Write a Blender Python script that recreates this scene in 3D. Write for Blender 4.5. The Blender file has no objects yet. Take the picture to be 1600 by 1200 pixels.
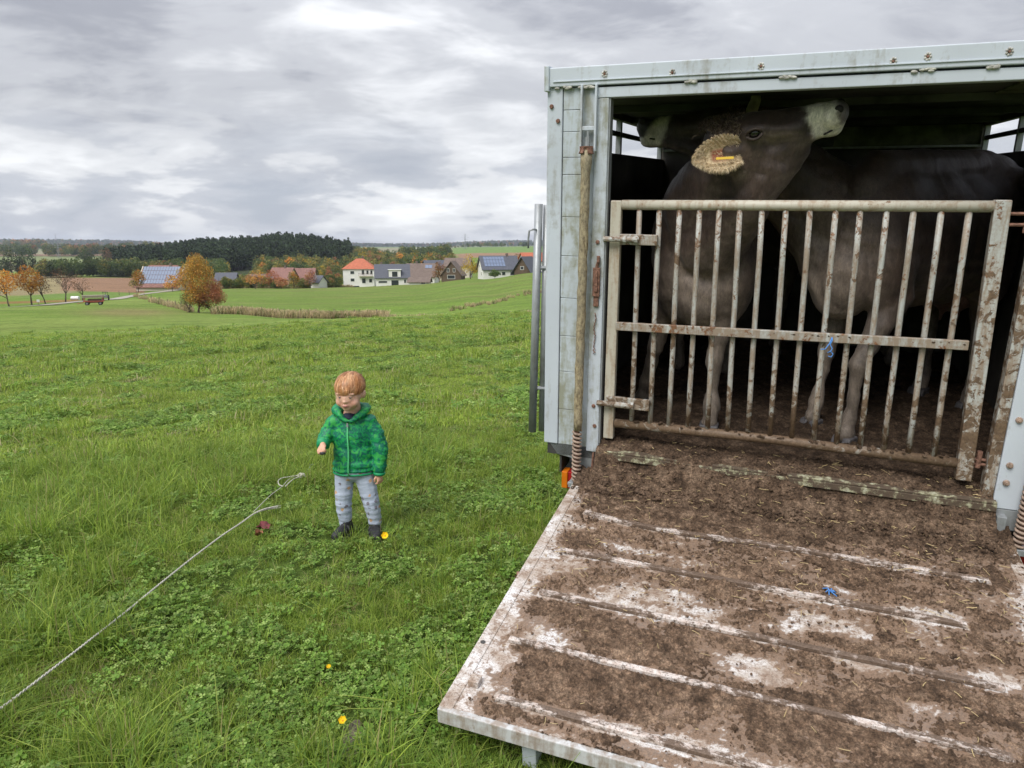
import bpy, math, random
import numpy as np
from mathutils import Matrix, Vector, noise as mnoise
R = math.radians
rng = np.random.default_rng(7)
random.seed(7)
scene = bpy.context.scene
COL = scene.collection

# ------------------------------------------------------------------ camera
FPX, PITCH, CAMZ = 1109.0, R(10.83), 1.52
cam_data = bpy.data.cameras.new('camera')
cam_data.sensor_width = 36.0
cam_data.lens = 36.0 * FPX / 1600.0
cam_data.clip_start = 0.05
cam_data.clip_end = 40000
cam = bpy.data.objects.new('camera', cam_data)
cam.location = (0, 0, CAMZ)
cam.rotation_euler = (math.pi / 2 - PITCH, 0, 0)
COL.objects.link(cam)
scene.camera = cam

# ------------------------------------------------------------------ colour management
vs = scene.view_settings
vs.view_transform = 'Standard'
vs.look = 'None'
vs.exposure = 0.95
vs.gamma = 1.0
vs.use_curve_mapping = False
scene.render.engine = 'CYCLES'
cy = scene.cycles
cy.max_bounces = 7
cy.diffuse_bounces = 4
cy.glossy_bounces = 2
cy.transmission_bounces = 3
cy.volume_bounces = 0
cy.transparent_max_bounces = 6
cy.caustics_reflective = False
cy.caustics_refractive = False

# ------------------------------------------------------------------ world: overcast sky
SUN_EL, SUN_AZ = R(48), R(215)      # azimuth measured clockwise from +Y (the way the camera looks)
world = bpy.data.worlds.new('World')
scene.world = world
world.use_nodes = True
wn, wl = world.node_tree.nodes, world.node_tree.links
wn.clear()

def wnode(t, **kw):
    n = wn.new(t)
    for k, v in kw.items():
        setattr(n, k, v)
    return n

def wmath(op, a, b=None, c=None):
    n = wnode('ShaderNodeMath', operation=op)
    for i, v in enumerate((a, b, c)):
        if v is None:
            continue
        if isinstance(v, (int, float)):
            n.inputs[i].default_value = v
        else:
            wl.new(v, n.inputs[i])
    return n.outputs[0]

def wnoise(vec, scale, detail, rough, dist=0.0):
    n = wnode('ShaderNodeTexNoise')
    n.inputs['Scale'].default_value = scale
    n.inputs['Detail'].default_value = detail
    n.inputs['Roughness'].default_value = rough
    n.inputs['Distortion'].default_value = dist
    wl.new(vec, n.inputs['Vector'])
    return n.outputs['Fac']

def wramp(fac, stops):
    n = wnode('ShaderNodeValToRGB')
    n.color_ramp.interpolation = 'EASE'
    while len(n.color_ramp.elements) < len(stops):
        n.color_ramp.elements.new(0.5)
    for e, (p, c) in zip(n.color_ramp.elements, stops):
        e.position = p
        e.color = (*c, 1)
    wl.new(fac, n.inputs[0])
    return n.outputs[0]

tc = wnode('ShaderNodeTexCoord')
sep = wnode('ShaderNodeSeparateXYZ')
wl.new(tc.outputs['Generated'], sep.inputs[0])
zc = wmath('MAXIMUM', sep.outputs[2], 0.0)
inv = wmath('DIVIDE', 1.0, wmath('ADD', zc, 0.17))
comb = wnode('ShaderNodeCombineXYZ')
wl.new(wmath('MULTIPLY', sep.outputs[0], inv), comb.inputs[0])
wl.new(wmath('MULTIPLY', sep.outputs[1], inv), comb.inputs[1])
wl.new(wmath('MULTIPLY', zc, 1.5), comb.inputs[2])
P = comb.outputs[0]
mp = wnode('ShaderNodeMapping')
mp.inputs['Scale'].default_value = (0.75, 1.0, 1.0)
mp.inputs['Location'].default_value = (5.1, 2.3, 1.7)
mp.inputs['Rotation'].default_value = (0, 0, R(8))
wl.new(P, mp.inputs[0])
P2 = mp.outputs[0]
big = wnoise(P2, 0.72, 5, 0.50, 0.6)
mid = wnoise(P2, 2.9, 8, 0.58, 0.5)
cl = wmath('ADD', wmath('MULTIPLY', big, 0.68), wmath('MULTIPLY', mid, 0.32))
upper = wramp(cl, [(0.39, (0.20, 0.21, 0.245)), (0.475, (0.295, 0.305, 0.34)), (0.56, (0.45, 0.46, 0.49)), (0.68, (0.72, 0.73, 0.75))])
# low bank of cloud near the horizon, seen edge-on: bright gaps and small grey heaps
comb3 = wnode('ShaderNodeCombineXYZ')
wl.new(wmath('MULTIPLY', sep.outputs[0], 4.2), comb3.inputs[0])
wl.new(wmath('MULTIPLY', sep.outputs[1], 4.2), comb3.inputs[1])
wl.new(wmath('MULTIPLY', sep.outputs[2], 15.0), comb3.inputs[2])
heap = wnoise(comb3.outputs[0], 1.35, 7, 0.55, 0.15)
low = wramp(heap, [(0.34, (0.95, 0.96, 0.97)), (0.455, (0.74, 0.75, 0.77)), (0.54, (0.50, 0.52, 0.57)), (0.66, (0.40, 0.43, 0.49))])
fz = wmath('SMOOTH_MIN', 1.0, wmath('MAXIMUM', wmath('MULTIPLY_ADD', zc, 9.0, -0.65), 0.0), 0.1)
mixc = wnode('ShaderNodeMix', data_type='RGBA')
wl.new(fz, mixc.inputs[0])
wl.new(low, mixc.inputs[6])
wl.new(upper, mixc.inputs[7])
# broad overcast brightening towards the zenith (as a cloud deck does)
zen = wmath('MULTIPLY_ADD', wmath('MULTIPLY', zc, zc), 3.0, 1.0)
bgc = wnode('ShaderNodeBackground')
wl.new(mixc.outputs[2], bgc.inputs[0])
CLOUD_GAIN = 0.66
wl.new(wmath('MULTIPLY', zen, CLOUD_GAIN), bgc.inputs[1])
sky = wnode('ShaderNodeTexSky', sky_type='NISHITA')
sky.sun_disc = False
sky.sun_elevation = SUN_EL
sky.sun_rotation = SUN_AZ
bgs = wnode('ShaderNodeBackground')
wl.new(sky.outputs[0], bgs.inputs[0])
bgs.inputs[1].default_value = 0.06
mixs = wnode('ShaderNodeMixShader')
mixs.inputs[0].default_value = 0.94
wl.new(bgs.outputs[0], mixs.inputs[1])
wl.new(bgc.outputs[0], mixs.inputs[2])
wout = wnode('ShaderNodeOutputWorld')
wl.new(mixs.outputs[0], wout.inputs[0])

sun_data = bpy.data.lights.new('sun', 'SUN')
sun_data.energy = 1.5
sun_data.angle = R(30)
sun_data.color = (1.0, 0.96, 0.90)
sun = bpy.data.objects.new('sun', sun_data)
sd = Vector((math.sin(SUN_AZ) * math.cos(SUN_EL), math.cos(SUN_AZ) * math.cos(SUN_EL), math.sin(SUN_EL)))
sun.rotation_euler = sd.to_track_quat('Z', 'Y').to_euler()
COL.objects.link(sun)

# ------------------------------------------------------------------ tagging
def tag(o, label=None, cat=None, group=None, kind=None):
    if label: o['label'] = label
    if cat: o['category'] = cat
    if group: o['group'] = group
    if kind: o['kind'] = kind
    return o

def thing(name, label, cat, matrix=None, group=None):
    o = bpy.data.objects.new(name, None)
    o.empty_display_size = 0.1
    COL.objects.link(o)
    if matrix is not None:
        o.matrix_world = matrix
    return tag(o, label, cat, group)

def link(name, me, mat=None, parent=None, label=None, kind=None, matrix=None):
    o = bpy.data.objects.new(name, me)
    COL.objects.link(o)
    if parent is not None:
        o.parent = parent
    if matrix is not None:
        o.matrix_local = matrix
    if mat is not None and len(me.materials) == 0:
        me.materials.append(mat)
    if label: o['label'] = label
    if kind: o['kind'] = kind
    return o

def copy_tree(o, parent=None):
    c = o.copy()
    COL.objects.link(c)
    c.parent = parent
    for ch in [x for x in o.children]:
        copy_tree(ch, c)
    return c

# ------------------------------------------------------------------ mesh builder
class MB:
    def __init__(s):
        s.v, s.f = [], []
    def box(s, a, b, M=None):
        x0, y0, z0 = a; x1, y1, z1 = b
        n = len(s.v)
        p = [(x0, y0, z0), (x1, y0, z0), (x1, y1, z0), (x0, y1, z0), (x0, y0, z1), (x1, y0, z1), (x1, y1, z1), (x0, y1, z1)]
        if M is not None:
            p = [tuple(M @ Vector(q)) for q in p]
        s.v += p
        s.f += [tuple(n + i for i in q) for q in ((0, 3, 2, 1), (4, 5, 6, 7), (0, 1, 5, 4), (1, 2, 6, 5), (2, 3, 7, 6), (3, 0, 4, 7))]
        return s
    def tube(s, pts, r, n=8, cap=True):
        pts = [Vector(p) for p in pts]
        rr = r if isinstance(r, (list, tuple)) else [r] * len(pts)
        base = len(s.v)
        t0 = (pts[1] - pts[0]).normalized()
        a = Vector((0, 0, 1)) if abs(t0.z) < 0.9 else Vector((1, 0, 0))
        nx = t0.cross(a).normalized()
        for i, p in enumerate(pts):
            t = (pts[min(i + 1, len(pts) - 1)] - pts[max(i - 1, 0)]).normalized()
            nx = (nx - t * nx.dot(t)).normalized()
            ny = t.cross(nx)
            for k in range(n):
                an = 2 * math.pi * k / n
                s.v.append(tuple(p + (nx * math.cos(an) + ny * math.sin(an)) * rr[i]))
        for i in range(len(pts) - 1):
            for k in range(n):
                a0 = base + i * n + k; a1 = base + i * n + (k + 1) % n
                s.f.append((a0, a1, a1 + n, a0 + n))
        if cap:
            s.f.append(tuple(base + k for k in reversed(range(n))))
            s.f.append(tuple(base + (len(pts) - 1) * n + k for k in range(n)))
        return s
    def ell(s, c, r, M=None, nu=14, nv=9):
        n = len(s.v)
        c = Vector(c)
        if not hasattr(r, '__len__'): r = (r, r, r)
        def P(x, y, z):
            q = Vector((x * r[0], y * r[1], z * r[2]))
            if M is not None: q = M @ q
            return tuple(c + q)
        s.v.append(P(0, 0, 1))
        for j in range(1, nv):
            th = math.pi * j / nv
            for i in range(nu):
                ph = 2 * math.pi * i / nu
                s.v.append(P(math.sin(th) * math.cos(ph), math.sin(th) * math.sin(ph), math.cos(th)))
        s.v.append(P(0, 0, -1))
        for i in range(nu):
            s.f.append((n, n + 1 + i, n + 1 + (i + 1) % nu))
            for j in range(nv - 2):
                a = n + 1 + j * nu + i; b = n + 1 + j * nu + (i + 1) % nu
                s.f.append((a, a + nu, b + nu, b))
            a = n + 1 + (nv - 2) * nu
            s.f.append((a + (i + 1) % nu, a + i, len(s.v) - 1))
        return s
    def chain(s, pts, step=0.35, M=None, asp=(1, 1, 1)):
        """pts = [((x,y,z), r), ...]: densely spaced balls, to be voxel-merged"""
        for (p0, r0), (p1, r1) in zip(pts[:-1], pts[1:]):
            p0, p1 = Vector(p0), Vector(p1)
            L = (p1 - p0).length
            k = max(1, int(L / (step * min(r0, r1))))
            for i in range(k + 1):
                t = i / k
                r = r0 + (r1 - r0) * t
                s.ell(p0.lerp(p1, t), (r * asp[0], r * asp[1], r * asp[2]), M, 10, 7)
        return s
    def prism(s, outline, y0, y1, axis='y'):
        """outline of (a, b) extruded; axis y: a=x,b=z ; axis x: a=y,b=z ; axis z: a=x,b=y"""
        n = len(s.v); k = len(outline)
        for y in (y0, y1):
            for a, b in outline:
                s.v.append({'y': (a, y, b), 'x': (y, a, b), 'z': (a, b, y)}[axis])
        s.f.append(tuple(n + i for i in range(k)))
        s.f.append(tuple(n + k + i for i in reversed(range(k))))
        for i in range(k):
            j = (i + 1) % k
            s.f.append((n + i, n + k + i, n + k + j, n + j))
        return s
    def mesh(s, name, smooth=False):
        me = bpy.data.meshes.new(name)
        me.from_pydata(s.v, [], s.f)
        me.update()
        import bmesh
        bm = bmesh.new(); bm.from_mesh(me)
        bmesh.ops.recalc_face_normals(bm, faces=bm.faces)
        bm.to_mesh(me); bm.free()
        if smooth:
            me.polygons.foreach_set('use_smooth', [True] * len(me.polygons))
        return me
    def build(s, name, mat, parent=None, smooth=False, bevel=0, label=None, kind=None, matrix=None):
        o = link(name, s.mesh(name, smooth), mat, parent, label, kind, matrix)
        if bevel:
            m = o.modifiers.new('bevel', 'BEVEL')
            m.width = bevel; m.segments = 2; m.limit_method = 'ANGLE'
        return o

def np_mesh(name, V, F, smooth=False, col=None):
    """V (n,3), F (m,k) arrays; col (n,3) linear rgb per vertex"""
    V = np.asarray(V, dtype=np.float32); F = np.asarray(F, dtype=np.int32)
    me = bpy.data.meshes.new(name)
    me.vertices.add(len(V)); me.vertices.foreach_set('co', V.ravel())
    m, k = F.shape
    me.loops.add(m * k); me.loops.foreach_set('vertex_index', F.ravel())
    me.polygons.add(m)
    me.polygons.foreach_set('loop_start', np.arange(0, m * k, k, dtype=np.int32))
    me.polygons.foreach_set('loop_total', np.full(m, k, dtype=np.int32))
    if smooth:
        me.polygons.foreach_set('use_smooth', np.ones(m, dtype=bool))
    me.update(calc_edges=True)
    if col is not None:
        set_col(me, col)
    return me

def set_col(me, col, name='col'):
    a = me.attributes.new(name, 'FLOAT_COLOR', 'POINT')
    c = np.ones((len(me.vertices), 4), dtype=np.float32)
    c[:, :3] = col
    a.data.foreach_set('color', c.ravel())

def get_co(me):
    a = np.empty(len(me.vertices) * 3, dtype=np.float32)
    me.vertices.foreach_get('co', a)
    return a.reshape(-1, 3)

def remesh(mb, name, voxel, smooth_it=6, displace=None):
    """merge overlapping balls into one continuous skin"""
    me = bpy.data.meshes.new(name + '_raw')
    me.from_pydata(mb.v, [], mb.f); me.update()
    o = bpy.data.objects.new(name + '_raw', me)
    COL.objects.link(o)
    m = o.modifiers.new('r', 'REMESH'); m.mode = 'VOXEL'; m.voxel_size = voxel; m.use_smooth_shade = True
    if smooth_it:
        m = o.modifiers.new('s', 'SMOOTH'); m.factor = 0.6; m.iterations = smooth_it
    dg = bpy.context.evaluated_depsgraph_get()
    out = bpy.data.meshes.new_from_object(o.evaluated_get(dg))
    out.name = name
    bpy.data.objects.remove(o); bpy.data.meshes.remove(me)
    out.polygons.foreach_set('use_smooth', [True] * len(out.polygons))
    if displace is not None:
        co = get_co(out).astype(np.float64)
        nr = np.empty(len(out.vertices) * 3, dtype=np.float32)
        out.vertices.foreach_get('normal', nr); nr = nr.reshape(-1, 3)
        co = co + nr * displace(co)[:, None]
        out.vertices.foreach_set('co', co.astype(np.float32).ravel()); out.update()
    return out

# ------------------------------------------------------------------ noise in numpy
_T = np.random.default_rng(99).random((64, 256, 256))
def vn(x, y, seed=0):
    t = _T[seed % 64]
    xi = np.floor(x).astype(int); yi = np.floor(y).astype(int)
    fx = x - xi; fy = y - yi
    fx = fx * fx * (3 - 2 * fx); fy = fy * fy * (3 - 2 * fy)
    a = t[xi % 256, yi % 256]; b = t[(xi + 1) % 256, yi % 256]
    c = t[xi % 256, (yi + 1) % 256]; d = t[(xi + 1) % 256, (yi + 1) % 256]
    return (a * (1 - fx) + b * fx) * (1 - fy) + (c * (1 - fx) + d * fx) * fy
def fbm(x, y, seed=0, oct=5, gain=0.5):
    s = 0; a = 1; n = 0
    x = np.asarray(x, dtype=float); y = np.asarray(y, dtype=float)
    for i in range(oct):
        s = s + a * vn(x * 2 ** i + 17.3 * i, y * 2 ** i + 5.1 * i, seed + i)
        n += a; a *= gain
    return s / n          # 0..1
def vn3(P, seed=0):
    return (vn(P[:, 0] + 3.1 * P[:, 2], P[:, 1] - 2.3 * P[:, 2], seed) + vn(P[:, 1] + 1.7 * P[:, 0], P[:, 2] * 1.3 + P[:, 0], seed + 1) + vn(P[:, 2] - P[:, 1] * .7, P[:, 0] * 1.1 + 9, seed + 2)) / 3
def lin(c):
    c = np.asarray(c, dtype=float) / 255.0
    return np.where(c <= 0.04045, c / 12.92, ((c + 0.055) / 1.055) ** 2.4)
def sstep(a, b, x):
    t = np.clip((x - a) / (b - a), 0, 1); return t * t * (3 - 2 * t)

# ------------------------------------------------------------------ materials
def newmat(name):
    m = bpy.data.materials.new(name); m.use_nodes = True
    nt = m.node_tree; nt.nodes.clear()
    return m, nt.nodes, nt.links

class NT:
    """tiny node helper"""
    def __init__(s, name):
        s.m, s.n, s.l = newmat(name)
        s.out = s.n.new('ShaderNodeOutputMaterial')
        s.b = s.n.new('ShaderNodeBsdfPrincipled')
        s.l.new(s.b.outputs[0], s.out.inputs[0])
        s.tc = s.n.new('ShaderNodeTexCoord')
    def set(s, sock, v):
        i = s.b.inputs[sock]
        if hasattr(v, 'is_linked') or hasattr(v, 'links'): s.l.new(v, i)
        else: i.default_value = (*v, 1) if (hasattr(v, '__len__') and len(v) == 3 and i.type == 'RGBA') else v
        return s
    def map(s, scale=(1, 1, 1), src='Object', rot=(0, 0, 0)):
        n = s.n.new('ShaderNodeMapping'); n.inputs['Scale'].default_value = scale; n.inputs['Rotation'].default_value = rot
        s.l.new(s.tc.outputs[src], n.inputs[0]); return n.outputs[0]
    def noise(s, vec, scale, detail=4, rough=0.55, dist=0.0):
        n = s.n.new('ShaderNodeTexNoise')
        n.inputs['Scale'].default_value = scale; n.inputs['Detail'].default_value = detail
        n.inputs['Roughness'].default_value = rough; n.inputs['Distortion'].default_value = dist
        s.l.new(vec, n.inputs['Vector']); return n.outputs['Fac']
    def vor(s, vec, scale, out='Distance', rnd=1.0):
        n = s.n.new('ShaderNodeTexVoronoi'); n.inputs['Scale'].default_value = scale
        n.inputs['Randomness'].default_value = rnd
        s.l.new(vec, n.inputs['Vector']); return n.outputs[out]
    def ramp(s, fac, stops, interp='LINEAR'):
        n = s.n.new('ShaderNodeValToRGB'); n.color_ramp.interpolation = interp
        while len(n.color_ramp.elements) < len(stops): n.color_ramp.elements.new(0.5)
        for e, (p, c) in zip(n.color_ramp.elements, stops):
            e.position = p; e.color = (*c, 1) if hasattr(c, '__len__') else (c, c, c, 1)
        s.l.new(fac, n.inputs[0]); return n.outputs[0]
    def mix(s, fac, a, b, mode='MIX'):
        n = s.n.new('ShaderNodeMix'); n.data_type = 'RGBA'; n.blend_type = mode
        for i, v in ((0, fac), (6, a), (7, b)):
            if hasattr(v, 'links'): s.l.new(v, n.inputs[i])
            else: n.inputs[i].default_value = (*v, 1) if hasattr(v, '__len__') else v
        return n.outputs[2]
    def math(s, op, a, b=0.5, c=None):
        n = s.n.new('ShaderNodeMath'); n.operation = op
        for i, v in enumerate((a, b, c)):
            if v is None: continue
            if hasattr(v, 'links'): s.l.new(v, n.inputs[i])
            else: n.inputs[i].default_value = v
        return n.outputs[0]
    def sepz(s, vec):
        n = s.n.new('ShaderNodeSeparateXYZ'); s.l.new(vec, n.inputs[0]); return n.outputs
    def attr(s, name='col'):
        n = s.n.new('ShaderNodeAttribute'); n.attribute_name = name; return n.outputs['Color']
    def bump(s, h, strength=0.4, dist=0.01):
        n = s.n.new('ShaderNodeBump'); n.inputs['Strength'].default_value = strength; n.inputs['Distance'].default_value = dist
        s.l.new(h, n.inputs['Height']); s.l.new(n.outputs[0], s.b.inputs['Normal']); return s

def simple(name, col, rough=0.7, metal=0.0, var=0.12, scale=6.0, bump=0.0, spec=0.4):
    t = NT(name)
    c = tuple(float(x) for x in col)
    f = t.noise(t.map(), scale, 5, 0.6)
    a = tuple(max(0, x * (1 - var * 2)) for x in c); b = tuple(min(1, x * (1 + var * 2)) for x in c)
    t.set('Base Color', t.ramp(f, [(0.25, a), (0.75, b)]))
    t.set('Roughness', rough).set('Metallic', metal).set('Specular IOR Level', spec)
    if bump: t.bump(f, bump, 0.01)
    return t.m

def foliage_mat(name, trans=0.3, rough=0.55, rand=0.25, spec=0.25):
    t = NT(name)
    oi = t.n.new('ShaderNodeObjectInfo')
    br = t.math('MULTIPLY_ADD', oi.outputs['Random'], rand * 2, 1 - rand)
    c = t.mix(1.0, t.attr('col'), br, 'MULTIPLY')
    t.set('Base Color', c).set('Roughness', rough).set('Specular IOR Level', spec)
    tr = t.n.new('ShaderNodeBsdfTranslucent')
    t.l.new(c, tr.inputs[0])
    mx = t.n.new('ShaderNodeMixShader'); mx.inputs[0].default_value = trans
    t.l.new(t.b.outputs[0], mx.inputs[1]); t.l.new(tr.outputs[0], mx.inputs[2])
    t.l.new(mx.outputs[0], t.out.inputs[0])
    return t.m

M = {}
M['leaf'] = foliage_mat('leaf_foliage', 0.3)
M['grass'] = foliage_mat('grass_blades', 0.40, 0.5, 0.22, 0.3)
M['bark'] = simple('tree_bark', (0.11, 0.085, 0.065), 0.9, bump=0.4, scale=3)
M['conifer'] = foliage_mat('conifer_needles', 0.08, 0.8, 0.3, 0.1)

# ------------------------------------------------------------------ pixel / ray helpers (metres out of the photograph's geometry)
_cp, _sp = math.cos(PITCH), math.sin(PITCH)
CAM = np.array([0, 0, CAMZ])
def ray(px, py):
    X = (px - 800) / FPX; Y = (600 - py) / FPX
    return np.array([X, _cp + Y * _sp, Y * _cp - _sp])
def at_dist(px, py, d):
    r = ray(px, py); t = d / math.hypot(r[0], r[1]); return CAM + r * t
def col_az(px):
    r = ray(px, 400); return math.atan2(r[0], r[1])
def row_z(px, py, d):
    return float(at_dist(px, py, d)[2])

# ------------------------------------------------------------------ terrain: heights along bearings
# for each bearing (a column of the photograph): (distance, height) near by, then (distance, row) further out
PROF = {
 -700: [(4, 'z', 0), (20, 'z', -1.0), (45, 'z', -2.6), (110, 490), (165, 483), (230, 474), (300, 466), (400, 450), (520, 440), (700, 434), (1000, 416), (1400, 402), (2200, 392), (3200, 388.5), (4500, 389), (6000, 384), (8500, 384)],
 0: [(4, 'z', 0), (20, 'z', -1.1), (45, 'z', -2.8), (110, 489), (165, 480), (230, 472), (300, 463), (400, 446), (520, 437), (700, 434), (1000, 416), (1400, 402), (2200, 392), (3200, 388.5), (4500, 389), (6000, 386), (8500, 386)],
 130: [(4, 'z', 0), (20, 'z', -1.15), (45, 'z', -2.9), (110, 488), (165, 475), (200, 468), (260, 458), (330, 447), (420, 436), (520, 434), (700, 430), (1000, 414), (1400, 402), (2200, 391.5), (3200, 388.5), (4500, 389), (6000, 386), (8500, 386)],
 230: [(4, 'z', 0), (20, 'z', -1.15), (45, 'z', -2.9), (110, 489), (160, 473), (200, 464), (255, 454), (330, 446), (500, 438), (680, 424), (850, 412), (1000, 404), (1400, 398), (2200, 391), (3200, 388.5), (4500, 389), (6000, 386), (8500, 386)],
 340: [(4, 'z', 0), (20, 'z', -1.15), (45, 'z', -2.9), (112, 490), (160, 470), (230, 455), (280, 450), (400, 446), (620, 426), (850, 397), (1100, 396), (2000, 396), (3200, 389), (4500, 389), (6000, 386), (8500, 386)],
 460: [(4, 'z', 0), (20, 'z', -1.1), (45, 'z', -2.8), (105, 498), (160, 470), (235, 452), (300, 449), (450, 444), (640, 416), (830, 389), (950, 392), (1300, 402), (2000, 400), (3200, 390), (4500, 388), (6000, 386), (8500, 386)],
 545: [(4, 'z', 0), (20, 'z', -1.1), (45, 'z', -2.7), (98, 501), (160, 469), (240, 449), (300, 447), (500, 441), (680, 416), (830, 398), (950, 402), (1300, 404), (2000, 396), (3200, 388), (4500, 386), (6000, 386), (8500, 386)],
 640: [(4, 'z', 0), (20, 'z', -1.05), (45, 'z', -2.6), (90, 504), (150, 468), (235, 444.5), (290, 444), (480, 436), (750, 412), (1000, 403), (1300, 399), (2000, 392), (3200, 386.5), (4500, 386), (6000, 387), (8500, 387)],
 750: [(4, 'z', 0), (20, 'z', -0.95), (45, 'z', -2.4), (80, 507), (130, 465), (210, 436), (260, 435.5), (460, 428), (800, 404), (1100, 396), (1500, 389), (2200, 386), (3500, 386.5), (4500, 386), (6000, 386), (8500, 386)],
 840: [(4, 'z', 0), (20, 'z', -0.85), (42, 'z', -2.1), (72, 507), (118, 463), (190, 426), (240, 426), (460, 424), (850, 402), (1150, 394), (1500, 386), (2200, 384.5), (3500, 386), (4500, 386), (6000, 386), (8500, 386)],
 1250: [(4, 'z', 0), (20, 'z', -0.1), (42, 'z', -1.0), (72, 480), (118, 445), (190, 415), (240, 415), (460, 414), (850, 400), (1150, 394), (1500, 388), (2200, 386), (3500, 386), (4500, 386), (6000, 386), (8500, 386)],
 2300: [(4, 'z', 0), (20, 'z', 0.0), (42, 'z', -1.0), (72, 490), (118, 455), (190, 425), (240, 415), (460, 414), (850, 400), (1150, 394), (1500, 388), (2200, 386), (3500, 386), (4500, 386), (6000, 386), (8500, 386)],
}
LD = np.linspace(math.log(0.3), math.log(9000), 300)
_azs, _zt = [], []
for px in sorted(PROF):
    ds, zs = [0.01], [0.0]
    for e in PROF[px]:
        ds.append(e[0]); zs.append(e[2] if e[1] == 'z' else row_z(px, e[1], e[0]))
    z = np.interp(np.exp(LD), ds, zs)
    k = np.exp(-np.linspace(-2, 2, 9) ** 2); k /= k.sum()
    z = np.convolve(np.pad(z, 4, mode='edge'), k, 'valid')
    _azs.append(col_az(px)); _zt.append(z)
_azs = np.array(_azs); _zt = np.array(_zt)
# behind the camera the profile eases into gentle flat ground
def ground_z(x, y, detail=True):
    x = np.asarray(x, dtype=float); y = np.asarray(y, dtype=float)
    d = np.maximum(np.hypot(x, y), 0.31)
    az = np.arctan2(x, y)
    k = np.clip(np.searchsorted(_azs, az) - 1, 0, len(_azs) - 2)
    t = np.clip((az - _azs[k]) / (_azs[k + 1] - _azs[k]), 0, 1)
    t = t * t * (3 - 2 * t)
    f = np.clip((np.log(d) - LD[0]) / (LD[1] - LD[0]), 0, len(LD) - 1.001)
    i = f.astype(int); g = f - i
    za = _zt[k, i] * (1 - g) + _zt[k, i + 1] * g
    zb = _zt[k + 1, i] * (1 - g) + _zt[k + 1, i + 1] * g
    z = za * (1 - t) + zb * t
    back = sstep(R(60), R(140), np.abs(az))
    z = z * (1 - back) + back * np.clip(z, -6, 0)
    if detail:
        z = z + (fbm(x * 0.9, y * 0.9, 3, 4) - 0.5) * 0.07 * np.clip(d / 3, 0.3, 1) * (d < 60)
        z = z + (fbm(x * 0.035, y * 0.035, 9, 3) - 0.5) * 0.9 * sstep(60, 200, d) * (1 - sstep(300, 420, d))
        # far hills
        m = sstep(4700, 5900, d)
        hx = az * 14
        ridge = 0.35 * fbm(hx + 30, d / 2600, 21, 5) + 0.65 * vn(hx * 0.55 + 4, d / 3500 + 3, 30)
        az_l = sstep(col_az(330), col_az(150), az)
        az_r = sstep(col_az(560), col_az(800), az)
        z = z + m * (4 + ridge * 62 * np.clip(0.30 + 0.7 * az_l + 0.5 * az_r, 0, 1))
    return z
def gz(x, y):
    return float(ground_z(np.array([x]), np.array([y]))[0])
def on_ground(px, d):
    """point on the ground at a bearing and distance"""
    a = col_az(px)
    x, y = d * math.sin(a), d * math.cos(a)
    return Vector((x, y, gz(x, y)))
def proj_np(x, y, z):
    q = y * _cp - (z - CAMZ) * _sp
    return 800 + FPX * x / np.maximum(q, 1e-3), 600 - FPX * (y * _sp + (z - CAMZ) * _cp) / np.maximum(q, 1e-3)

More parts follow.
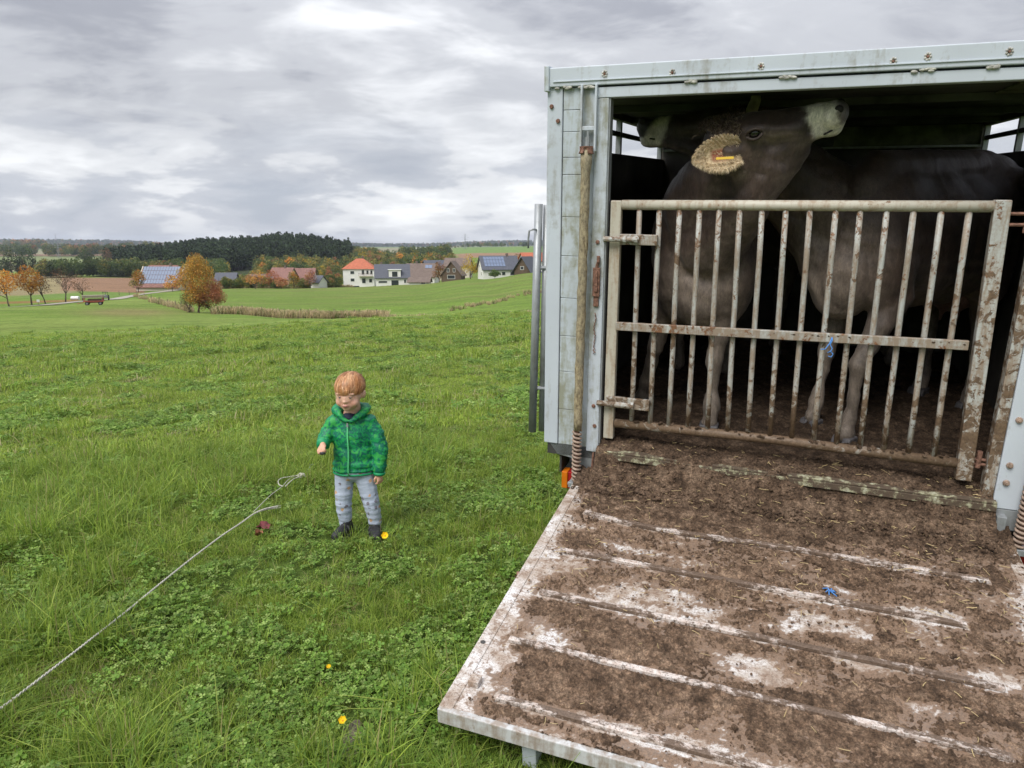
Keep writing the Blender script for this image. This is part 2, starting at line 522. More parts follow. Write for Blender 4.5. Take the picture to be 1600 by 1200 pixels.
# ------------------------------------------------------------------ ground sheet
def build_ground():
    az = np.concatenate([np.linspace(-math.pi, R(-44), 40)[:-1], np.linspace(R(-44), R(48), 640), np.linspace(R(48), math.pi, 40)[1:]])
    d = np.exp(np.concatenate([np.linspace(math.log(0.3), math.log(60), 150)[:-1], np.linspace(math.log(60), math.log(1200), 210)[:-1], np.linspace(math.log(1200), math.log(8800), 90)]))
    A, D = np.meshgrid(az, d, indexing='ij')
    X = D * np.sin(A); Y = D * np.cos(A)
    Z = ground_z(X.ravel(), Y.ravel()).reshape(X.shape)
    na, nd = X.shape
    V = np.stack([X.ravel(), Y.ravel(), Z.ravel()], 1)
    I = np.arange(na * nd).reshape(na, nd)
    F = np.stack([I[:-1, :-1].ravel(), I[1:, :-1].ravel(), I[1:, 1:].ravel(), I[:-1, 1:].ravel()], 1)
    # centre cap
    c = len(V); V = np.vstack([V, [0, 0, V[I[0, 0], 2]]])
    cap = np.stack([np.full(na - 1, c), I[1:, 0], I[:-1, 0], I[:-1, 0]], 1)
    x, y, dd = V[:, 0], V[:, 1], np.hypot(V[:, 0], V[:, 1])
    px, row = proj_np(x, y, V[:, 2])
    px = np.where(y > 0, px, 5000)
    n1 = fbm(x * 0.05, y * 0.05, 5, 4); n2 = fbm(x * 0.008, y * 0.008, 15, 4)
    n3 = fbm(x * 0.5, y * 0.5, 25, 3)
    C = np.empty((len(V), 3))
    grass = np.array([0.130, 0.205, 0.032]); grass2 = np.array([0.180, 0.235, 0.054]); dark = np.array([0.075, 0.14, 0.024])
    t = sstep(0.3, 0.7, n1)[:, None]
    C[:] = grass * (1 - t) + grass2 * t
    t = sstep(0.55, 0.75, n3)[:, None] * 0.4
    C = C * (1 - t) + dark * t
    # soil and thatch under the near turf
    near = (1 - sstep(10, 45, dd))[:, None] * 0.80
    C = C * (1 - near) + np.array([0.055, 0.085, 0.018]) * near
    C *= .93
    def put(mask, col, amt=1.0):
        m = np.clip(mask, 0, 1)[:, None] * amt
        C[:] = C * (1 - m) + np.array(col) * m
    w = (n1 - 0.5) * 10
    band = lambda v, a, b, s=0.7: sstep(a - s, a + s, v) * (1 - sstep(b - s, b + s, v))
    # tired tan patch in the near field
    put(np.exp(-((px - 200) / 80) ** 2 - ((row - 488) / 6.5) ** 2) * 1.2, (0.20, 0.165, 0.07), 0.75)
    # second field on the right is a little yellower
    f2 = (dd > 125) & (px > 330) & (dd < 330)
    put(f2 * 1.0, (0.125, 0.178, 0.036), 0.7)
    put(f2 * (sstep(.5, .7, fbm(x * .03, y * .2, 44, 4))), (0.17, 0.16, 0.06), 0.4)
    # rough strip and wheel track between the two fields
    put(band(row, 497, 506, 1.5) * band(px, 560, 2400, 30) * (dd > 55), (0.17, 0.18, 0.065), 0.6)
    put(band(row, 506.5, 508.5, 0.5) * band(px, 520, 2400, 30) * (dd > 55), (0.30, 0.27, 0.15), 0.7)
    # verge under the tree row, reddish with fallen leaves
    L = (px < 345)
    put(L * band(row, 470.5 - px * 0.03 + 1, 475 - px * 0.03, .8) * (dd > 150) * band(px, -900, 125, 6), (0.22, 0.115, 0.05), 0.8)
    put(L * band(row, 452, 466, 1) * (dd > 190) * band(px, 30, 215, 8), (0.125, 0.19, 0.045), 0.8)
    put(L * band(row, 430, 462 - np.clip((px - 30) / 20, 0, 7), 1) * band(px, -900, 120, 20) * (dd > 190), (0.24, 0.19, 0.105), 0.9)
    put(L * band(row, 434, 455 + (px - 130) * .03, .7) * band(px, 96, 226, 3) * (dd > 205), (0.235, 0.135, 0.085), 0.95)
    # beyond the hedge: pale green stubble, tan fields
    far = (dd > 820)
    put(far * (dd < 1500) * (px < 330), (0.19, 0.22, 0.10), 0.9)
    put(far * (dd < 1500) * (px < 330) * sstep(.5, .62, n2), (0.24, 0.21, 0.12), 0.7)
    put((dd > 1500) * (dd < 4600) * 1.0, (0.24, 0.22, 0.14), 0.9)
    put((dd > 1500) * (dd < 2600) * sstep(.52, .55, fbm(x * .0016, y * .0016, 33, 2)), (0.22, 0.14, 0.09), 0.9)
    put((dd > 2000) * (dd < 4600) * sstep(.55, .57, fbm(x * .0012 + 4, y * .002, 36, 2)), (0.14, 0.22, 0.07), 0.8)
    # right: green slope with a brown ploughed stripe in front
    put((px > 640) * (dd > 1000) * (dd < 1900) * (1 - sstep(700, 730, px)), (0.24, 0.15, 0.10), .9)
    put(band(px, 715, 1400, 6) * (dd > 840) * (dd < 1120), (0.26, 0.155, 0.10), .95)
    put(band(px, 705, 1400, 6) * (dd >= 1120) * (dd < 2300), (0.14, 0.22, 0.06), .95)
    # forest floor
    put(band(px, 150, 560, 10) * (dd > 560) * (dd < 1000), (0.03, 0.035, 0.02), .9)
    # wooded far hills with meadows
    hill = sstep(4600, 5000, dd)
    put(hill, (0.045, 0.06, 0.035))
    put(hill * sstep(.56, .60, fbm(x * .0022, y * .0022, 40, 3)), (0.17, 0.19, 0.08), .8)
    put(hill * sstep(.60, .63, fbm(x * .003 + 9, y * .003, 41, 3)), (0.16, 0.09, 0.05), .6)
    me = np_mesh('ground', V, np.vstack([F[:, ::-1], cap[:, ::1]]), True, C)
    me.validate()
    t = NT('ground_turf')
    ca = t.attr()
    v = t.map()
    a = t.noise(v, 2.2, 6, 0.7); b = t.noise(v, 30, 5, 0.7); c = t.noise(t.map((0.15, 0.5, 0.3)), 0.6, 6, 0.65)
    c1 = t.mix(1.0, ca, t.ramp(a, [(0.3, 0.60), (0.5, 0.98), (0.72, 1.5)]), 'MULTIPLY')
    c2 = t.mix(1.0, c1, t.ramp(b, [(0.3, 0.6), (0.7, 1.45)]), 'MULTIPLY')
    c3 = t.mix(1.0, c2, t.ramp(c, [(0.3, 0.78), (0.7, 1.25)]), 'MULTIPLY')
    t.set('Base Color', c3).set('Roughness', 0.95).set('Specular IOR Level', 0.1)
    t.bump(b, 0.5, 0.05)
    o = link('ground', me, t.m, kind='structure')
    return o
build_ground()

def strip(name, pts, width, mat, lift=0.02, kind='structure'):
    """a lane or track draped over the ground; pts = [(column, distance)]"""
    P = [on_ground(px, d) for px, d in pts]
    Q = []
    for a, b in zip(P[:-1], P[1:]):
        k = max(2, int((b - a).length / 2))
        for i in range(k): Q.append(a.lerp(b, i / k))
    Q.append(P[-1])
    V, F = [], []
    for i, p in enumerate(Q):
        t = (Q[min(i + 1, len(Q) - 1)] - Q[max(i - 1, 0)]); n = Vector((-t.y, t.x, 0)).normalized()
        for s in (-.5, -.17, .17, .5):
            q = p + n * width * s
            V.append((q.x, q.y, gz(q.x, q.y) + lift))
    for i in range(len(Q) - 1):
        for k in range(3):
            F.append((i * 4 + k, i * 4 + k + 1, i * 4 + k + 5, i * 4 + k + 4))
    me = bpy.data.meshes.new(name); me.from_pydata(V, [], F); me.update()
    me.polygons.foreach_set('use_smooth', [True] * len(F))
    return link(name, me, mat, kind=kind)
M['lane'] = simple('lane_gravel', (0.33, 0.30, 0.25), 0.95, var=0.15, scale=0.4)
M['mudtrack'] = simple('bare_track', (0.20, 0.16, 0.11), 0.95, var=0.2, scale=0.5)
strip('farm_lane', [(-420, 158), (-100, 163), (0, 166), (60, 172), (110, 180), (165, 190), (196, 205), (222, 228), (270, 246), (330, 262), (420, 275)], 3.4, M['lane'], 0.10)
strip('field_track', [(-300, 152), (0, 158), (50, 163), (90, 168)], 2.0, M['mudtrack'], 0.06)

# ------------------------------------------------------------------ scatter with geometry nodes
def source_collection(name, meshes):
    c = bpy.data.collections.new(name)
    for i, (me, mat) in enumerate(meshes):
        if mat is not None and len(me.materials) == 0: me.materials.append(mat)
        o = bpy.data.objects.new('%s_%02d' % (name, i), me)
        c.objects.link(o)
    return c
def scatter(name, pts, rot, scl, idx, coll):
    me = bpy.data.meshes.new(name)
    n = len(pts)
    me.vertices.add(n); me.vertices.foreach_set('co', np.asarray(pts, dtype=np.float32).ravel())
    for nm, arr in (('rot', rot), ('scl', scl)):
        a = me.attributes.new(nm, 'FLOAT_VECTOR', 'POINT'); a.data.foreach_set('vector', np.asarray(arr, dtype=np.float32).ravel())
    a = me.attributes.new('idx', 'INT', 'POINT'); a.data.foreach_set('value', np.asarray(idx, dtype=np.int32))
    o = bpy.data.objects.new(name, me); COL.objects.link(o)
    o['kind'] = 'stuff'
    ng = bpy.data.node_groups.new(name, 'GeometryNodeTree')
    ng.interface.new_socket('Geometry', in_out='INPUT', socket_type='NodeSocketGeometry')
    ng.interface.new_socket('Geometry', in_out='OUTPUT', socket_type='NodeSocketGeometry')
    gi = ng.nodes.new('NodeGroupInput'); go = ng.nodes.new('NodeGroupOutput')
    ip = ng.nodes.new('GeometryNodeInstanceOnPoints')
    ci = ng.nodes.new('GeometryNodeCollectionInfo'); ci.inputs[0].default_value = coll
    ci.inputs[1].default_value = True; ci.inputs[2].default_value = True
    ip.inputs['Pick Instance'].default_value = True
    def at(nm, t):
        q = ng.nodes.new('GeometryNodeInputNamedAttribute'); q.data_type = t; q.inputs[0].default_value = nm
        return q.outputs[0]
    L = ng.links
    L.new(gi.outputs[0], ip.inputs['Points']); L.new(ci.outputs[0], ip.inputs['Instance'])
    L.new(at('idx', 'INT'), ip.inputs['Instance Index'])
    L.new(at('rot', 'FLOAT_VECTOR'), ip.inputs['Rotation'])
    L.new(at('scl', 'FLOAT_VECTOR'), ip.inputs['Scale'])
    L.new(ip.outputs[0], go.inputs[0])
    m = o.modifiers.new('scatter', 'NODES'); m.node_group = ng
    return o

# ------------------------------------------------------------------ trees
def leaf_cloud(blobs, n, size, pal, seed, surf=0.55, hang=0.0):
    """leaf clumps (small bent quads) spread through the volume of a set of ellipsoids"""
    r = np.random.default_rng(seed)
    w = np.array([b[1][0] * b[1][1] * b[1][2] for b in blobs]) ** 0.67; w /= w.sum()
    k = r.choice(len(blobs), n, p=w)
    c = np.array([b[0] for b in blobs])[k]; rad = np.array([b[1] for b in blobs])[k]
    u = r.normal(size=(n, 3)); u /= np.linalg.norm(u, axis=1)[:, None]
    rr = (1 - r.random(n) ** 1.6 * surf)
    lump = 0.72 + 0.5 * vn3(u * 2.4 + c * 1.3 + seed, seed % 50)
    P = c + u * rad * (rr * lump)[:, None]
    a = r.normal(size=(n, 3)); a /= np.linalg.norm(a, axis=1)[:, None]
    b = np.cross(a, r.normal(size=(n, 3))); b /= np.linalg.norm(b, axis=1)[:, None]
    s = size * (0.55 + 0.9 * r.random(n))[:, None]
    V = np.stack([P - a * s * .5, P - b * s * .32 + a * s * .05, P + a * s * .5, P + b * s * .32 + a * s * .05], 1).reshape(-1, 3)
    F = np.arange(4 * n).reshape(n, 4)
    pal = np.array(pal)
    q = vn3(P * 0.9 / max(size, .1) * .25, (seed + 7) % 50)
    pi = np.clip((q * 1.6 - 0.3 + r.normal(size=n) * .18) * len(pal), 0, len(pal) - 1).astype(int)
    C = pal[pi] * (0.75 + 0.5 * r.random(n))[:, None]
    return V, F, np.repeat(C, 4, axis=0)

def limb_tree(h, spread, trunk_h, tr, seed, depth=3, nb=5):
    r = random.Random(seed); mb = MB(); tips = []
    def grow(p, dirv, L, rad, lev):
        pts = [p]; d = dirv.copy(); q = p.copy()
        for i in range(3):
            d = (d + Vector((r.uniform(-1, 1), r.uniform(-1, 1), r.uniform(-.2, .6))) * 0.18).normalized()
            q = q + d * (L / 3); pts.append(q.copy())
        mb.tube(pts, [rad, rad * .8, rad * .62, rad * .45], 5 if lev else 8, cap=False)
        tips.append(q.copy())
        if lev < depth:
            for j in range(nb if lev == 0 else 3):
                a = r.uniform(0, 2 * math.pi); up = r.uniform(.25, .9)
                nd = (d * .5 + Vector((math.cos(a), math.sin(a), up)) * 1.0); nd.x *= spread; nd.y *= spread
                s = pts[r.choice((2, 3))] if lev else pts[3 if j < 3 else 2]
                grow(s.copy(), nd.normalized(), L * r.uniform(.55, .75) if lev else (h - trunk_h) * r.uniform(.4, .55), rad * .5, lev + 1)
    grow(Vector((0, 0, 0)), Vector((0, 0, 1)), trunk_h, tr, 0)
    return mb, tips

ORANGE = [(0.56, 0.24, 0.04), (0.62, 0.30, 0.05), (0.46, 0.18, 0.035), (0.60, 0.37, 0.07)]
RUST = [(0.36, 0.14, 0.07), (0.42, 0.18, 0.08), (0.29, 0.13, 0.075), (0.38, 0.22, 0.09)]
YELLOW = [(0.52, 0.36, 0.03), (0.60, 0.43, 0.05), (0.44, 0.29, 0.03)]
OLIVE = [(0.17, 0.18, 0.045), (0.24, 0.23, 0.06), (0.32, 0.25, 0.06), (0.14, 0.15, 0.045)]
GREEN = [(0.08, 0.12, 0.035), (0.10, 0.15, 0.045), (0.06, 0.10, 0.03), (0.14, 0.18, 0.05)]
DKGREEN = [(0.05, 0.075, 0.035), (0.065, 0.095, 0.04), (0.04, 0.06, 0.03)]
BROWN = [(0.17, 0.10, 0.06), (0.22, 0.12, 0.06), (0.13, 0.09, 0.06)]
PURPLE = [(0.16, 0.06, 0.06), (0.20, 0.08, 0.06), (0.12, 0.07, 0.05)]

def crown_blobs(h, w, base, seed, n=7):
    r = random.Random(seed); b = []
    ch = h - base
    b.append(((0, 0, base + ch * .52), (w * .36, w * .36, ch * .40)))
    for i in range(n):
        a = 2 * math.pi * i / n + r.uniform(-.4, .4)
        z = base + ch * r.uniform(.25, .8)
        k = 1 - abs((z - base) / ch - .45) * .9
        b.append(((math.cos(a) * w * .27 * k, math.sin(a) * w * .27 * k, z), (w * .23 * k, w * .23 * k, ch * .2)))
    b.append(((r.uniform(-.1, .1) * w, 0, base + ch * .85), (w * .2, w * .2, ch * .17)))
    return b

def tree(label, px, d, h, w, pal, group=None, base=0.15, leaves=1400, size=None, name='deciduous_tree', seed=None, cat='tree', bare=False, sink=0.1, tr=None):
    seed = seed if seed is not None else int(px * 7 + d)
    p = on_ground(px, d)
    T = Matrix.Translation(p - Vector((0, 0, sink)))
    o = thing(name, label, cat, T, group)
    trunk_h = max(h * base, 0.3)
    mb, tips = limb_tree(h, 1.0 * w / h * 1.2, trunk_h + h * .12, tr or max(.08, h * .022), seed, 3 if bare else 2, 6)
    mb.build('trunk', M['bark'], o, smooth=True)
    size = size or max(0.16, h * .045)
    V, F, C = leaf_cloud(crown_blobs(h, w, h * base, seed), leaves, size, pal, seed)
    link('crown', np_mesh('crown', V, F, False, C), M['leaf'], o)
    return o

G_ROW = 'autumn trees along the field lane'
tree('leftmost orange tree of the row along the lane, cut by the picture edge', 4, 178, 7.6, 5.6, ORANGE, G_ROW, .22, 1300, .3)
tree('fullest bright orange tree in the lane row, round and dense', 40, 180, 8.4, 6.6, ORANGE, G_ROW, .24, 2100, .3)
tree('slim half bare brown tree between the bright orange tree and the broad bare one', 62, 182, 6.6, 3.8, BROWN, G_ROW, .25, 480, .22, bare=True)
tree('broad nearly leafless tree in the lane row, tallest of the bare ones', 94, 184, 8.0, 6.4, BROWN, G_ROW, .24, 520, .2, bare=True)
tree('rightmost nearly leafless small tree of the lane row, nearest the hay wagon', 121, 186, 6.2, 5.6, BROWN, G_ROW, .26, 380, .2, bare=True)
tree('orange and green tree at the left end of the solar roofed barn', 211, 243, 7.0, 6.2, ORANGE + OLIVE, None, .1, 1300, .34)
tree('orange tree standing in front of the solar roofed barn', 265, 236, 5.2, 6.0, ORANGE + [(0.2, .16, .04)], None, .08, 1200, .32)
# the big field-edge bush
tree('tall orange and olive field tree rising above the fence corner', 303, 112, 8.5, 6.6, [(0.56, .30, .05), (.44, .27, .06), (.32, .24, .06), (.50, .22, .045)], None, .03, 10000, .17, seed=5)
tree('rust brown bush at the right foot of the tall orange field tree', 323, 111, 5.2, 5.0, RUST, None, .0, 7500, .15, seed=9, name='bush', cat='bush')
tree('low grey brown shrub at the left foot of the tall orange field tree', 288, 112, 3.4, 3.0, BROWN + OLIVE, None, .03, 1500, .13, seed=11, name='bush', cat='bush')
tree('orange bush tucked behind the tall field tree, beside its right shoulder', 332, 122, 4.4, 2.4, ORANGE, None, .3, 1200, .15, seed=14, name='bush', cat='bush')
# village greenery
for a in [
 ('round rust orange tree left of the row of red roofs', 396, 250, 6.4, 9.0, RUST + ORANGE),
 ('deep orange tree just left of the first red village roof', 424, 262, 6.6, 7.0, [(.33, .11, .05), (.38, .14, .05), (.28, .1, .04)]),
 ('red brown low bush in front of the first red village roof', 437, 248, 4.0, 6.4, RUST),
 ('small round orange tree between the two red village roofs', 456, 252, 6.2, 4.6, ORANGE + OLIVE),
 ('purple red tree left of the small white cottage', 483, 254, 6.4, 5.6, PURPLE + RUST),
 ('pale yellow tree above the small white cottage', 500, 320, 7.2, 4.4, YELLOW + OLIVE),
 ('rust red tree between the pale yellow tree and the white villa', 513, 318, 8.6, 4.4, RUST),
 ('dark green round tree between the small white cottage and the white villa', 516, 262, 4.8, 4.6, GREEN + OLIVE),
 ('tawny tree in front of the brown roofed house, left of the dark chalet', 686, 243, 7.2, 6.0, [(.24, .11, .04), (.3, .14, .045), (.2, .12, .04)]),
 ('bright yellow tree between the dark chalet and the solar roofed white house', 735, 226, 8.0, 7.4, YELLOW),
 ('dark green garden bush under the eave of the white solar roofed house', 773, 214, 2.8, 4.0, GREEN),
 ('dark conifer like tree behind the chalet', 707, 330, 9.5, 3.4, DKGREEN),
 ('orange brown tree between the solar roofed house and the last village houses', 807, 300, 8.5, 5.0, [(.26, .17, .06), (.3, .15, .05)]),
 ('dark tree peeking over the brown roofed house', 734, 330, 9.0, 4.0, DKGREEN + GREEN),
]:
    tree(a[0], *a[1:6], None, .08, 1300, .3)
tree('lone round oak standing in the pale field beyond the hedge', 134, 980, 22, 18, DKGREEN + GREEN, None, .12, 900, 1.6)
tree('tall thin brown tree at the left end of the forest', 168, 690, 22, 9, BROWN, None, .2, 500, .9, bare=True)
tree('small lone dark tree on the far green slope beside the trailer', 820, 1480, 12, 17, DKGREEN, None, .1, 500, 1.6)
for i, (px, h, w) in enumerate([(16, 21, 13), (30, 15, 10), (41, 23, 16), (3, 14, 12), (53, 14, 10)]):
    tree(['tallest but one dark tree behind the orange lane trees', 'low dark tree between two taller ones behind the lane row', 'tallest dark tree beyond the brown field, behind the lane row', 'dark tree at the left picture edge beyond the brown field', 'small dark tree at the right end of the clump behind the lane row'][i], px, 640, h, w, DKGREEN + GREEN[:1], 'dark trees beyond the brown field', .08, 800, 1.0)

# mass foliage: instanced variants
def crown_mesh(nm, h, w, pal, seed, n=420, size=.9, base=.05):
    V, F, C = leaf_cloud(crown_blobs(h, w, h * base, seed, 6), n, size, pal, seed)
    return np_mesh(nm, V, F, False, C)
def pine_mesh(nm, h, w, seed):
    r = np.random.default_rng(seed)
    b = []
    for i in range(6):
        z = h * (.3 + .62 * i / 5); k = w * (.5 - .30 * (i / 5) ** 1.4)
        a = r.random() * 6.28
        b.append(((math.cos(a) * w * .06, math.sin(a) * w * .06, z), (k, k, h * .10)))
    V, F, C = leaf_cloud(b, 420, w * .22, [(0.040, .062, .032), (.055, .080, .038), (.030, .048, .028), (.070, .095, .042)], seed, .5)
    t = MB().tube([(0, 0, 0), (0, 0, h * .5)], [w * .04, w * .03], 5)
    V2 = np.vstack([V, np.array(t.v)]); F2 = [f for f in t.f if len(f) == 4]
    F2 = np.array(F2) + len(V)
    return np_mesh(nm, V2, np.vstack([F, F2]), False, np.vstack([C, np.tile([.05, .04, .03], (len(t.v), 1))]))
src_pine = source_collection('source_pine', [(pine_mesh('pine%d' % i, 16 + i, 7.5 + (i % 3) * .9, 60 + i), M['conifer']) for i in range(5)])
pals = [GREEN, GREEN + OLIVE, OLIVE, DKGREEN + GREEN, OLIVE + YELLOW[:1], RUST + OLIVE, ORANGE, BROWN + OLIVE]
src_dec = source_collection('source_broadleaf', [(crown_mesh('broadleaf%d' % i, 13, 12, p, 80 + i, 480, 1.0), M['leaf']) for i, p in enumerate(pals)])

def scatter_band(name, px0, px1, d0, d1, n, src, nvar, smin, smax, probs=None, seed=1, keep=None, sink=.3):
    r = np.random.default_rng(seed)
    px = r.uniform(px0, px1, n); d = np.sqrt(r.uniform(d0 ** 2, d1 ** 2, n))
    az = np.array([col_az(p) for p in px])
    x, y = d * np.sin(az), d * np.cos(az)
    z = ground_z(x, y) - sink
    if keep is not None:
        k = keep(px, d); x, y, z, d, px = x[k], y[k], z[k], d[k], px[k]
    m = len(x)
    s = r.uniform(smin, smax, m)
    S = np.stack([s * r.uniform(.85, 1.15, m), s * r.uniform(.85, 1.15, m), s * r.uniform(.85, 1.1, m)], 1)
    Rr = np.stack([r.normal(0, .04, m), r.normal(0, .04, m), r.uniform(0, 6.28, m)], 1)
    idx = r.choice(nvar, m, p=probs)
    return scatter(name, np.stack([x, y, z], 1), Rr, S, idx, src)
src_hill = source_collection('source_hilltree', [(crown_mesh('hilltree%d' % i, 13, 13, p, 180 + i, 260, 2.6, .0), M['leaf']) for i, p in enumerate([GREEN, DKGREEN, DKGREEN + GREEN, RUST + OLIVE, OLIVE])])
# dark conifer wood on the rounded hill
def hillmask(px, d):
    lo = np.interp(px, [150, 200, 260, 340, 545, 552], [740, 690, 610, 610, 640, 690])
    hi = np.interp(px, [150, 200, 300, 552], [880, 950, 1000, 960])
    return (d > lo) & (d < hi)
scatter_band('conifer_wood', 165, 548, 560, 1000, 5200, src_pine, 5, .7, 1.0, seed=3, keep=hillmask)
scatter_band('mixed_wood', 215, 352, 470, 610, 260, src_dec, 8, .6, .95, [.3, .2, .05, .35, .03, .02, .0, .05], seed=4, keep=lambda px, d: d > np.interp(px, [215, 352], [570, 480]))
scatter_band('broadleaf_wood', 400, 556, 480, 680, 330, src_dec, 8, .55, .95, [.24, .24, .2, .1, .1, .06, .02, .04], seed=5)
scatter_band('broadleaf_wood', 540, 705, 520, 860, 520, src_dec, 8, .6, 1.05, [.22, .22, .18, .14, .1, .04, .03, .07], seed=6, keep=lambda px, d: d < np.interp(px, [540, 620, 700], [860, 800, 640]))
scatter_band('broadleaf_wood', 628, 700, 860, 1000, 110, src_dec, 8, .9, 1.3, [.4, .2, .05, .25, .05, .0, .0, .05], seed=7)
scatter_band('village_shrubbery', 346, 530, 285, 360, 150, src_dec, 8, .25, .55, [.2, .2, .15, .05, .15, .12, .05, .08], seed=8)
scatter_band('garden_hedge', 345, 420, 262, 272, 120, src_dec, 8, .20, .34, [.35, .25, .3, .1, 0, 0, 0, 0], seed=9)
scatter_band('garden_hedge', 420, 530, 258, 270, 90, src_dec, 8, .16, .3, [.3, .25, .25, .05, .05, .05, 0, .05], seed=19)
scatter_band('village_shrubbery', 596, 835, 330, 430, 110, src_dec, 8, .35, .7, [.25, .2, .15, .15, .08, .07, .03, .07], seed=10, keep=lambda px, d: d > np.interp(px, [596, 835], [330, 390]))
scatter_band('field_hedge', 58, 225, 540, 600, 230, src_dec, 8, .6, 1.0, [.25, .15, .02, .48, .0, .0, .0, .10], seed=11)
scatter_band('field_hedge', 66, 235, 600, 640, 120, src_dec, 8, .35, .7, [.1, .1, .1, .2, .0, .05, .0, .45], seed=12)
scatter_band('distant_hedge', -40, 250, 1420, 1560, 230, src_dec, 8, 1.0, 1.8, [.25, .1, .0, .45, .0, .1, .0, .1], seed=13, keep=lambda px, d: (px > -40) & ((px < 55) | (px > 70)))
scatter_band('distant_hedge', 10, 72, 3000, 3200, 60, src_dec, 8, 2.0, 2.8, [.1, .0, .0, .4, .0, .35, .1, .05], seed=14)
scatter_band('distant_hedge', -60, 120, 2300, 2500, 90, src_dec, 8, 1.0, 1.6, [.25, .1, .0, .55, .0, .05, .0, .05], seed=24)
scatter_band('hilltop_wood', -100, 350, 4900, 6600, 1700, src_hill, 5, 1.1, 2.0, [.25, .3, .3, .08, .07], seed=15)
scatter_band('hilltop_wood', 540, 860, 4900, 6600, 1100, src_hill, 5, 1.1, 1.9, [.25, .3, .3, .08, .07], seed=16)
scatter_band('slope_hedge', 700, 835, 1900, 2300, 70, src_dec, 8, .6, 1.2, [.3, .1, .0, .4, .0, .1, .0, .1], seed=17)

# dry grass and weeds at the field boundary
def stalk_mesh(nm, n, h, pal, seed, spread=.35, wid=.012):
    r = np.random.default_rng(seed); V = []; F = []; C = []
    for i in range(n):
        a = r.random() * 6.28; rr = spread * math.sqrt(r.random())
        p = np.array([math.cos(a) * rr, math.sin(a) * rr, 0])
        l = r.normal(size=2) * .22; hh = h * r.uniform(.5, 1.1); w = wid * r.uniform(.7, 1.4)
        t = r.random() * 6.28; s = np.array([math.cos(t), math.sin(t), 0]) * w
        q = p + np.array([l[0] * hh * .4, l[1] * hh * .4, hh * .55]); e = p + np.array([l[0] * hh, l[1] * hh, hh])
        k = len(V); V += [p - s, p + s, q + s * .8, q - s * .8, e + s * .5, e - s * .5]
        F += [(k, k + 1, k + 2, k + 3), (k + 3, k + 2, k + 4, k + 5)]
        c = np.array(pal[r.integers(len(pal))]) * r.uniform(.7, 1.2); C += [c * .8, c * .8, c, c, c * 1.1, c * 1.1]
    return np_mesh(nm, np.array(V), np.array(F), False, np.array(C))
STRAW = [(.62, .50, .31), (.54, .43, .26), (.46, .36, .21), (.42, .38, .19)]
src_stalk = source_collection('source_stalk', [(stalk_mesh('stalk%d' % i, 46, .8, STRAW if i < 3 else STRAW + [(.12, .18, .04)] * 3, 200 + i, .5, .03), M['leaf']) for i in range(4)])
scatter_band('dry_grass_strip', 330, 600, 99, 107, 1900, src_stalk, 4, .45, 1.35, [.25, .25, .2, .3], seed=31, sink=0, keep=lambda px, d: (d > np.interp(px, [330, 420, 600], [103, 99.5, 94])) & (d < np.interp(px, [330, 600], [107, 103])))
scatter_band('dry_grass_strip', 590, 850, 76, 98, 420, src_stalk, 4, .5, 1.0, [.15, .15, .1, .6], seed=32, sink=0, keep=lambda px, d: (abs(d - np.interp(px, [590, 700, 850], [95, 87, 78])) < 3.5))
scatter_band('dry_grass_strip', 205, 290, 112, 205, 900, src_stalk, 4, .7, 1.3, None, seed=33, sink=0, keep=lambda px, d: abs(d - np.interp(px, [205, 235, 290], [205, 160, 114])) < 3.0)
scatter_band('dry_grass_strip', 215, 560, 262, 276, 700, src_stalk, 4, .8, 1.4, None, seed=34, sink=0)
scatter_band('dry_grass_strip', 700, 850, 104, 135, 260, src_stalk, 4, .5, .9, [.2, .2, .2, .4], seed=35, sink=0, keep=lambda px, d: abs(d - np.interp(px, [700, 850], [104, 128])) < 3)

# ------------------------------------------------------------------ fence posts along the field boundary
M['postwood'] = simple('weathered_post', (0.16, 0.13, 0.10), 0.9, var=.2, scale=8)
def post_mesh():
    mb = MB(); mb.tube([(0, 0, -.3), (0.01, 0, .6), (0.0, .01, 1.25)], [.075, .07, .062], 8); mb.tube([(0, .01, 1.25), (0, .01, 1.29)], [.062, .03], 8)
    me = mb.mesh('fence_post'); me.materials.append(M['postwood']); return me
pm = post_mesh()
posts = [(433, 103), (438, 104), (464, 103), (489, 102.5), (518, 101.5), (550, 100.5), (557, 100.8), (586, 99.5), (255, 140), (268, 130), (284, 118), (242, 155), (230, 172), (219, 190), (208, 212), (196, 225), (180, 226), (158, 222), (276, 124), (290, 115), (404, 104), (372, 105)]
pl = {0: 'wooden fence post, left one of the leaning pair in the dry grass strip', 1: 'wooden fence post, right one of the leaning pair in the dry grass strip', 5: 'weathered post, left one of the pair near the right end of the dry grass', 6: 'weathered post, right one of the pair near the right end of the dry grass', 7: 'last wooden fence post at the right end of the dry grass strip'}
pl2 = {2: 'fence post between the leaning pair and the next single post in the dry grass', 3: 'single fence post a little left of the middle of the dry grass strip', 4: 'single fence post in the middle of the right half of the dry grass strip',
 8: 'fence post a short way left of the big orange tree, fourth before its trunk', 9: 'fence post left of the big orange tree, third before its trunk', 10: 'fence post beside the low grey shrub left of the big orange tree', 11: 'fence post below the left end of the solar roofed barn, second from the barn', 12: 'fence post below the left wall of the solar roofed barn',
 13: 'fence post where the dry grass edge bends towards the lane', 14: 'fence post below the orange and green tree at the barn end', 15: 'fence post beside the lane just left of the barn tree', 16: 'fence post along the lane between tractor and barn tree', 17: 'fence post along the lane right behind the tractor', 18: 'fence post right in front of the low grey shrub', 19: 'fence post at the foot of the rust brown bush', 20: 'fence post at the left of the right hand dry grass strip', 21: 'fence post between the rust brown bush and the dry grass strip'}
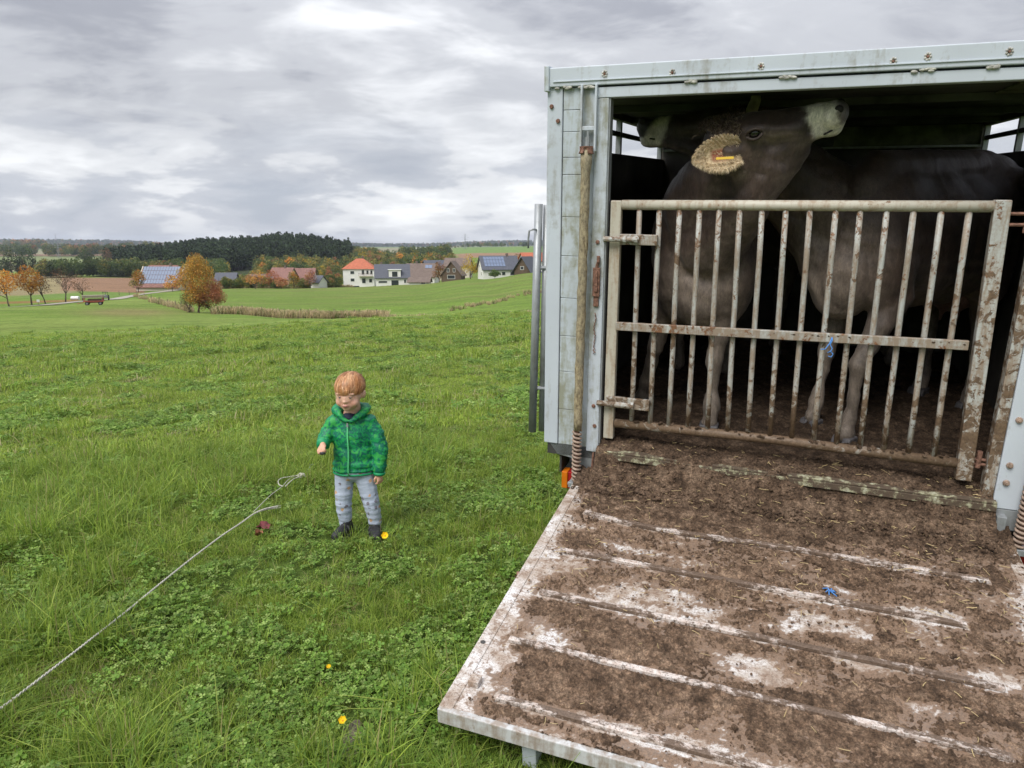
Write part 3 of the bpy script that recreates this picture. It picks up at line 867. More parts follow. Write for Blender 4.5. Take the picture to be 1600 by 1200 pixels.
for i, (px, d) in enumerate(posts):
    p = on_ground(px, d)
    o = link('fence_post', pm)
    lean = R(14) if i == 0 else R(random.uniform(-4, 4))
    o.matrix_world = Matrix.Translation(p) @ Matrix.Rotation(-lean, 4, 'Y') @ Matrix.Rotation(random.uniform(0, 6), 4, 'Z')
    tag(o, pl.get(i) or pl2[i], 'fence post', 'posts of the old field fence')

# ------------------------------------------------------------------ buildings
M['wall_white'] = simple('white_render', (0.74, 0.73, 0.70), 0.85, var=.04, scale=.6)
M['wall_beige'] = simple('beige_render', (0.55, 0.50, 0.42), 0.85, var=.05, scale=.6)
M['wall_wood'] = simple('dark_timber', (0.11, 0.075, 0.05), 0.8, var=.15, scale=2)
M['roof_red'] = simple('red_tiles', (0.42, 0.13, 0.07), 0.8, var=.2, scale=2.2)
M['roof_grey'] = simple('slate_tiles', (0.085, 0.09, 0.11), 0.65, var=.12, scale=2.2)
M['roof_brown'] = simple('brown_tiles', (0.16, 0.12, 0.10), 0.8, var=.2, scale=2.2)
M['roof_pink'] = simple('faded_red_tiles', (0.23, 0.12, 0.10), 0.8, var=.2, scale=2.2)
M['glass_dark'] = simple('window_glass', (0.03, 0.035, 0.045), 0.12, var=.05, spec=.6)
M['frame_white'] = simple('window_frame', (0.72, 0.72, 0.70), 0.5, var=.03)
M['solar'] = simple('solar_cells', (0.15, 0.19, 0.28), 0.25, var=.1, spec=.6)
M['solar_rim'] = simple('solar_rim', (0.5, 0.52, 0.55), 0.4, var=.05)
_wincache = {}
def window(parent, Mx, w, h):
    k = (round(w, 2), round(h, 2))
    if k not in _wincache:
        f = MB(); b = .09
        f.box((-w / 2, -.05, -h / 2), (-w / 2 + b, .06, h / 2)).box((w / 2 - b, -.05, -h / 2), (w / 2, .06, h / 2))
        f.box((-w / 2 + b, -.05, -h / 2), (w / 2 - b, .06, -h / 2 + b)).box((-w / 2 + b, -.05, h / 2 - b), (w / 2 - b, .06, h / 2))
        g = MB().box((-w / 2 + b, -.02, -h / 2 + b), (w / 2 - b, .03, h / 2 - b))
        a = f.mesh('window'); a.materials.append(M['frame_white']); c = g.mesh('pane'); c.materials.append(M['glass_dark'])
        _wincache[k] = (a, c)
    a, c = _wincache[k]
    o = link('window', a, None, parent, matrix=Mx)
    link('pane', c, None, o)
def house(label, px, d, yaw, L, W, eave, ridge, wall, roof, roofkind='gable', wins=(), gwins=(), solar=None, chim=(), dormer=None, name='village_house', balcony=None, sink=1.0, over=.5, halfhip=0):
    """long side faces -y (towards the camera when yaw = 0); L along x, W along y"""
    p = on_ground(px, d)
    T = Matrix.Translation(p) @ Matrix.Rotation(yaw, 4, 'Z')
    o = thing(name, label, 'house', T)
    mb = MB()
    l, w = L / 2, W / 2
    mb.box((-l, -w, -sink), (l, w, eave))
    if roofkind == 'gable':
        mb.prism([(-w, eave), (w, eave), (0, ridge - .12)], -l, -l + .3, 'x'); mb.prism([(-w, eave), (w, eave), (0, ridge - .12)], l - .3, l, 'x')
    mb.build('wall', wall, o)
    r = MB(); t = .22
    sl = (ridge - eave) / w; ov = over
    ez = eave - sl * ov
    if roofkind == 'gable':
        for s in (-1, 1):
            lo = l + ov
            if halfhip:
                hx = halfhip; top = l - hx * .7
                n = len(r.v)
                zc = ridge - (ridge - eave) * .45; yc = s * w * .45
                r.v += [(-lo, s * (w + ov), ez), (lo, s * (w + ov), ez), (lo, yc, zc), (top, 0, ridge), (-top, 0, ridge), (-lo, yc, zc)]
                r.v += [(a, b, c + t) for a, b, c in r.v[n:n + 6]]
                r.f += [(n, n + 1, n + 2, n + 3, n + 4, n + 5), (n + 11, n + 10, n + 9, n + 8, n + 7, n + 6)] + [(n + i, n + 6 + i, n + 6 + (i + 1) % 6, n + (i + 1) % 6) for i in range(6)]
            else:
                n = len(r.v)
                r.v += [(-lo, s * (w + ov), ez), (lo, s * (w + ov), ez), (lo, 0, ridge), (-lo, 0, ridge), (-lo, s * (w + ov), ez + t), (lo, s * (w + ov), ez + t), (lo, 0, ridge + t), (-lo, 0, ridge + t)]
                r.f += [(n, n + 1, n + 2, n + 3), (n + 7, n + 6, n + 5, n + 4), (n, n + 4, n + 5, n + 1), (n + 1, n + 5, n + 6, n + 2), (n + 3, n + 7, n + 4, n)]
        if halfhip:
            zc = ridge - (ridge - eave) * .45
            for s in (-1, 1):
                n = len(r.v); top = s * (l - halfhip * .7)
                r.v += [(s * (l + ov), -w * .45, zc + t), (s * (l + ov), w * .45, zc + t), (top, 0, ridge + t)]
                r.f += [(n, n + 1, n + 2)]
    else:
        n = len(r.v); hp = w * .9
        r.v += [(-l - ov, -w - ov, ez), (l + ov, -w - ov, ez), (l + ov, w + ov, ez), (-l - ov, w + ov, ez), (-l + hp, 0, ridge), (l - hp, 0, ridge)]
        r.f += [(n, n + 1, n + 5, n + 4), (n + 1, n + 2, n + 5), (n + 2, n + 3, n + 4, n + 5), (n + 3, n, n + 4), (n + 3, n + 2, n + 1, n)]
    ro = r.build('roof', roof, o)
    for cx, cyy in chim:
        MB().box((cx - .35, cyy - .35, ridge - 1.5), (cx + .35, cyy + .35, ridge + .9)).build('chimney', M['roof_brown'], ro)
    for x, z, ww, hh in wins:
        window(o, Matrix.Translation((x, -w - .03, z)), ww, hh)
    for y, z, ww, hh in gwins:
        window(o, Matrix.Translation((-l - .03, y, z)) @ Matrix.Rotation(R(-90), 4, 'Z'), ww, hh)
    if solar:
        x0, x1, n_, s0, s1, m_ = solar
        an = math.atan2(ridge - eave, w)
        pw = (x1 - x0) / n_; sl_len = math.hypot(w, ridge - eave); ph = (s1 - s0) * sl_len / m_
        pme = MB().box((-pw / 2 + .05, -ph / 2 + .05, 0), (pw / 2 - .05, ph / 2 - .05, .05)).mesh('solar_panel'); pme.materials.append(M['solar'])
        for i in range(n_):
            for j in range(m_):
                s = s0 * sl_len + (j + .5) * ph
                link('solar_panel', pme, None, o, matrix=Matrix.Translation((x0 + (i + .5) * pw, -w + math.cos(an) * s, eave + math.sin(an) * s + t + .05)) @ Matrix.Rotation(an, 4, 'X'))
    if dormer:
        x, dw, dz0, dz1 = dormer
        q = MB(); q.box((x - dw / 2, -w - .15, dz0), (x + dw / 2, -w * .1, dz1)); dd = q.build('dormer', wall, o)
        MB().box((x - dw / 2 - .3, -w - .45, dz1), (x + dw / 2 + .3, -w * .05, dz1 + .22)).build('dormer_roof', M['frame_white'], dd)
        window(o, Matrix.Translation((x, -w - .19, (dz0 + dz1) / 2 - .1)), dw * .5, (dz1 - dz0) * .75)
    if balcony:
        x, bw, z = balcony
        q = MB().box((x - bw / 2, -w - 1.3, z - .15), (x + bw / 2, -w, z)); bo = q.build('balcony', M['wall_beige'], o)
        q = MB()
        for i in range(int(bw / .35) + 1): q.box((x - bw / 2 + i * .35, -w - 1.3, z), (x - bw / 2 + i * .35 + .07, -w - 1.24, z + 1))
        q.box((x - bw / 2, -w - 1.32, z + 1), (x + bw / 2, -w - 1.22, z + 1.1)); q.build('railing', M['wall_wood'], bo)
    return o
WW, WB, WD = M['wall_white'], M['wall_beige'], M['wall_wood']
house('long barn with red half hipped roof covered in blue solar panels', 254, 252, R(-6), 14.0, 9.0, 1.6, 7.6, WB, M['roof_pink'], solar=(-6.2, 6.0, 13, .06, .92, 4), halfhip=3.2, name='barn', chim=[(2.5, 0)])
house('small house with grey roof and white gable right of the tall orange field tree', 352, 292, R(8), 7.0, 6.5, 3.0, 5.6, WW, M['roof_grey'], wins=[(-1.6, 1.6, 1.2, 1.6), (1.5, 1.6, 1.6, 1.3)], gwins=[(0, 1.5, 1.0, 1.2)])
house('low house with weathered grey roof behind the hedge, left of the red roofs', 408, 284, R(28), 8.5, 8.5, 1.8, 5.0, WB, M['roof_brown'], wins=[(0, 1.0, 1.4, 1.0)])
house('first red roofed house at the left of the village, behind a red brown bush', 441, 285, R(-10), 8.0, 8.0, 3.6, 7.4, WB, M['roof_pink'], wins=[(-2, 2.4, 1.1, 1.2), (1.5, 2.4, 1.1, 1.2)], chim=[(1, 0)])
house('second red roofed house, between the small orange tree and the purple red tree', 472, 290, R(5), 9.0, 8.0, 3.6, 7.2, WW, M['roof_pink'], wins=[(-2.5, 2.4, 1.1, 1.2), (2.2, 2.4, 1.1, 1.2)])
house('small white cottage with dark roof beside the dark green round tree', 496, 258, R(-24), 3.6, 4.6, 2.1, 4.1, WW, M['roof_grey'], gwins=[(0, 1.2, .9, .9)])
house('three storey white villa with bright red hipped roof and balconies', 562, 268, R(4), 11.0, 9.5, 6.9, 10.2, WW, M['roof_red'], 'hip', wins=[(-2.2, 5.3, 1.5, 1.2), (-2.2, 2.7, 1.5, 1.2), (1.6, 5.4, 1.0, 1.7), (3.2, 5.4, .9, 1.5), (4.6, 5.4, .9, 1.5), (1.8, 2.4, 1.4, 1.9), (4.2, 2.4, 1.2, 1.4), (-1.5, .2, 3.4, .9)], balcony=(2.6, 5.0, 4.1), gwins=[(0, 5.2, 1.1, 1.2)], chim=[(1, 1)])
house('white house with dark grey roof and wide white dormer, beside the white villa', 612, 252, R(10), 11.2, 8.5, 2.9, 7.0, WW, M['roof_grey'], wins=[(-3.3, 1.3, 3.0, .8), (.8, 1.0, 2.6, 1.9), (4.2, 1.5, .8, 1.3)], gwins=[(1.6, 3.9, .8, 1.6), (-1.2, 1.4, .9, 1.4)], dormer=(.8, 4.0, 2.7, 5.3), chim=[(-3.6, .4)])
house('house with weathered brown roof and skylights left of the tawny tree', 659, 262, R(-4), 10.5, 9.0, 3.0, 7.2, WW, M['roof_brown'], wins=[(-3, 1.6, 1.2, 1.2), (1, 1.4, 2.2, 1.2), (3.8, 1.5, 1.2, 1.3)], solar=(1.4, 4.0, 2, .58, .86, 1), chim=[(-2, .3)])
house('low annex with white front under the brown roofed house', 655, 247, R(-4), 7.0, 4.0, 1.0, 2.3, WW, M['roof_brown'], wins=[(1.5, .5, 1.6, .6)], name='garden_annex')
house('dark timber chalet with steep pale edged gable and balcony', 708, 243, R(84), 8.0, 6.6, 2.2, 6.4, WD, M['roof_brown'], gwins=[(-1.0, 3.6, .8, 1.3), (1.0, 3.6, .8, 1.3), (0, 1.4, 2.6, 1.3)], name='chalet')
house('white house with long roof carrying pale solar panels, right of the yellow tree', 778, 222, R(14), 11.0, 8.4, 2.9, 6.6, WW, M['roof_grey'], wins=[(-1.8, 1.5, 1.6, 1.1), (.8, 1.5, 1.2, 1.1), (3.6, 1.5, 1.6, 1.2)], gwins=[(1.4, 3.6, .9, .8), (-1.4, 1.4, .9, 1.1)], solar=(-4.9, 1.6, 7, .12, .9, 3), chim=[(2.8, 0)])
house('dark A frame house beside the galvanised pipes of the trailer', 823, 216, R(60), 5.6, 5.4, 1.0, 4.8, WD, M['roof_grey'], gwins=[(0, 1.6, 1.2, 1.0)], over=.7)
house('white house with red roof behind the dark A frame house', 830, 245, R(20), 7.0, 6.0, 4.2, 6.6, WW, M['roof_red'], wins=[(-1.5, 3, .9, 1)])
house('dark grey roof peeking out behind the brown roofed house', 678, 330, R(20), 9.0, 8.0, 6.0, 9.2, WB, M['roof_grey'])
house('brown roof showing behind the chalet, left of the yellow tree', 716, 318, R(-6), 11.0, 8.0, 5.6, 8.8, WB, M['roof_brown'])
house('pale brown roof showing left of the brown roofed house, behind the white villa', 634, 330, R(12), 9.0, 8.0, 4.6, 7.6, WB, M['roof_brown'])

# pylons and masts
M['steel_far'] = simple('pylon_steel', (0.30, 0.31, 0.33), 0.6, .3)
def pylon(label, px, d, h, arms=True, name='power_pylon'):
    p = on_ground(px, d); o = thing(name, label, 'pylon' if arms else 'mast', Matrix.Translation(p))
    b = h * .09; mb = MB(); r = h * .006
    for sx in (-1, 1):
        for sy in (-1, 1): mb.tube([(sx * b, sy * b, -1), (sx * b * .35, sy * b * .35, h * .6), (0, 0, h)], r, 4)
    n = 7
    for i in range(n):
        z0 = h * i / n * .95; z1 = h * (i + 1) / n * .95
        w0 = b * (1 - z0 / h * .95); w1 = b * (1 - z1 / h * .95)
        for s in (-1, 1): mb.tube([(-w0 * s, -w0, z0), (w1 * s, -w1, z1)], r * .7, 4); mb.tube([(-w0 * s, w0, z0), (w1 * s, w1, z1)], r * .7, 4)
    mb.build('lattice', M['steel_far'], o)
    if arms:
        for z, w in ((.62, .2), (.75, .26), (.88, .16)):
            MB().tube([(-w * h, 0, z * h), (0, 0, z * h + h * .03), (w * h, 0, z * h)], r, 4).build('cross_arm', M['steel_far'], o)
pylon('tall lattice power pylon on the horizon right of centre', 727, 1600, 34)
pylon('small lattice pylon standing in the hedge beyond the lane trees', 92, 1350, 26)
pylon('thin radio mast on the far left ridge', 90, 5900, 62, False, 'radio_mast')

# hay wagon and tractor on the lane
M['red_paint'] = simple('faded_red_paint', (0.32, 0.07, 0.05), 0.6, var=.2)
M['rubber'] = simple('rubber', (0.025, 0.025, 0.027), 0.85)
M['planks'] = simple('grey_planks', (0.30, 0.26, 0.20), 0.85, var=.2, scale=5)
M['greypaint'] = simple('grey_machine_paint', (0.22, 0.23, 0.24), 0.5)
def wheel(parent, c, r, w, axis='x', name='wheel'):
    mb = MB()
    e = Vector((w / 2, 0, 0)) if axis == 'x' else Vector((0, w / 2, 0))
    c = Vector(c)
    mb.tube([c - e, c - e * .7, c + e * .7, c + e], [r * .88, r, r, r * .88], 18)
    o = mb.build(name, M['rubber'], parent, smooth=False)
    MB().tube([c - e * 1.08, c + e * 1.08], r * .5, 12).build('rim', M['greypaint'], o)
    return o
p = on_ground(139, 150)
T = Matrix.Translation(p) @ Matrix.Rotation(R(24), 4, 'Z')
o = thing('farm_wagon', 'old red flatbed farm wagon stacked with boards, parked where the field meets the lane', 'wagon', T)
MB().box((-1.6, -.85, .62), (1.6, .85, .8)).build('flatbed', M['red_paint'], o)
MB().box((-1.3, -.5, .42), (1.3, .5, .62)).build('chassis', M['red_paint'], o)
for i in range(5):
    MB().box((-1.75 + random.uniform(-.1, .1), -.8, 1.35 + i * .09), (1.7 + random.uniform(-.1, .1), .8 - i * .05, 1.42 + i * .09)).build('board', M['planks'], o)
for x in (-1.5, 1.5):
    for y in (-.82, .75): MB().box((x - .05, y, .8), (x + .05, y + .07, 1.36)).build('stake', M['red_paint'], o)
MB().box((-.9, -.6, .8), (1.2, .6, 1.1)).build('crate_load', M['wall_wood'], o)
for x in (-1.05, 1.05):
    for y in (-.72, .72): wheel(o, (x, y, .33), .34, .2, 'y')
MB().tube([(-1.6, 0, .5), (-2.7, 0, .3)], .06, 6).build('drawbar', M['red_paint'], o)
p = on_ground(158, 186)
T = Matrix.Translation(p) @ Matrix.Rotation(R(-60), 4, 'Z')
o = thing('tractor', 'small dark tractor standing on the lane behind the farm wagon', 'tractor', T)
MB().box((-1.3, -.32, .6), (.35, .32, 1.15)).build('bonnet', M['greypaint'], o, bevel=.05)
MB().box((.3, -.5, .6), (1.15, .5, 1.0)).build('body', M['greypaint'], o)
q = MB()
for x in (.35, 1.15):
    for y in (-.48, .44): q.box((x - .04, y, 1.0), (x + .04, y + .05, 1.85))
q.box((.2, -.6, 1.85), (1.3, .6, 1.92)); q.build('roll_cage', M['rubber'], o)
for x, r_ in ((-.95, .38), (.8, .6)):
    for y in (-.6, .6): wheel(o, (x, y, r_), r_, .3, 'y')
M['wrap'] = simple('white_wrap', (0.7, 0.7, 0.7), .5)
for i, (px, d) in enumerate(((107.5, 198), (112.5, 197))):
    pp = on_ground(px, d); q = MB(); q.tube([(-.55, 0, .42), (-.5, 0, .42), (.5, 0, .42), (.55, 0, .42)], [.36, .45, .45, .36], 14)
    b = q.build('wrapped_bale', M['wrap'], None, smooth=False); b.location = pp
    tag(b, ['left one of the two small white wrapped bales beyond the lane', 'right one of the two small white wrapped bales beyond the lane'][i], 'bale', 'white bales on the green verge')
pp = on_ground(51, 178)
q = MB().box((-.03, -.03, 0), (.03, .03, 1.0)); o = q.build('sign_post', M['postwood'], None); o.location = pp
tag(o, 'small white sign on a post at the foot of the lane trees', 'sign')
MB().box((-.3, -.06, .55), (.3, -.03, 1.05)).build('sign_board', M['wrap'], o)

# ================================================================== LIVESTOCK TRAILER
# trailer frame: u to the right along the tail, v forward into the trailer, h up; nose slightly raised
TU = Vector((0.9337149, -0.3567135, -0.03052803)); TV = Vector((0.3579997, 0.92941935, 0.08953155)); TH = Vector((-0.00356377, -0.09452597, 0.99551602))
TO = Vector((0.41997295, 3.33009941, 0.5662099))
TRM = Matrix(((TU.x, TV.x, TH.x, TO.x), (TU.y, TV.y, TH.y, TO.y), (TU.z, TV.z, TH.z, TO.z), (0, 0, 0, 1)))
TRI = TRM.inverted()
def tw(u, v, h): return TRM @ Vector((u, v, h))
def ground_h(u, v):
    """height of the ground below trailer point (u, v), in trailer height"""
    h = -0.5
    for _ in range(6):
        p = tw(u, v, h); h -= (p.z - gz(p.x, p.y)) / TH.z
    return h

def painted(name, base, dirt=(0.20, 0.17, 0.10), amount=0.5, rust=0.3, low=0.0, rough=0.5, sc=1.0, metal=0.0):
    """weathered paint: faded base, algae streaks running down, chips of rust"""
    t = NT(name)
    v = t.map()
    st = t.map((9 * sc, 9 * sc, 1.4 * sc))
    n1 = t.noise(st, 1.6, 6, 0.65, 0.4); n2 = t.noise(v, 26 * sc, 5, 0.7); n3 = t.noise(v, 7 * sc, 6, 0.72, 0.6)
    n4 = t.noise(v, 2.1, 3, 0.5)
    c = t.ramp(n4, [(0.3, tuple(x * 0.88 for x in base)), (0.7, tuple(min(1, x * 1.06) for x in base))])
    a = 0.70 - 0.22 * amount
    m1 = t.ramp(t.math('MULTIPLY_ADD', n2, 0.35, t.math('MULTIPLY', n1, 0.75)), [(a - .06, 0.0), (a + .10, 1.0)])
    c = t.mix(t.math('MULTIPLY', m1, 0.85), c, dirt)
    b = 0.74 - 0.16 * rust
    n3 = t.math('MULTIPLY_ADD', t.math('SUBTRACT', n4, .5), .55 * rust, n3)
    m2 = t.ramp(t.math('MULTIPLY_ADD', n2, 0.30, t.math('MULTIPLY', n3, 0.78)), [(b - .015, 0.0), (b + .02, 1.0)])
    c = t.mix(m2, c, t.ramp(n2, [(0.3, (0.10, 0.045, 0.022)), (0.7, (0.24, 0.12, 0.06))]))
    if low:
        z = t.sepz(v)[2]
        m3 = t.math('ADD', t.math('MULTIPLY_ADD', z, -low, 0.10), t.math('MULTIPLY', n3, 1.0))
        m3 = t.ramp(m3, [(0.57, 0.0), (0.62, 1.0)])
        c = t.mix(m3, c, t.ramp(n2, [(0.3, (0.085, 0.055, 0.034)), (0.7, (0.20, 0.135, 0.085))]))
    t.set('Base Color', c).set('Roughness', rough).set('Metallic', metal).set('Specular IOR Level', 0.4)
    t.bump(t.math('ADD', m2, t.math('MULTIPLY', n2, .3)), 0.35, 0.0025)
    return t.m
M['paint'] = painted('pale_grey_paint', (0.53, 0.58, 0.635), dirt=(.27, .26, .22), amount=.22, rust=.06)
M['paint2'] = painted('pale_grey_panel', (0.50, 0.555, 0.60), dirt=(0.25, .25, .17), amount=.66, rust=.14)
M['bar'] = painted('gate_paint', (0.45, 0.465, 0.44), dirt=(0.27, 0.20, 0.14), amount=.85, rust=.86, low=.11, sc=3.2)
M['rail_dirty'] = painted('rail_dirty', (0.45, 0.465, 0.44), dirt=(0.25, 0.18, 0.12), amount=1.0, rust=1.0, sc=2.3)
M['mucky_bar'] = painted('mucky_bar', (0.40, 0.39, 0.35), dirt=(0.22, 0.15, 0.10), amount=.9, rust=.85, low=-.6, sc=3.2)
M['railtop'] = painted('gate_rail', (0.50, 0.47, 0.39), dirt=(0.34, 0.25, 0.17), amount=.6, rust=.35, sc=2.6)
M['jamb'] = painted('worn_jamb_paint', (0.53, 0.58, 0.635), dirt=(.24, .24, .17), amount=.62, rust=.22)
M['galv'] = painted('galvanised_steel', (0.34, 0.36, 0.375), dirt=(0.20, .20, .19), amount=.5, rust=.02, rough=.42, metal=.3)
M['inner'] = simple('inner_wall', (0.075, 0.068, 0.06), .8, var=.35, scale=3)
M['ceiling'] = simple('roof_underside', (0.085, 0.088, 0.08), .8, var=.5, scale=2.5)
M['rust'] = simple('rusty_steel', (0.19, 0.10, 0.07), .85, var=.4, scale=60, bump=.5)
M['dark'] = simple('dark_void_steel', (0.05, 0.048, 0.045), .7, var=.2)
M['red_lens'] = simple('red_lens', (0.32, 0.012, 0.015), .22, var=.1, spec=.6)
M['orange_lens'] = simple('orange_lens', (0.65, 0.17, 0.01), .25, var=.1, spec=.6)
def sleeve_mat():
    t = NT('gas_sleeve'); v = t.map((1, 1, .45)); n = t.noise(v, 90, 6, .75); m = t.noise(v, 9, 4, .6)
    c = t.ramp(n, [(.38, (0.15, 0.11, 0.06)), (.62, (0.47, 0.39, 0.24))]); c = t.mix(t.ramp(m, [(.45, 0.0), (.7, .6)]), c, (0.24, 0.235, 0.19))
    t.set('Base Color', c).set('Roughness', .8); t.bump(n, 1.0, .006); return t.m
M['sleeve'] = sleeve_mat()
M['spring'] = simple('spring_steel', (0.30, 0.22, 0.17), .6, var=.3, scale=60)
M['algae'] = simple('green_stained_panel', (0.13, 0.14, 0.08), .8, var=.5, scale=5)

TR = thing('livestock_trailer', 'pale grey cattle trailer with its tail ramp lowered and three brown cows inside', 'trailer', TRM)
W1, FR, RH = 1.92, 2.75, 1.62        # right inner wall, front wall, roof underside
def tb(name, a, b, mat, bevel=.003, parent=None, label=None):
    return MB().box(a, b).build(name, mat, parent or TR, bevel=bevel, label=label)
tb('floor', (-.26, .0, -.06), (W1, FR, -.005), M['dark'], 0)
# side walls with the two open slots under the roof
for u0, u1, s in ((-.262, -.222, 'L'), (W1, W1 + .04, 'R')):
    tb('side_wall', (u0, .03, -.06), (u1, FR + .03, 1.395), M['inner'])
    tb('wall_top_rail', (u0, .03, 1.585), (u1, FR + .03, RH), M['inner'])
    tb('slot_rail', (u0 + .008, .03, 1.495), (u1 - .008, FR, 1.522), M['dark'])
    for v in (1.26, 2.68) if s == 'L' else (.45, 1.88, 2.7):
        tb('slot_post', (u0 + .004, v - .017, 1.395), (u1 - .004, v + .017, 1.585), M['galv'], .002)
    q = MB()
    x = u0 - .012 if s == 'L' else u1 + .002
    for i in range(7): q.box((x, .05 + i * .39, -.02), (x + .010, .40 + i * .39, 1.37))
    q.build('outer_cladding', M['paint'], TR, bevel=.003)
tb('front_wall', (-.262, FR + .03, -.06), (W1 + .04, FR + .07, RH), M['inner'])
tb('front_beam', (-.22, FR - .02, 1.47), (1.0, FR + .028, 1.60), M['ceiling'])
tb('front_beam', (1.0, FR - .02, 1.47), (W1, FR + .028, 1.60), M['algae'])
tb('front_ledge', (-.22, FR - .04, 1.452), (W1, FR + .028, 1.468), M['galv'])
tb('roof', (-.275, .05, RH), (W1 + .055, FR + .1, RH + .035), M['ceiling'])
for v in (.75, 1.55, 2.3):
    tb('roof_bow', (-.22, v - .02, RH - .035), (W1, v + .02, RH - .001), M['ceiling'])
tb('roof_patch', (1.55, .35, RH - .012), (1.86, .95, RH - .002), M['algae'])
# rear header
M['sealant'] = simple('old_sealant', (.46, .45, .41), .8, var=.3, scale=60)
tb('header_beam', (-.278, -.022, 1.637), (W1 + .06, .048, 1.714), M['paint'], .004)
tb('header_lip', (-.245, -.027, 1.655), (W1 + .05, -.0225, 1.660), M['paint'], .001)
tb('header_trim', (-.055, -.012, 1.587), (W1 - .25, .045, 1.629), M['paint'], .003)
tb('corner_cap', (-.284, -.030, 1.620), (-.262, .05, 1.722), M['paint2'], .003)
for u in (-.02, .26, .60, 1.06, 1.17, 1.42):
    q = MB(); z = 1.675 + random.uniform(-.008, .008)
    for k_ in range(7): q.ell((u + .009 * math.cos(k_ * .9), -.0235, z + .011 * math.sin(k_ * .9)), (.0045, .0025, .0045), None, 7, 5)
    ro_ = q.build('rivet', M['sealant'], TR, smooth=True)
    MB().tube([(u, -.0225, z), (u, -.0275, z)], [.0055, .004], 8).build('rivet_hole', M['rust'], ro_)
for u, w in ((.33, .05), (.70, .05), (1.16, .07), (1.38, .03), (-.16, .14), (-.09, .05)):
    r_ = random.Random(int(u * 100)); q = MB()
    for i in range(9):
        q.ell((u + r_.uniform(-w, w) * .5, -.016, 1.634 + r_.uniform(-.006, .006)), (.012, .007, .006), None, 7, 5)
    q.build('sealant', M['sealant'], TR, smooth=True)
# left post, built of strips and panels
tb('corner_strip', (-.276, -.008, -.003), (-.206, .05, 1.636), M['paint'], .004)
tb('post_core', (-.205, .012, -.005), (-.002, .05, 1.633), M['dark'], 0)
seams = [1.634, 1.544, 1.455, 1.348, 1.275, 1.092, .918, .724, .544, .369, .179, -.003]
for a, b in zip(seams[:-1], seams[1:]):
    tb('post_panel', (-.203, -.004 + random.uniform(0, .002), b + .0009), (-.116, .011, a - .0009), M['paint2'], .002)
tb('post_channel', (-.115, .0, -.003), (-.062, .011, 1.633), M['jamb'], .002)
tb('door_jamb', (-.060, -.010, -.02), (-.0, .052, 1.586), M['jamb'], .004)
tb('jamb_edge', (.0005, -.004, -.02), (.006, .048, 1.586), M['galv'], .001)
# spring gear of the tail ramp
def ramp_gear(uc, vz, h_top, parent):
    q = MB()
    q.box((uc - .037, -.034, 1.37), (uc - .028, -.011, 1.640)); q.box((uc + .026, -.034, 1.37), (uc + .035, -.011, 1.640))
    q.box((uc - .028, -.030, 1.457), (uc + .026, -.014, 1.474)); q.build('gear_bracket', M['paint'], parent, bevel=.002)
    MB().tube([(uc, -.03, 1.455), (uc, -.03, 1.43), (uc, -.034, 1.43), (uc, -.036, 1.38)], [.006, .006, .011, .011], 8).build('gear_bolt', M['galv'], parent)
    q = MB(); n = 26
    pts, rr = [], []
    for i in range(n):
        z = 1.375 + (.098 - 1.375) * i / (n - 1)
        pts.append((uc + (-.010) * i / n + .0016 * math.sin(i * 1.9), vz - .006 + .0016 * math.cos(i * 2.3), z)); rr.append(.0205 + .0012 * math.sin(i * 2.7) + (.004 if i < 2 else 0))
    q.tube(pts, rr, 14); q.build('spring_sleeve', M['sleeve'], parent, smooth=True)
    q = MB()
    r_ = random.Random(3)
    for i in range(9):
        a = i * .7; q.box((-.012, -.002, -.018), (.012, .002, .014), Matrix.Translation((uc + .024 * math.cos(a), vz + .02 * math.sin(a) - .006, 1.378)) @ Matrix.Rotation(a + 1.57, 4, 'Z') @ Matrix.Rotation(r_.uniform(-.5, .5), 4, 'X'))
    q.build('torn_collar', M['rust'], parent)
    q = MB(); pts = []
    turns = 13
    for i in range(turns * 14 + 1):
        a = 2 * math.pi * i / 14; z = .098 - .262 * i / (turns * 14)
        pts.append((uc - .011 + .0185 * math.cos(a), vz - .006 + .0185 * math.sin(a), z))
    q.tube(pts, .0062, 6); q.build('coil_spring', M['spring'], parent, smooth=True)
    MB().tube([(uc - .011, vz - .006, .1), (uc - .011, vz - .006, -.18)], .012, 8).build('spring_rod', M['rust'], parent)
    q = MB(); q.box((uc - .045, vz - .03, -.196), (uc + .05, vz + .03, -.17)); q.tube([(uc - .05, vz - .012, -.183), (uc + .055, vz - .012, -.183)], .011, 8)
    q.build('spring_clamp', M['galv'], parent, bevel=.002)
ramp_gear(-.083, -.045, 1.375, TR)
ramp_gear(1.755, -.045, 1.375, TR)
# rusty latch, chain remnants and bolts on the jamb
q = MB(); q.box((-.046, -.026, .742), (-.014, -.0105, .872)); q.box((-.038, -.034, .765), (-.022, -.026, .86)); q.box((-.042, -.02, .695), (-.018, -.0105, .74)); q.tube([(-.03, -.02, .872), (-.022, -.024, .90), (-.024, -.018, .925)], .008, 7)
q.build('latch', M['rust'], TR, bevel=.002)
q = MB()
for i in range(12):
    z = .665 - i * .016; q.tube([(-.034 + .004 * math.sin(i), -.015, z), (-.03 + .004 * math.sin(i * 1.3), -.018, z - .009), (-.034 + .004 * math.sin(i + 1), -.015, z - .016)], .0022, 5)
q.build('latch_chain', M['rust'], TR)
for h, u in ((.985, -.032), (.215, -.028), (.115, -.02), (1.5, -.225), (1.56, -.255)):
    q = MB(); q.tube([(u, -.0105, h), (u, -.017, h)], [.010, .008], 8); q.build('bolt', M['rust'], TR)
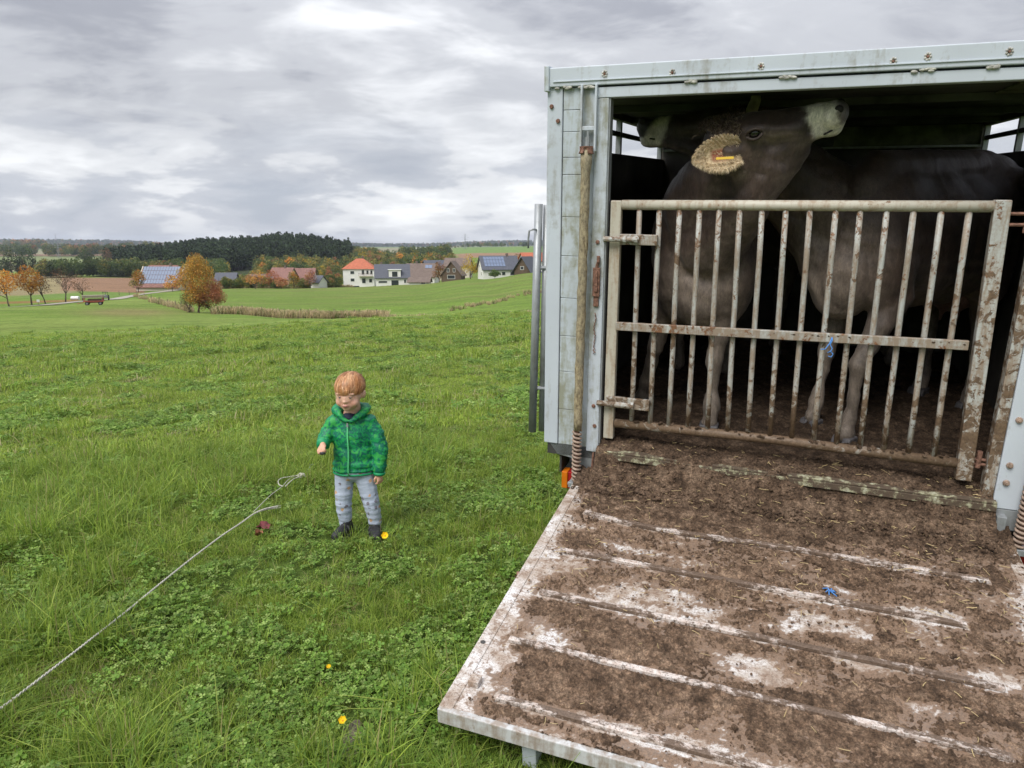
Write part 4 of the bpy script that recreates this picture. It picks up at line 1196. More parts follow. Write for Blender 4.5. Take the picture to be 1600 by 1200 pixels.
# bracket below the post, lamp unit, hinge arm
q = MB(); q.prism([(-.25, -.004), (-.01, -.004), (-.012, -.15), (-.05, -.15), (-.14, -.07), (-.21, -.06)], .0, .012, 'y'); q.build('post_foot', M['galv'], TR, bevel=.002)
q = MB(); q.box((-.20, .014, -.16), (-.19, .16, -.05)); q.box((-.20, .014, -.06), (-.05, .16, -.05)); q.build('lamp_bracket', M['dark'], TR)
lmp = tb('tail_lamp', (-.155, .015, -.245), (-.052, .075, -.155), M['red_lens'], .004)
tb('indicator_lens', (-.188, .012, -.245), (-.157, .075, -.155), M['orange_lens'], .004)
lm2 = tb('tail_lamp', (1.745, .015, -.285), (1.90, .075, -.20), M['red_lens'], .004)
q = MB(); q.tube([(-.02, -.02, -.02), (-.022, -.024, -.09), (-.014, -.02, -.13)], .006, 7); q.build('hinge_pin', M['rust'], TR)
# right post
tb('door_jamb', (1.600, -.004, -.04), (1.640, .052, 1.586), M['bar'], .003)
tb('post_face', (1.641, -.012, -.03), (1.735, .05, 1.636), M['paint'], .004)
tb('post_panel', (1.737, -.004, -.03), (1.85, .05, 1.636), M['paint2'], .004)
tb('corner_strip', (1.852, -.008, -.03), (W1 + .058, .05, 1.636), M['paint'], .004)
for h in (.35, .16, .085, .55, .8, 1.1):
    q = MB(); q.tube([(1.672, -.013, h), (1.672, -.021, h)], [.013, .011], 10); q.tube([(1.672, -.021, h), (1.672, -.026, h)], [.007, .006], 6); q.build('bolt', M['spring'], TR)
q = MB(); q.box((1.655, -.010, -.12), (1.74, .03, -.032)); q.box((1.655, -.05, -.125), (1.69, -.010, -.05)); q.build('post_foot', M['galv'], TR, bevel=.002)
# loading sill with worn yellow strip
def yellow():
    t = NT('worn_yellow_paint'); v = t.map(); n = t.noise(v, 22, 6, .75); m = t.noise(v, 60, 4, .7)
    c = t.ramp(n, [(.50, (.085, .06, .04)), (.57, (.33, .32, .20)), (.68, (.52, .53, .42))])
    t.set('Base Color', t.mix(t.ramp(m, [(.5, 0.0), (.62, .7)]), c, (.12, .085, .055))).set('Roughness', .8); t.bump(n, .4, .003); return t.m
M['yellow'] = yellow()
tb('sill', (-.001, -.024, -.125), (1.655, -.0005, -.004), M['dark'], .002)
for a_, b_ in ((.05, .38), (.54, .78), (.86, 1.65)):
    tb('sill_strip', (a_, -.040, -.004), (b_, .018, .006), M['yellow'], .003)
tb('sill_strip', (.0, -.044, -.034), (1.65, -.0245, -.005), M['yellow'], .002)
# chassis, axles and wheels, drawbar
for u in (.18, 1.45):
    tb('chassis_rail', (u, .05, -.20), (u + .09, FR + .2, -.062), M['dark'], .004)
for v in (.3, 1.1, 1.9, 2.6):
    tb('cross_member', (-.2, v, -.14), (W1 - .06, v + .06, -.063), M['dark'], .003)
for v in (1.05, 1.78):
    for u, s in ((-.33, -1), (W1 + .14, 1)):
        gh = ground_h(u, v) + .30
        wheel(TR, (u, v, gh), .31, .19, 'x')
    tb('axle', (-.3, v - .03, gh - .03), (W1 + .1, v + .03, gh + .03), M['dark'])
for u, s in ((-.43, -1), (W1 + .045, 1)):
    pr = []
    n = 16
    for i in range(n + 1):
        a = math.pi * i / n; pr.append((1.415 - math.cos(a) * .80, -.18 + math.sin(a) * .30))
    inner = [(1.415 - math.cos(math.pi * i / n) * .785, -.18 + math.sin(math.pi * i / n) * .285) for i in reversed(range(n + 1))]
    MB().prism(pr + inner, u, u + .19, 'x').build('mudguard', M['galv'], TR)
MB().tube([(.2, FR, -.16), (.84, FR + 1.2, -.16)], .045, 8).tube([(1.5, FR, -.16), (.84, FR + 1.2, -.16)], .045, 8).build('drawbar', M['galv'], TR)
MB().tube([(.84, FR + 1.15, -.1), (.84, FR + 1.15, ground_h(.84, FR + 1.15) + .1)], .03, 8).build('jockey_post', M['galv'], TR)

# galvanised side pipes leaning along the left wall
PP = thing('pipe_barrier', 'galvanised pipe barrier with small hook handle hanging beside the left corner of the trailer', 'barrier', TRM)
MB().tube([(-.335, .06, 1.145), (-.362, .06, .02)], .0195, 14).build('pipe', M['galv'], PP, smooth=True)
MB().tube([(-.302, .09, 1.14), (-.318, .09, .02)], .0195, 14).build('pipe', M['galv'], PP, smooth=True)
MB().tube([(-.340, .04, 1.03), (-.35, .02, 1.032), (-.368, .02, 1.025), (-.372, .02, .985), (-.372, .02, .945)], .0048, 7).build('hook', M['galv'], PP, smooth=True)
MB().tube([(-.33, .065, .85), (-.262, .09, .85)], .01, 8).tube([(-.35, .065, .25), (-.262, .09, .25)], .01, 8).build('mounting_pin', M['galv'], PP)

# ------------------------------------------------------------------ gate
GT = thing('livestock_gate', 'dirty grey barred gate closing the lower half of the trailer opening', 'gate', TRM)
tops = [.143, .228, .315, .398, .480, .563, .652, .744, .835, .929, 1.020, 1.113, 1.206, 1.300, 1.392]
bots = [.150, .239, .326, .414, .501, .591, .678, .772, .863, .953, 1.045, 1.136, 1.227, 1.321, 1.415]
gb = lambda h: Vector((0, .03, h))
for a, b in zip(tops, bots):
    pts = [(b + (a - b) * t + random.uniform(-.0012, .0012), .030 + random.uniform(-.0012, .0012), .135 + (1.135 - .135) * t) for t in (0, .2, .4, .6, .8, 1)]
    MB().tube(pts, .0118, 10).build('gate_bar', M['bar'], GT, smooth=True)
MB().tube([(.064, .03, 1.146), (.75, .031, 1.150), (1.475, .03, 1.154)], .0215, 16).build('top_rail', M['railtop'], GT, smooth=True)
MB().tube([(.07, .03, .128), (.8, .03, .138), (1.50, .03, .128)], .0215, 14).build('bottom_rail', M['mucky_bar'], GT, smooth=True)
q = MB(); q.box((.062, -.004, -.019), (1.462, .014, .019), Matrix.Translation((0, 0, .606)) @ Matrix.Rotation(R(-.85), 4, 'Y')); q.build('middle_rail', M['rail_dirty'], GT, bevel=.003)
q = MB(); q.prism([(.018, .05), (.066, .05), (.064, 1.165), (.016, 1.165)], .012, .048, 'y'); q.build('gate_post', M['railtop'], GT, bevel=.004)
q = MB(); q.prism([(1.502, .062), (1.560, .062), (1.520, 1.178), (1.466, 1.178)], .008, .052, 'y'); q.build('gate_post', M['bar'], GT, bevel=.004)
q = MB(); q.box((.066, -.006, .976), (.232, .016, 1.022)); q.build('bolt_plate', M['bar'], GT, bevel=.003)
MB().tube([(-.005, -.014, 1.000), (.155, -.014, 1.002)], .012, 10).tube([(.085, -.014, 1.001), (.10, -.014, 1.001)], .017, 10).tube([(.135, -.014, 1.001), (.15, -.014, 1.001)], .017, 10).build('slide_bolt', M['bar'], GT, smooth=False)
q = MB(); q.box((.03, -.006, .216), (.235, .016, .268)); q.build('bolt_plate', M['bar'], GT, bevel=.003)
MB().tube([(-.01, -.016, .235), (.165, -.016, .237)], .013, 10).tube([(.15, -.016, .237), (.165, -.016, .237)], .018, 10).build('slide_bolt', M['bar'], GT)
q = MB()
for z in (1.088, 1.128): q.tube([(1.515, .03, z), (1.60, .03, z + .001)], .0065, 8)
q.tube([(1.585, .03, 1.06), (1.585, .03, 1.155)], .012, 8); q.build('hinge', M['rust'], GT)
q = MB()
for z in (.135, .155): q.tube([(1.545, .03, z), (1.61, .03, z)], .0065, 8)
q.tube([(1.575, .03, .12), (1.575, .03, .19)], .011, 8); q.build('hinge', M['rust'], GT)
# clods of manure stuck on the rails
M['muck'] = None
def muck_mat():
    t = NT('manure'); v = t.map()
    n = t.noise(v, 14, 6, .7); f = t.noise(v, 130, 5, .8); w = t.noise(t.map((1, 3.5, 1), rot=(0, 0, .6)), 90, 4, .8)
    g = t.noise(v, 48, 6, .8)
    c = t.ramp(n, [(.32, (.046, .029, .018)), (.48, (.108, .069, .044)), (.66, (.215, .148, .100))])
    c = t.mix(1.0, c, t.ramp(g, [(.34, .45), (.5, 1.0), (.66, 1.7)]), 'MULTIPLY')
    c = t.mix(1.0, c, t.ramp(f, [(.32, .40), (.5, 1.0), (.68, 1.9)]), 'MULTIPLY')
    c = t.mix(t.ramp(w, [(.66, 0.0), (.74, .55)]), c, (.34, .25, .14))
    dry_shade = t.ramp(t.math('MULTIPLY_ADD', t.sepz(v)[1], -1.0, .35), [(.0, .62), (.35, .95), (.75, 1.45), (1.0, 1.6)])     # fresh inside, dried out down the ramp; interior shade also painted in
    c = t.mix(1.0, c, dry_shade, 'MULTIPLY')
    t.set('Base Color', c).set('Roughness', t.ramp(n, [(.3, .62), (.6, .95)])).set('Specular IOR Level', .25)
    t.bump(t.math('ADD', t.math('ADD', f, g), t.math('MULTIPLY', w, .6)), 1.0, .009); return t.m
M['muck'] = muck_mat()
def clods(n, fn, s0, s1, seed):
    r = random.Random(seed); mb = MB()
    for i in range(n):
        p = fn(r); s = r.uniform(s0, s1) * (1 if r.random() > .1 else 1.7)
        Mx = Matrix.Rotation(r.uniform(0, 6.28), 3, 'Z') @ Matrix.Rotation(r.uniform(-.6, .6), 3, 'X')
        k = len(mb.v)
        mb.ell(p, (s * r.uniform(.8, 1.5), s * r.uniform(.7, 1.2), s * r.uniform(.4, .8)), Mx, 7, 5)
        for j in range(k, len(mb.v)):
            q = Vector(mb.v[j]); d = q - Vector(p); mb.v[j] = tuple(Vector(p) + d * r.uniform(.72, 1.22))
    return mb
def onrail(r):
    x = r.choice([r.uniform(.55, .9), r.uniform(.88, 1.12), r.uniform(1.3, 1.46), r.choice(tops) + r.uniform(-.02, .02)])
    return (x, .004 + r.uniform(-.006, .012), .624 + (x - .76) * .0148 + r.uniform(-.002, .004))
clods(120, onrail, .003, .008, 1).build('muck_clump', M['muck'], GT, kind='stuff')
clods(70, lambda r: (r.uniform(.07, 1.5), .03 + r.uniform(-.02, .015), .15 + r.uniform(-.004, .006)), .005, .012, 2).build('muck_clump', M['muck'], GT, kind='stuff')
M['twine'] = simple('blue_twine', (.08, .25, .60), .6, var=.1)
q = MB()
for k, pts in enumerate(([(0, 0, 0), (.002, -.006, -.012), (-.004, -.006, -.030), (.006, -.008, -.045), (.0, -.01, -.058), (-.01, -.008, -.064)], [(0, 0, 0), (-.006, -.006, -.024), (-.02, -.008, -.05), (-.038, -.01, -.052)], [(.0, 0, -.058), (.012, 0, -.07), (.006, 0, -.084), (-.006, 0, -.08)])):
    q.tube([(.972 + a, -.006 + b, .625 + c) for a, b, c in pts], .0022, 5)
tw1 = q.build('twine', M['twine'], None, smooth=True); tw1.matrix_world = TRM
tag(tw1, 'strand of blue baler twine hanging from the middle rail of the gate', 'twine')

# ------------------------------------------------------------------ tail ramp
RU0, RU1, RV1, RS, RH0 = -.086, 1.715, -1.572, .09, -.130
rh = lambda v: RH0 + RS * v
RP = thing('tail_ramp', 'lowered tail ramp with cross cleats, worn white paint and caked manure', 'ramp', TRM)
def plate_mat():
    t = NT('splattered_white_plate'); v = t.map()
    sc = t.map((1.6, 8, 1), rot=(0, 0, .25))
    n = t.noise(v, 5.5, 6, .72, .5); f = t.noise(v, 150, 6, .85); g = t.noise(v, 36, 6, .8); s = t.noise(sc, 9, 6, .8)
    c = t.ramp(n, [(.33, (.27, .195, .145)), (.46, (.44, .37, .31)), (.56, (.64, .61, .58)), (.68, (.74, .74, .74))])
    c = t.mix(t.ramp(s, [(.50, 0.0), (.64, .7)]), c, (.30, .20, .14))
    c = t.mix(t.ramp(g, [(.52, 0.0), (.60, .85)]), c, (.22, .145, .10))
    c = t.mix(t.ramp(f, [(.53, 0.0), (.60, .9)]), c, (.12, .08, .055))
    st_ = t.math('ADD', t.math('MULTIPLY', t.attr(), 0.52), t.math('MULTIPLY', t.math('ADD', t.math('ADD', f, g), n), 0.5))
    c = t.mix(t.ramp(st_, [(.83, 0.0), (.97, .92)]), c, t.ramp(f, [(.36, (.080, .050, .031)), (.62, (.29, .19, .125))]))
    t.set('Base Color', c).set('Roughness', .55).set('Specular IOR Level', .35); t.bump(t.math('ADD', g, f), .35, .002); return t.m
M['plate'] = plate_mat()
M['dirty_edge'] = painted('dirty_edge', (0.56, 0.57, 0.57), dirt=(0.28, 0.22, 0.17), amount=.8, rust=.5, sc=1.5)
def ramp_box(name, u0, u1, v0, v1, t0, t1, mat, bevel=.002, bend=None):
    """box lying on the ramp, t0..t1 above its top face"""
    q = MB(); n = 14; V = []
    for i in range(n + 1):
        u = u0 + (u1 - u0) * i / n; b = bend(u) if bend else 0
        V.append([(u, v + b, rh(v) + t) for v, t in ((v0, t0), (v1, t0), (v1, t1), (v0, t1))])
    for r_ in V: q.v += r_
    for i in range(n):
        for k in range(4): q.f.append((i * 4 + k, i * 4 + (k + 1) % 4, (i + 1) * 4 + (k + 1) % 4, (i + 1) * 4 + k))
    q.f.append((0, 1, 2, 3)); q.f.append((n * 4 + 3, n * 4 + 2, n * 4 + 1, n * 4))
    return q.build(name, mat, RP, bevel=bevel)
ramp_box('deck_plate', RU0 + .012, RU1 - .012, RV1 + .01, -.012, -.012, -.0015, M['plate'], .001)
ramp_box('edge_flange', RU0, RU0 + .045, RV1, -.02, -.034, .004, M['plate'], .003)
ramp_box('edge_flange', RU1 - .045, RU1, RV1, -.05, -.034, .004, M['plate'], .003)
ramp_box('end_flange', RU0 + .001, RU1 - .001, RV1 - .012, RV1 + .008, -.046, .003, M['dirty_edge'], .003)
def cleat_mat():
    t = NT('dirty_cleat'); v = t.map(); n = t.noise(t.map((1, 2, 1)), 5.0, 6, .75, .4); f = t.noise(v, 120, 5, .8); g = t.noise(v, 40, 5, .75)
    c = t.ramp(g, [(.35, (.42, .31, .25)), (.5, (.62, .55, .50)), (.65, (.72, .69, .66))])
    c = t.mix(t.ramp(f, [(.54, 0.0), (.60, .9)]), c, (.13, .085, .06))
    k = t.math('MULTIPLY_ADD', g, .5, n)
    c = t.mix(t.ramp(k, [(.69, 0.0), (.76, 1.0)]), c, t.ramp(f, [(.35, (.07, .045, .03)), (.65, (.20, .14, .10))]))
    t.set('Base Color', c).set('Roughness', .6); t.bump(t.math('ADD', g, f), .5, .003); return t.m
M['cleat'] = cleat_mat()
cle = [(-.082, .36, 1.54, None), (-.40, .04, 1.57, lambda u: -.022 * math.exp(-((u - .45) / .28) ** 2) * 1.0 + .022 * math.exp(-((u - .02) / .12) ** 2)), (-.690, .02, 1.45, None), (-.968, .03, 1.50, None), (-1.238, .015, 1.46, None), (-1.488, .07, 1.52, None)]
for v, a, b, bend in cle:
    ramp_box('cleat', a, b, v - .0105, v + .0105, .0015, .015, M['cleat'], .002, bend)
ramp_box('latch_block', -.035, .0, -1.47, -1.435, .001, .022, M['plate'], .003)
for v in (-1.277,):
    q = MB(); q.tube([(-.066, v, rh(v) + .0045), (-.066, v, rh(v) + .0055)], .009, 12); q.build('bolt_hole', M['dark'], RP)
for u in (.17, 1.45):
    gh = ground_h(u, -1.50)
    q = MB(); top = rh(-1.5) - .036
    q.prism([(-1.545, top), (-1.40, top), (-1.50, gh - .012), (-1.535, gh - .012)], u, u + .045, 'x'); q.build('support_foot', M['paint'], RP, bevel=.004)
for u in (.05, .5, 1.0, 1.5):
    ramp_box('under_rib', u, u + .04, RV1 + .03, -.06, -.06, -.0125, M['dark'], .002)
MB().tube([(-.05, -.022, -.147), (1.69, -.022, -.147)], .016, 10).build('hinge_tube', M['galv'], RP)

# manure on the ramp: its thickness is real; where it runs out the painted plate shows
def rpix(px, py):
    rr = ray(px, py); o = CAM - np.array(TO); u_, v_, h_ = (np.array(a) for a in (TU, TV, TH))
    n = h_ - RS * v_; t = (RH0 - o @ n) / (rr @ n); P_ = o + rr * t
    return P_ @ u_, P_ @ v_
bare = []   # (u, v, ru, rv, strength)
for px, py, ru, rv, s in [(1010, 862, .13, .035, 1.1), (1075, 882, .10, .04, 1.2), (960, 935, .12, .07, 1.0), (1030, 935, .10, .07, 1.0), (1095, 960, .07, .05, .8), (1210, 905, .09, .03, .7), (1262, 975, .09, .055, 1.2), (1340, 990, .09, .045, 1.25), (1165, 1040, .08, .05, 1.2), (1200, 1065, .06, .06, 1.0), (855, 998, .075, .045, 1.3), (790, 1030, .06, .06, 1.5), (765, 1075, .05, .05, 1.1), (1440, 1105, .09, .035, 1.1), (1560, 1065, .08, .04, 1.0), (1480, 960, .09, .02, .8), (1590, 985, .05, .10, .9), (920, 1135, .18, .022, .8), (1060, 1165, .2, .03, .7), (1300, 920, .10, .02, .7), (1115, 822, .09, .02, .7), (975, 793, .03, .012, .9), (720, 1100, .05, .06, 1.0), (840, 880, .05, .14, .9), (1130, 800, .04, .02, .5), (1390, 860, .10, .02, .5), (870, 1150, .14, .02, .8), (900, 880, .06, .06, .6)]:
    u, v = rpix(px, py); bare.append((u, v, ru, rv, s))
cover = []
for px, py, ru, rv, s in [(880, 960, .13, .045, 1.4), (960, 1060, .30, .075, 1.2), (1000, 1010, .18, .05, 1.0), (1130, 920, .05, .035, 2.2), (1250, 1110, .35, .06, 1.0), (1400, 1020, .2, .05, 1.0), (1200, 770, .9, .07, 2.0), (920, 840, .12, .04, .8), (860, 1125, .12, .022, .9), (1500, 900, .15, .05, .6), (1380, 920, .2, .03, .5), (1040, 815, .3, .05, .7)]:
    u, v = rpix(px, py); cover.append((u, v, ru, rv, s))
def muck_thick(u, v):
    wu = u + (fbm(u * 9, v * 9, 12, 3) - .5) * .07; wv = v + (fbm(u * 9 + 5, v * 9, 13, 3) - .5) * .05
    t = (fbm(wu * 4.5, wv * 8, 50, 5, .6) - .5) * 3.4 + .10
    for a, b, ru, rv, s in bare: t = t - 1.35 * s * np.exp(-((wu - a) / ru) ** 2 - ((wv - b) / rv) ** 2)
    for a, b, ru, rv, s in cover: t = t + s * np.exp(-((wu - a) / ru) ** 2 - ((wv - b) / rv) ** 2)
    t = t + sstep(-.38, -.10, v) * 1.0 + sstep(-.16, -.02, v) * 1.3
    t = t - sstep(.05, -.06, u) * 1.6 * sstep(-.12, -.3, v) - sstep(1.60, 1.70, u) * 1.3 * sstep(-.2, -.4, v)
    # trodden and scraped on the cleats, banked up below them
    for cv, a, b, bend in cle:
        c = cv + (np.vectorize(bend)(u) if bend else 0)
        on = np.exp(-((v - c) / .018) ** 2) * (u > a - .01) * (u < b + .01)
        t = t - on * (1.5 if cv < -.2 else 1.0)
        t = t - .35 * np.exp(-((v - c - .035) / .02) ** 2) * (u > a) * (u < b)
    fine = fbm(u * 60, v * 60, 22, 4, .65) - .5; crumb = fbm(u * 150, v * 150, 28, 3, .7) - .5
    t = t + fine * 1.7 + crumb * 1.1
    base = np.clip(t, -1, 2.2)
    th = np.where(base > 0, .0022 + .0042 * np.sqrt(np.clip(base, 0, None)) + .0022 * base, base * .02)
    heap = sstep(-.20, -.02, v)
    th = th + np.where(base > 0, (fine * .020 + crumb * .012) * (.5 + heap + .5 * sstep(.8, 1.6, base)), 0) + heap * .012 * (base > 0)
    th = th + np.where(base > 0, (fbm(u * 30, v * 30, 44, 3) - .5) * .008, 0)
    big = 2.6 * np.exp(-((u - rpix(1130, 922)[0]) / .05) ** 2 - ((v - rpix(1130, 922)[1]) / .035) ** 2)
    th = th + big * .008 * (.6 + fine * 2)
    return th
u_ = np.linspace(RU0 + .004, RU1 - .004, 500); v_ = np.linspace(RV1 + .004, -.012, 440)
Ug, Vg = np.meshgrid(u_, v_, indexing='ij')
Tm = muck_thick(Ug.ravel(), Vg.ravel()).reshape(Ug.shape)
Hg = rh(Vg) + Tm
St = np.clip(1 + np.clip(Tm, -.03, 0) / .022, 0, 1)     # trodden film of dirt round the thicker cakes
g2 = np.s_[::2, ::2]; us, vs_, ss = Ug[g2], Vg[g2], St[g2]; I2 = np.arange(us.size).reshape(us.shape)
link('deck_skin', np_mesh('deck_skin', np.stack([us.ravel(), vs_.ravel(), rh(vs_).ravel()], 1), np.stack([I2[:-1, :-1].ravel(), I2[1:, :-1].ravel(), I2[1:, 1:].ravel(), I2[:-1, 1:].ravel()], 1), True, np.repeat(ss.ravel()[:, None], 3, 1)), M['plate'], RP)
I = np.arange(Ug.size).reshape(Ug.shape)
keep = ((Tm[:-1, :-1] > 0) | (Tm[1:, :-1] > 0) | (Tm[1:, 1:] > 0) | (Tm[:-1, 1:] > 0)).ravel()
F = np.stack([I[:-1, :-1].ravel(), I[1:, :-1].ravel(), I[1:, 1:].ravel(), I[:-1, 1:].ravel()], 1)[keep]
used = np.zeros(Ug.size, bool); used[F.ravel()] = True
remap = np.cumsum(used) - 1
Vv = np.stack([Ug.ravel(), Vg.ravel(), np.maximum(Hg, rh(Vg) - .006).ravel()], 1)[used]
mk = link('caked_manure', np_mesh('caked_manure', Vv, remap[F], True), M['muck'], RP, kind='stuff')

# heap spilling over the sill and the muck on the trailer floor
def sheet(name, u0, u1, nu, v0, v1, nv, fn, parent):
    a = np.linspace(u0, u1, nu); b = np.linspace(v0, v1, nv); A, B = np.meshgrid(a, b, indexing='ij')
    Hh = fn(A.ravel(), B.ravel()); I = np.arange(A.size).reshape(A.shape)
    F = np.stack([I[:-1, :-1].ravel(), I[1:, :-1].ravel(), I[1:, 1:].ravel(), I[:-1, 1:].ravel()], 1)
    return link(name, np_mesh(name, np.stack([A.ravel(), B.ravel(), Hh], 1), F, True), M['muck'], parent, kind='stuff')
def sill_h(u, v):
    n = fbm(u * 26, v * 26, 31, 5, .62) - .5; c = fbm(u * 90, v * 90, 35, 3, .7) - .5; w = fbm(u * 5, v * 3, 37, 3) - .5
    b = np.interp(v, [-.20, -.12, -.085, -.052, -.035, .0, .06, .14], [-.155, -.120, -.075, -.020, .006, .026, .036, .030])
    b = b - .030 * sstep(.02, .30, w + .06) * np.exp(-((v + .02) / .04) ** 2)
    # the worn yellow strip stays bare in places
    bare_ = (np.exp(-((u - .22) / .12) ** 2) + np.exp(-((u - .63) / .07) ** 2) * .8 + sstep(.90, 1.0, u) * .85) * (.35 + 1.4 * sstep(-.12, .12, w + n * .5))
    b = b - .046 * np.clip(bare_, 0, 1.1) * np.exp(-((v + .045) / .030) ** 2)
    return b + n * .030 + c * .011
sheet('sill_manure', -.004, 1.652, 420, -.20, .14, 90, sill_h, TR)
def floor_h(u, v):
    return .022 + (fbm(u * 14, v * 14, 41, 5, .62) - .5) * .05 + (fbm(u * 70, v * 70, 46, 3, .7) - .5) * .012 - .02 * sstep(1.0, 2, v)
sheet('floor_manure', -.22, W1, 300, .13, FR, 300, floor_h, TR)

def on_ramp(r):
    u = r.uniform(RU0 + .05, RU1 - .05); v = -abs(r.gauss(0, .55)); v = max(v, RV1 + .05)
    return (u, v, rh(v) + .008 + r.uniform(-.002, .004))
clods(2600, on_ramp, .0015, .0055, 5).build('muck_crumbs', M['muck'], RP, kind='stuff')
clods(900, lambda r: (r.uniform(.0, 1.64), r.uniform(-.2, .10), 0), .003, .009, 6)
def heap_clods():
    r = random.Random(8); pts = []
    for i in range(1500): pts.append((r.uniform(.0, 1.65), r.uniform(-.22, .12)))
    a = np.array(pts); h = np.where(a[:, 1] > -.12, sill_h(a[:, 0], a[:, 1]), rh(a[:, 1]) + .022)
    it = iter([(x, y, z + .002) for (x, y), z in zip(pts, h)])
    return clods(1500, lambda r: next(it), .0025, .008, 7)
heap_clods().build('muck_crumbs', M['muck'], TR, kind='stuff')
# straw
M['straw'] = simple('straw', (.52, .40, .20), .7, var=.2)
def straw(n, fn, seed):
    r = random.Random(seed); mb = MB()
    for i in range(n):
        x, y, z = fn(r); a = r.uniform(0, 6.28); L = r.uniform(.008, .035) * (1 if r.random() > .15 else 1.8); c = r.uniform(-.3, .3)
        p = [(x + math.cos(a) * L * t + math.sin(a) * c * L * t * t, y + math.sin(a) * L * t - math.cos(a) * c * L * t * t, z + .003 + r.uniform(0, .004) * t) for t in (-.5, 0, .5)]
        mb.tube(p, r.uniform(.0006, .0013), 4, cap=False)
    return mb
def st1(r):
    v = max(-abs(r.gauss(0, .6)) - .01, RV1 + .04); return (r.uniform(RU0 + .06, RU1 - .06), v, rh(v) + (.014 if v > -.3 else .010))
straw(420, st1, 1).build('straw_bits', M['straw'], RP, kind='stuff')
def st2(r):
    u, v = r.uniform(.02, 1.63), r.uniform(-.18, .12)
    return (u, v, float(sill_h(np.array([u]), np.array([v]))[0]) + .004)
straw(160, st2, 2).build('straw_bits', M['straw'], TR, kind='stuff')
# scrap of blue twine on the ramp
q = MB(); u0, v0 = rpix(1297, 930)
for k in range(7):
    a = k * .95 + .3; L = .018 + .006 * (k % 3)
    q.tube([(u0, v0, rh(v0) + .014), (u0 + math.cos(a) * L * .5, v0 + math.sin(a) * L * .5, rh(v0) + .020), (u0 + math.cos(a + .4) * L, v0 + math.sin(a + .4) * L, rh(v0) + .013)], .0022, 5)
t2 = q.build('twine', M['twine'], None, smooth=True); t2.matrix_world = TRM
tag(t2, 'frayed knot of blue baler twine lying on the manure of the tail ramp', 'twine')

# ================================================================== CATTLE
def hide_mat():
    t = NT('cattle_hide'); v = t.map()
    ca = t.attr()
    n = t.noise(v, 5, 5, .6, .3); f = t.noise(t.map((1, 1, .22)), 260, 3, .7); g = t.noise(t.map((1, 1, .35)), 45, 5, .7)
    c = t.mix(1.0, ca, t.ramp(n, [(.3, .62), (.7, 1.45)]), 'MULTIPLY')
    c = t.mix(1.0, c, t.ramp(g, [(.3, .65), (.7, 1.45)]), 'MULTIPLY')
    c = t.mix(1.0, c, t.ramp(f, [(.3, .75), (.7, 1.3)]), 'MULTIPLY')
    t.set('Base Color', c).set('Roughness', .46).set('Specular IOR Level', .42)
    t.set('Sheen Weight', .08).set('Sheen Roughness', .4)
    t.bump(t.math('ADD', t.math('ADD', f, g), n), .6, .005); return t.m
M['hide'] = hide_mat()
def attr_mat(name, rough=.6, spec=.3):
    t = NT(name); t.set('Base Color', t.attr()).set('Roughness', rough).set('Specular IOR Level', spec); return t.m
M['fur'] = attr_mat('ear_fur', .75, .15)
M['eye'] = simple('dark_eye', (.012, .010, .012), .06, var=.1, spec=.8)
M['nosepad'] = simple('wet_nose', (.05, .045, .048), .28, var=.5, scale=120, bump=.3, spec=.6)
M['nostril'] = simple('nostril', (.010, .007, .007), .6, var=.1)
M['pinkskin'] = simple('inner_ear_skin', (.34, .15, .09), .7, var=.25, scale=60)
M['hoof'] = simple('horn_hoof', (.085, .08, .085), .5, var=.35, scale=40)
M['horn'] = simple('horn', (.34, .31, .20), .5, var=.3, scale=14)
M['yellow_tag'] = simple('yellow_tag', (.70, .46, .04), .5, var=.1)
DARKH = np.array([.047, .031, .023]); LIGHTH = np.array([.185, .150, .122]); PALE = np.array([.56, .53, .46]); BLACKH = np.array([.020, .018, .018])

def frame(o, f, n):
    f = Vector(f).normalized(); n = Vector(n); n = (n - f * n.dot(f)).normalized(); r = f.cross(n)
    m = Matrix((f, r, n)).transposed().to_4x4(); m.translation = Vector(o); return m     # local x forward, y right, z forehead

def add_head(mb, HM, s=1.0, open_=0):
    P = lambda x, y, z: HM @ Vector((x * s, y * s, z * s))
    R3 = HM.to_3x3()
    E = lambda c, r: mb.ell(P(*c), tuple(q * s for q in r), R3, 16, 11)
    C = lambda pts: mb.chain([(P(*p), r * s) for p, r in pts], .3)
    E((.055, 0, -.03), (.105, .098, .088)); E((.15, 0, -.012), (.11, .098, .065))
    for y in (-1, 1):
        E((.185, y * .070, -.012), (.055, .036, .040)); C([((.10, y * .058, -.135), .062), ((.17, y * .050, -.135), .050), ((.26, y * .040, -.110), .037), ((.36, y * .028, -.088), .030)])
        E((.13, y * .062, -.085), (.085, .045, .080)); E((.075, y * .100, -.06), (.04, .035, .035))
        C([((.24, y * .045, -.03), .042), ((.33, y * .034, -.035), .038)])
    C([((.16, 0, .0), .062), ((.25, 0, -.008), .056), ((.34, 0, -.020), .050), ((.42, 0, -.030), .050)])
    C([((.24, 0, -.07), .055), ((.34, 0, -.06), .050), ((.41, 0, -.06), .046)])
    E((.452, 0, -.040), (.050, .068, .052)); E((.475, 0, -.028), (.036, .060, .040))
    for y in (-1, 1): E((.468, y * .040, -.022), (.034, .027, .034))
    E((.440, 0, -.092), (.045, .046, .024)); E((.40, 0, -.085), (.05, .045, .030))
    return P

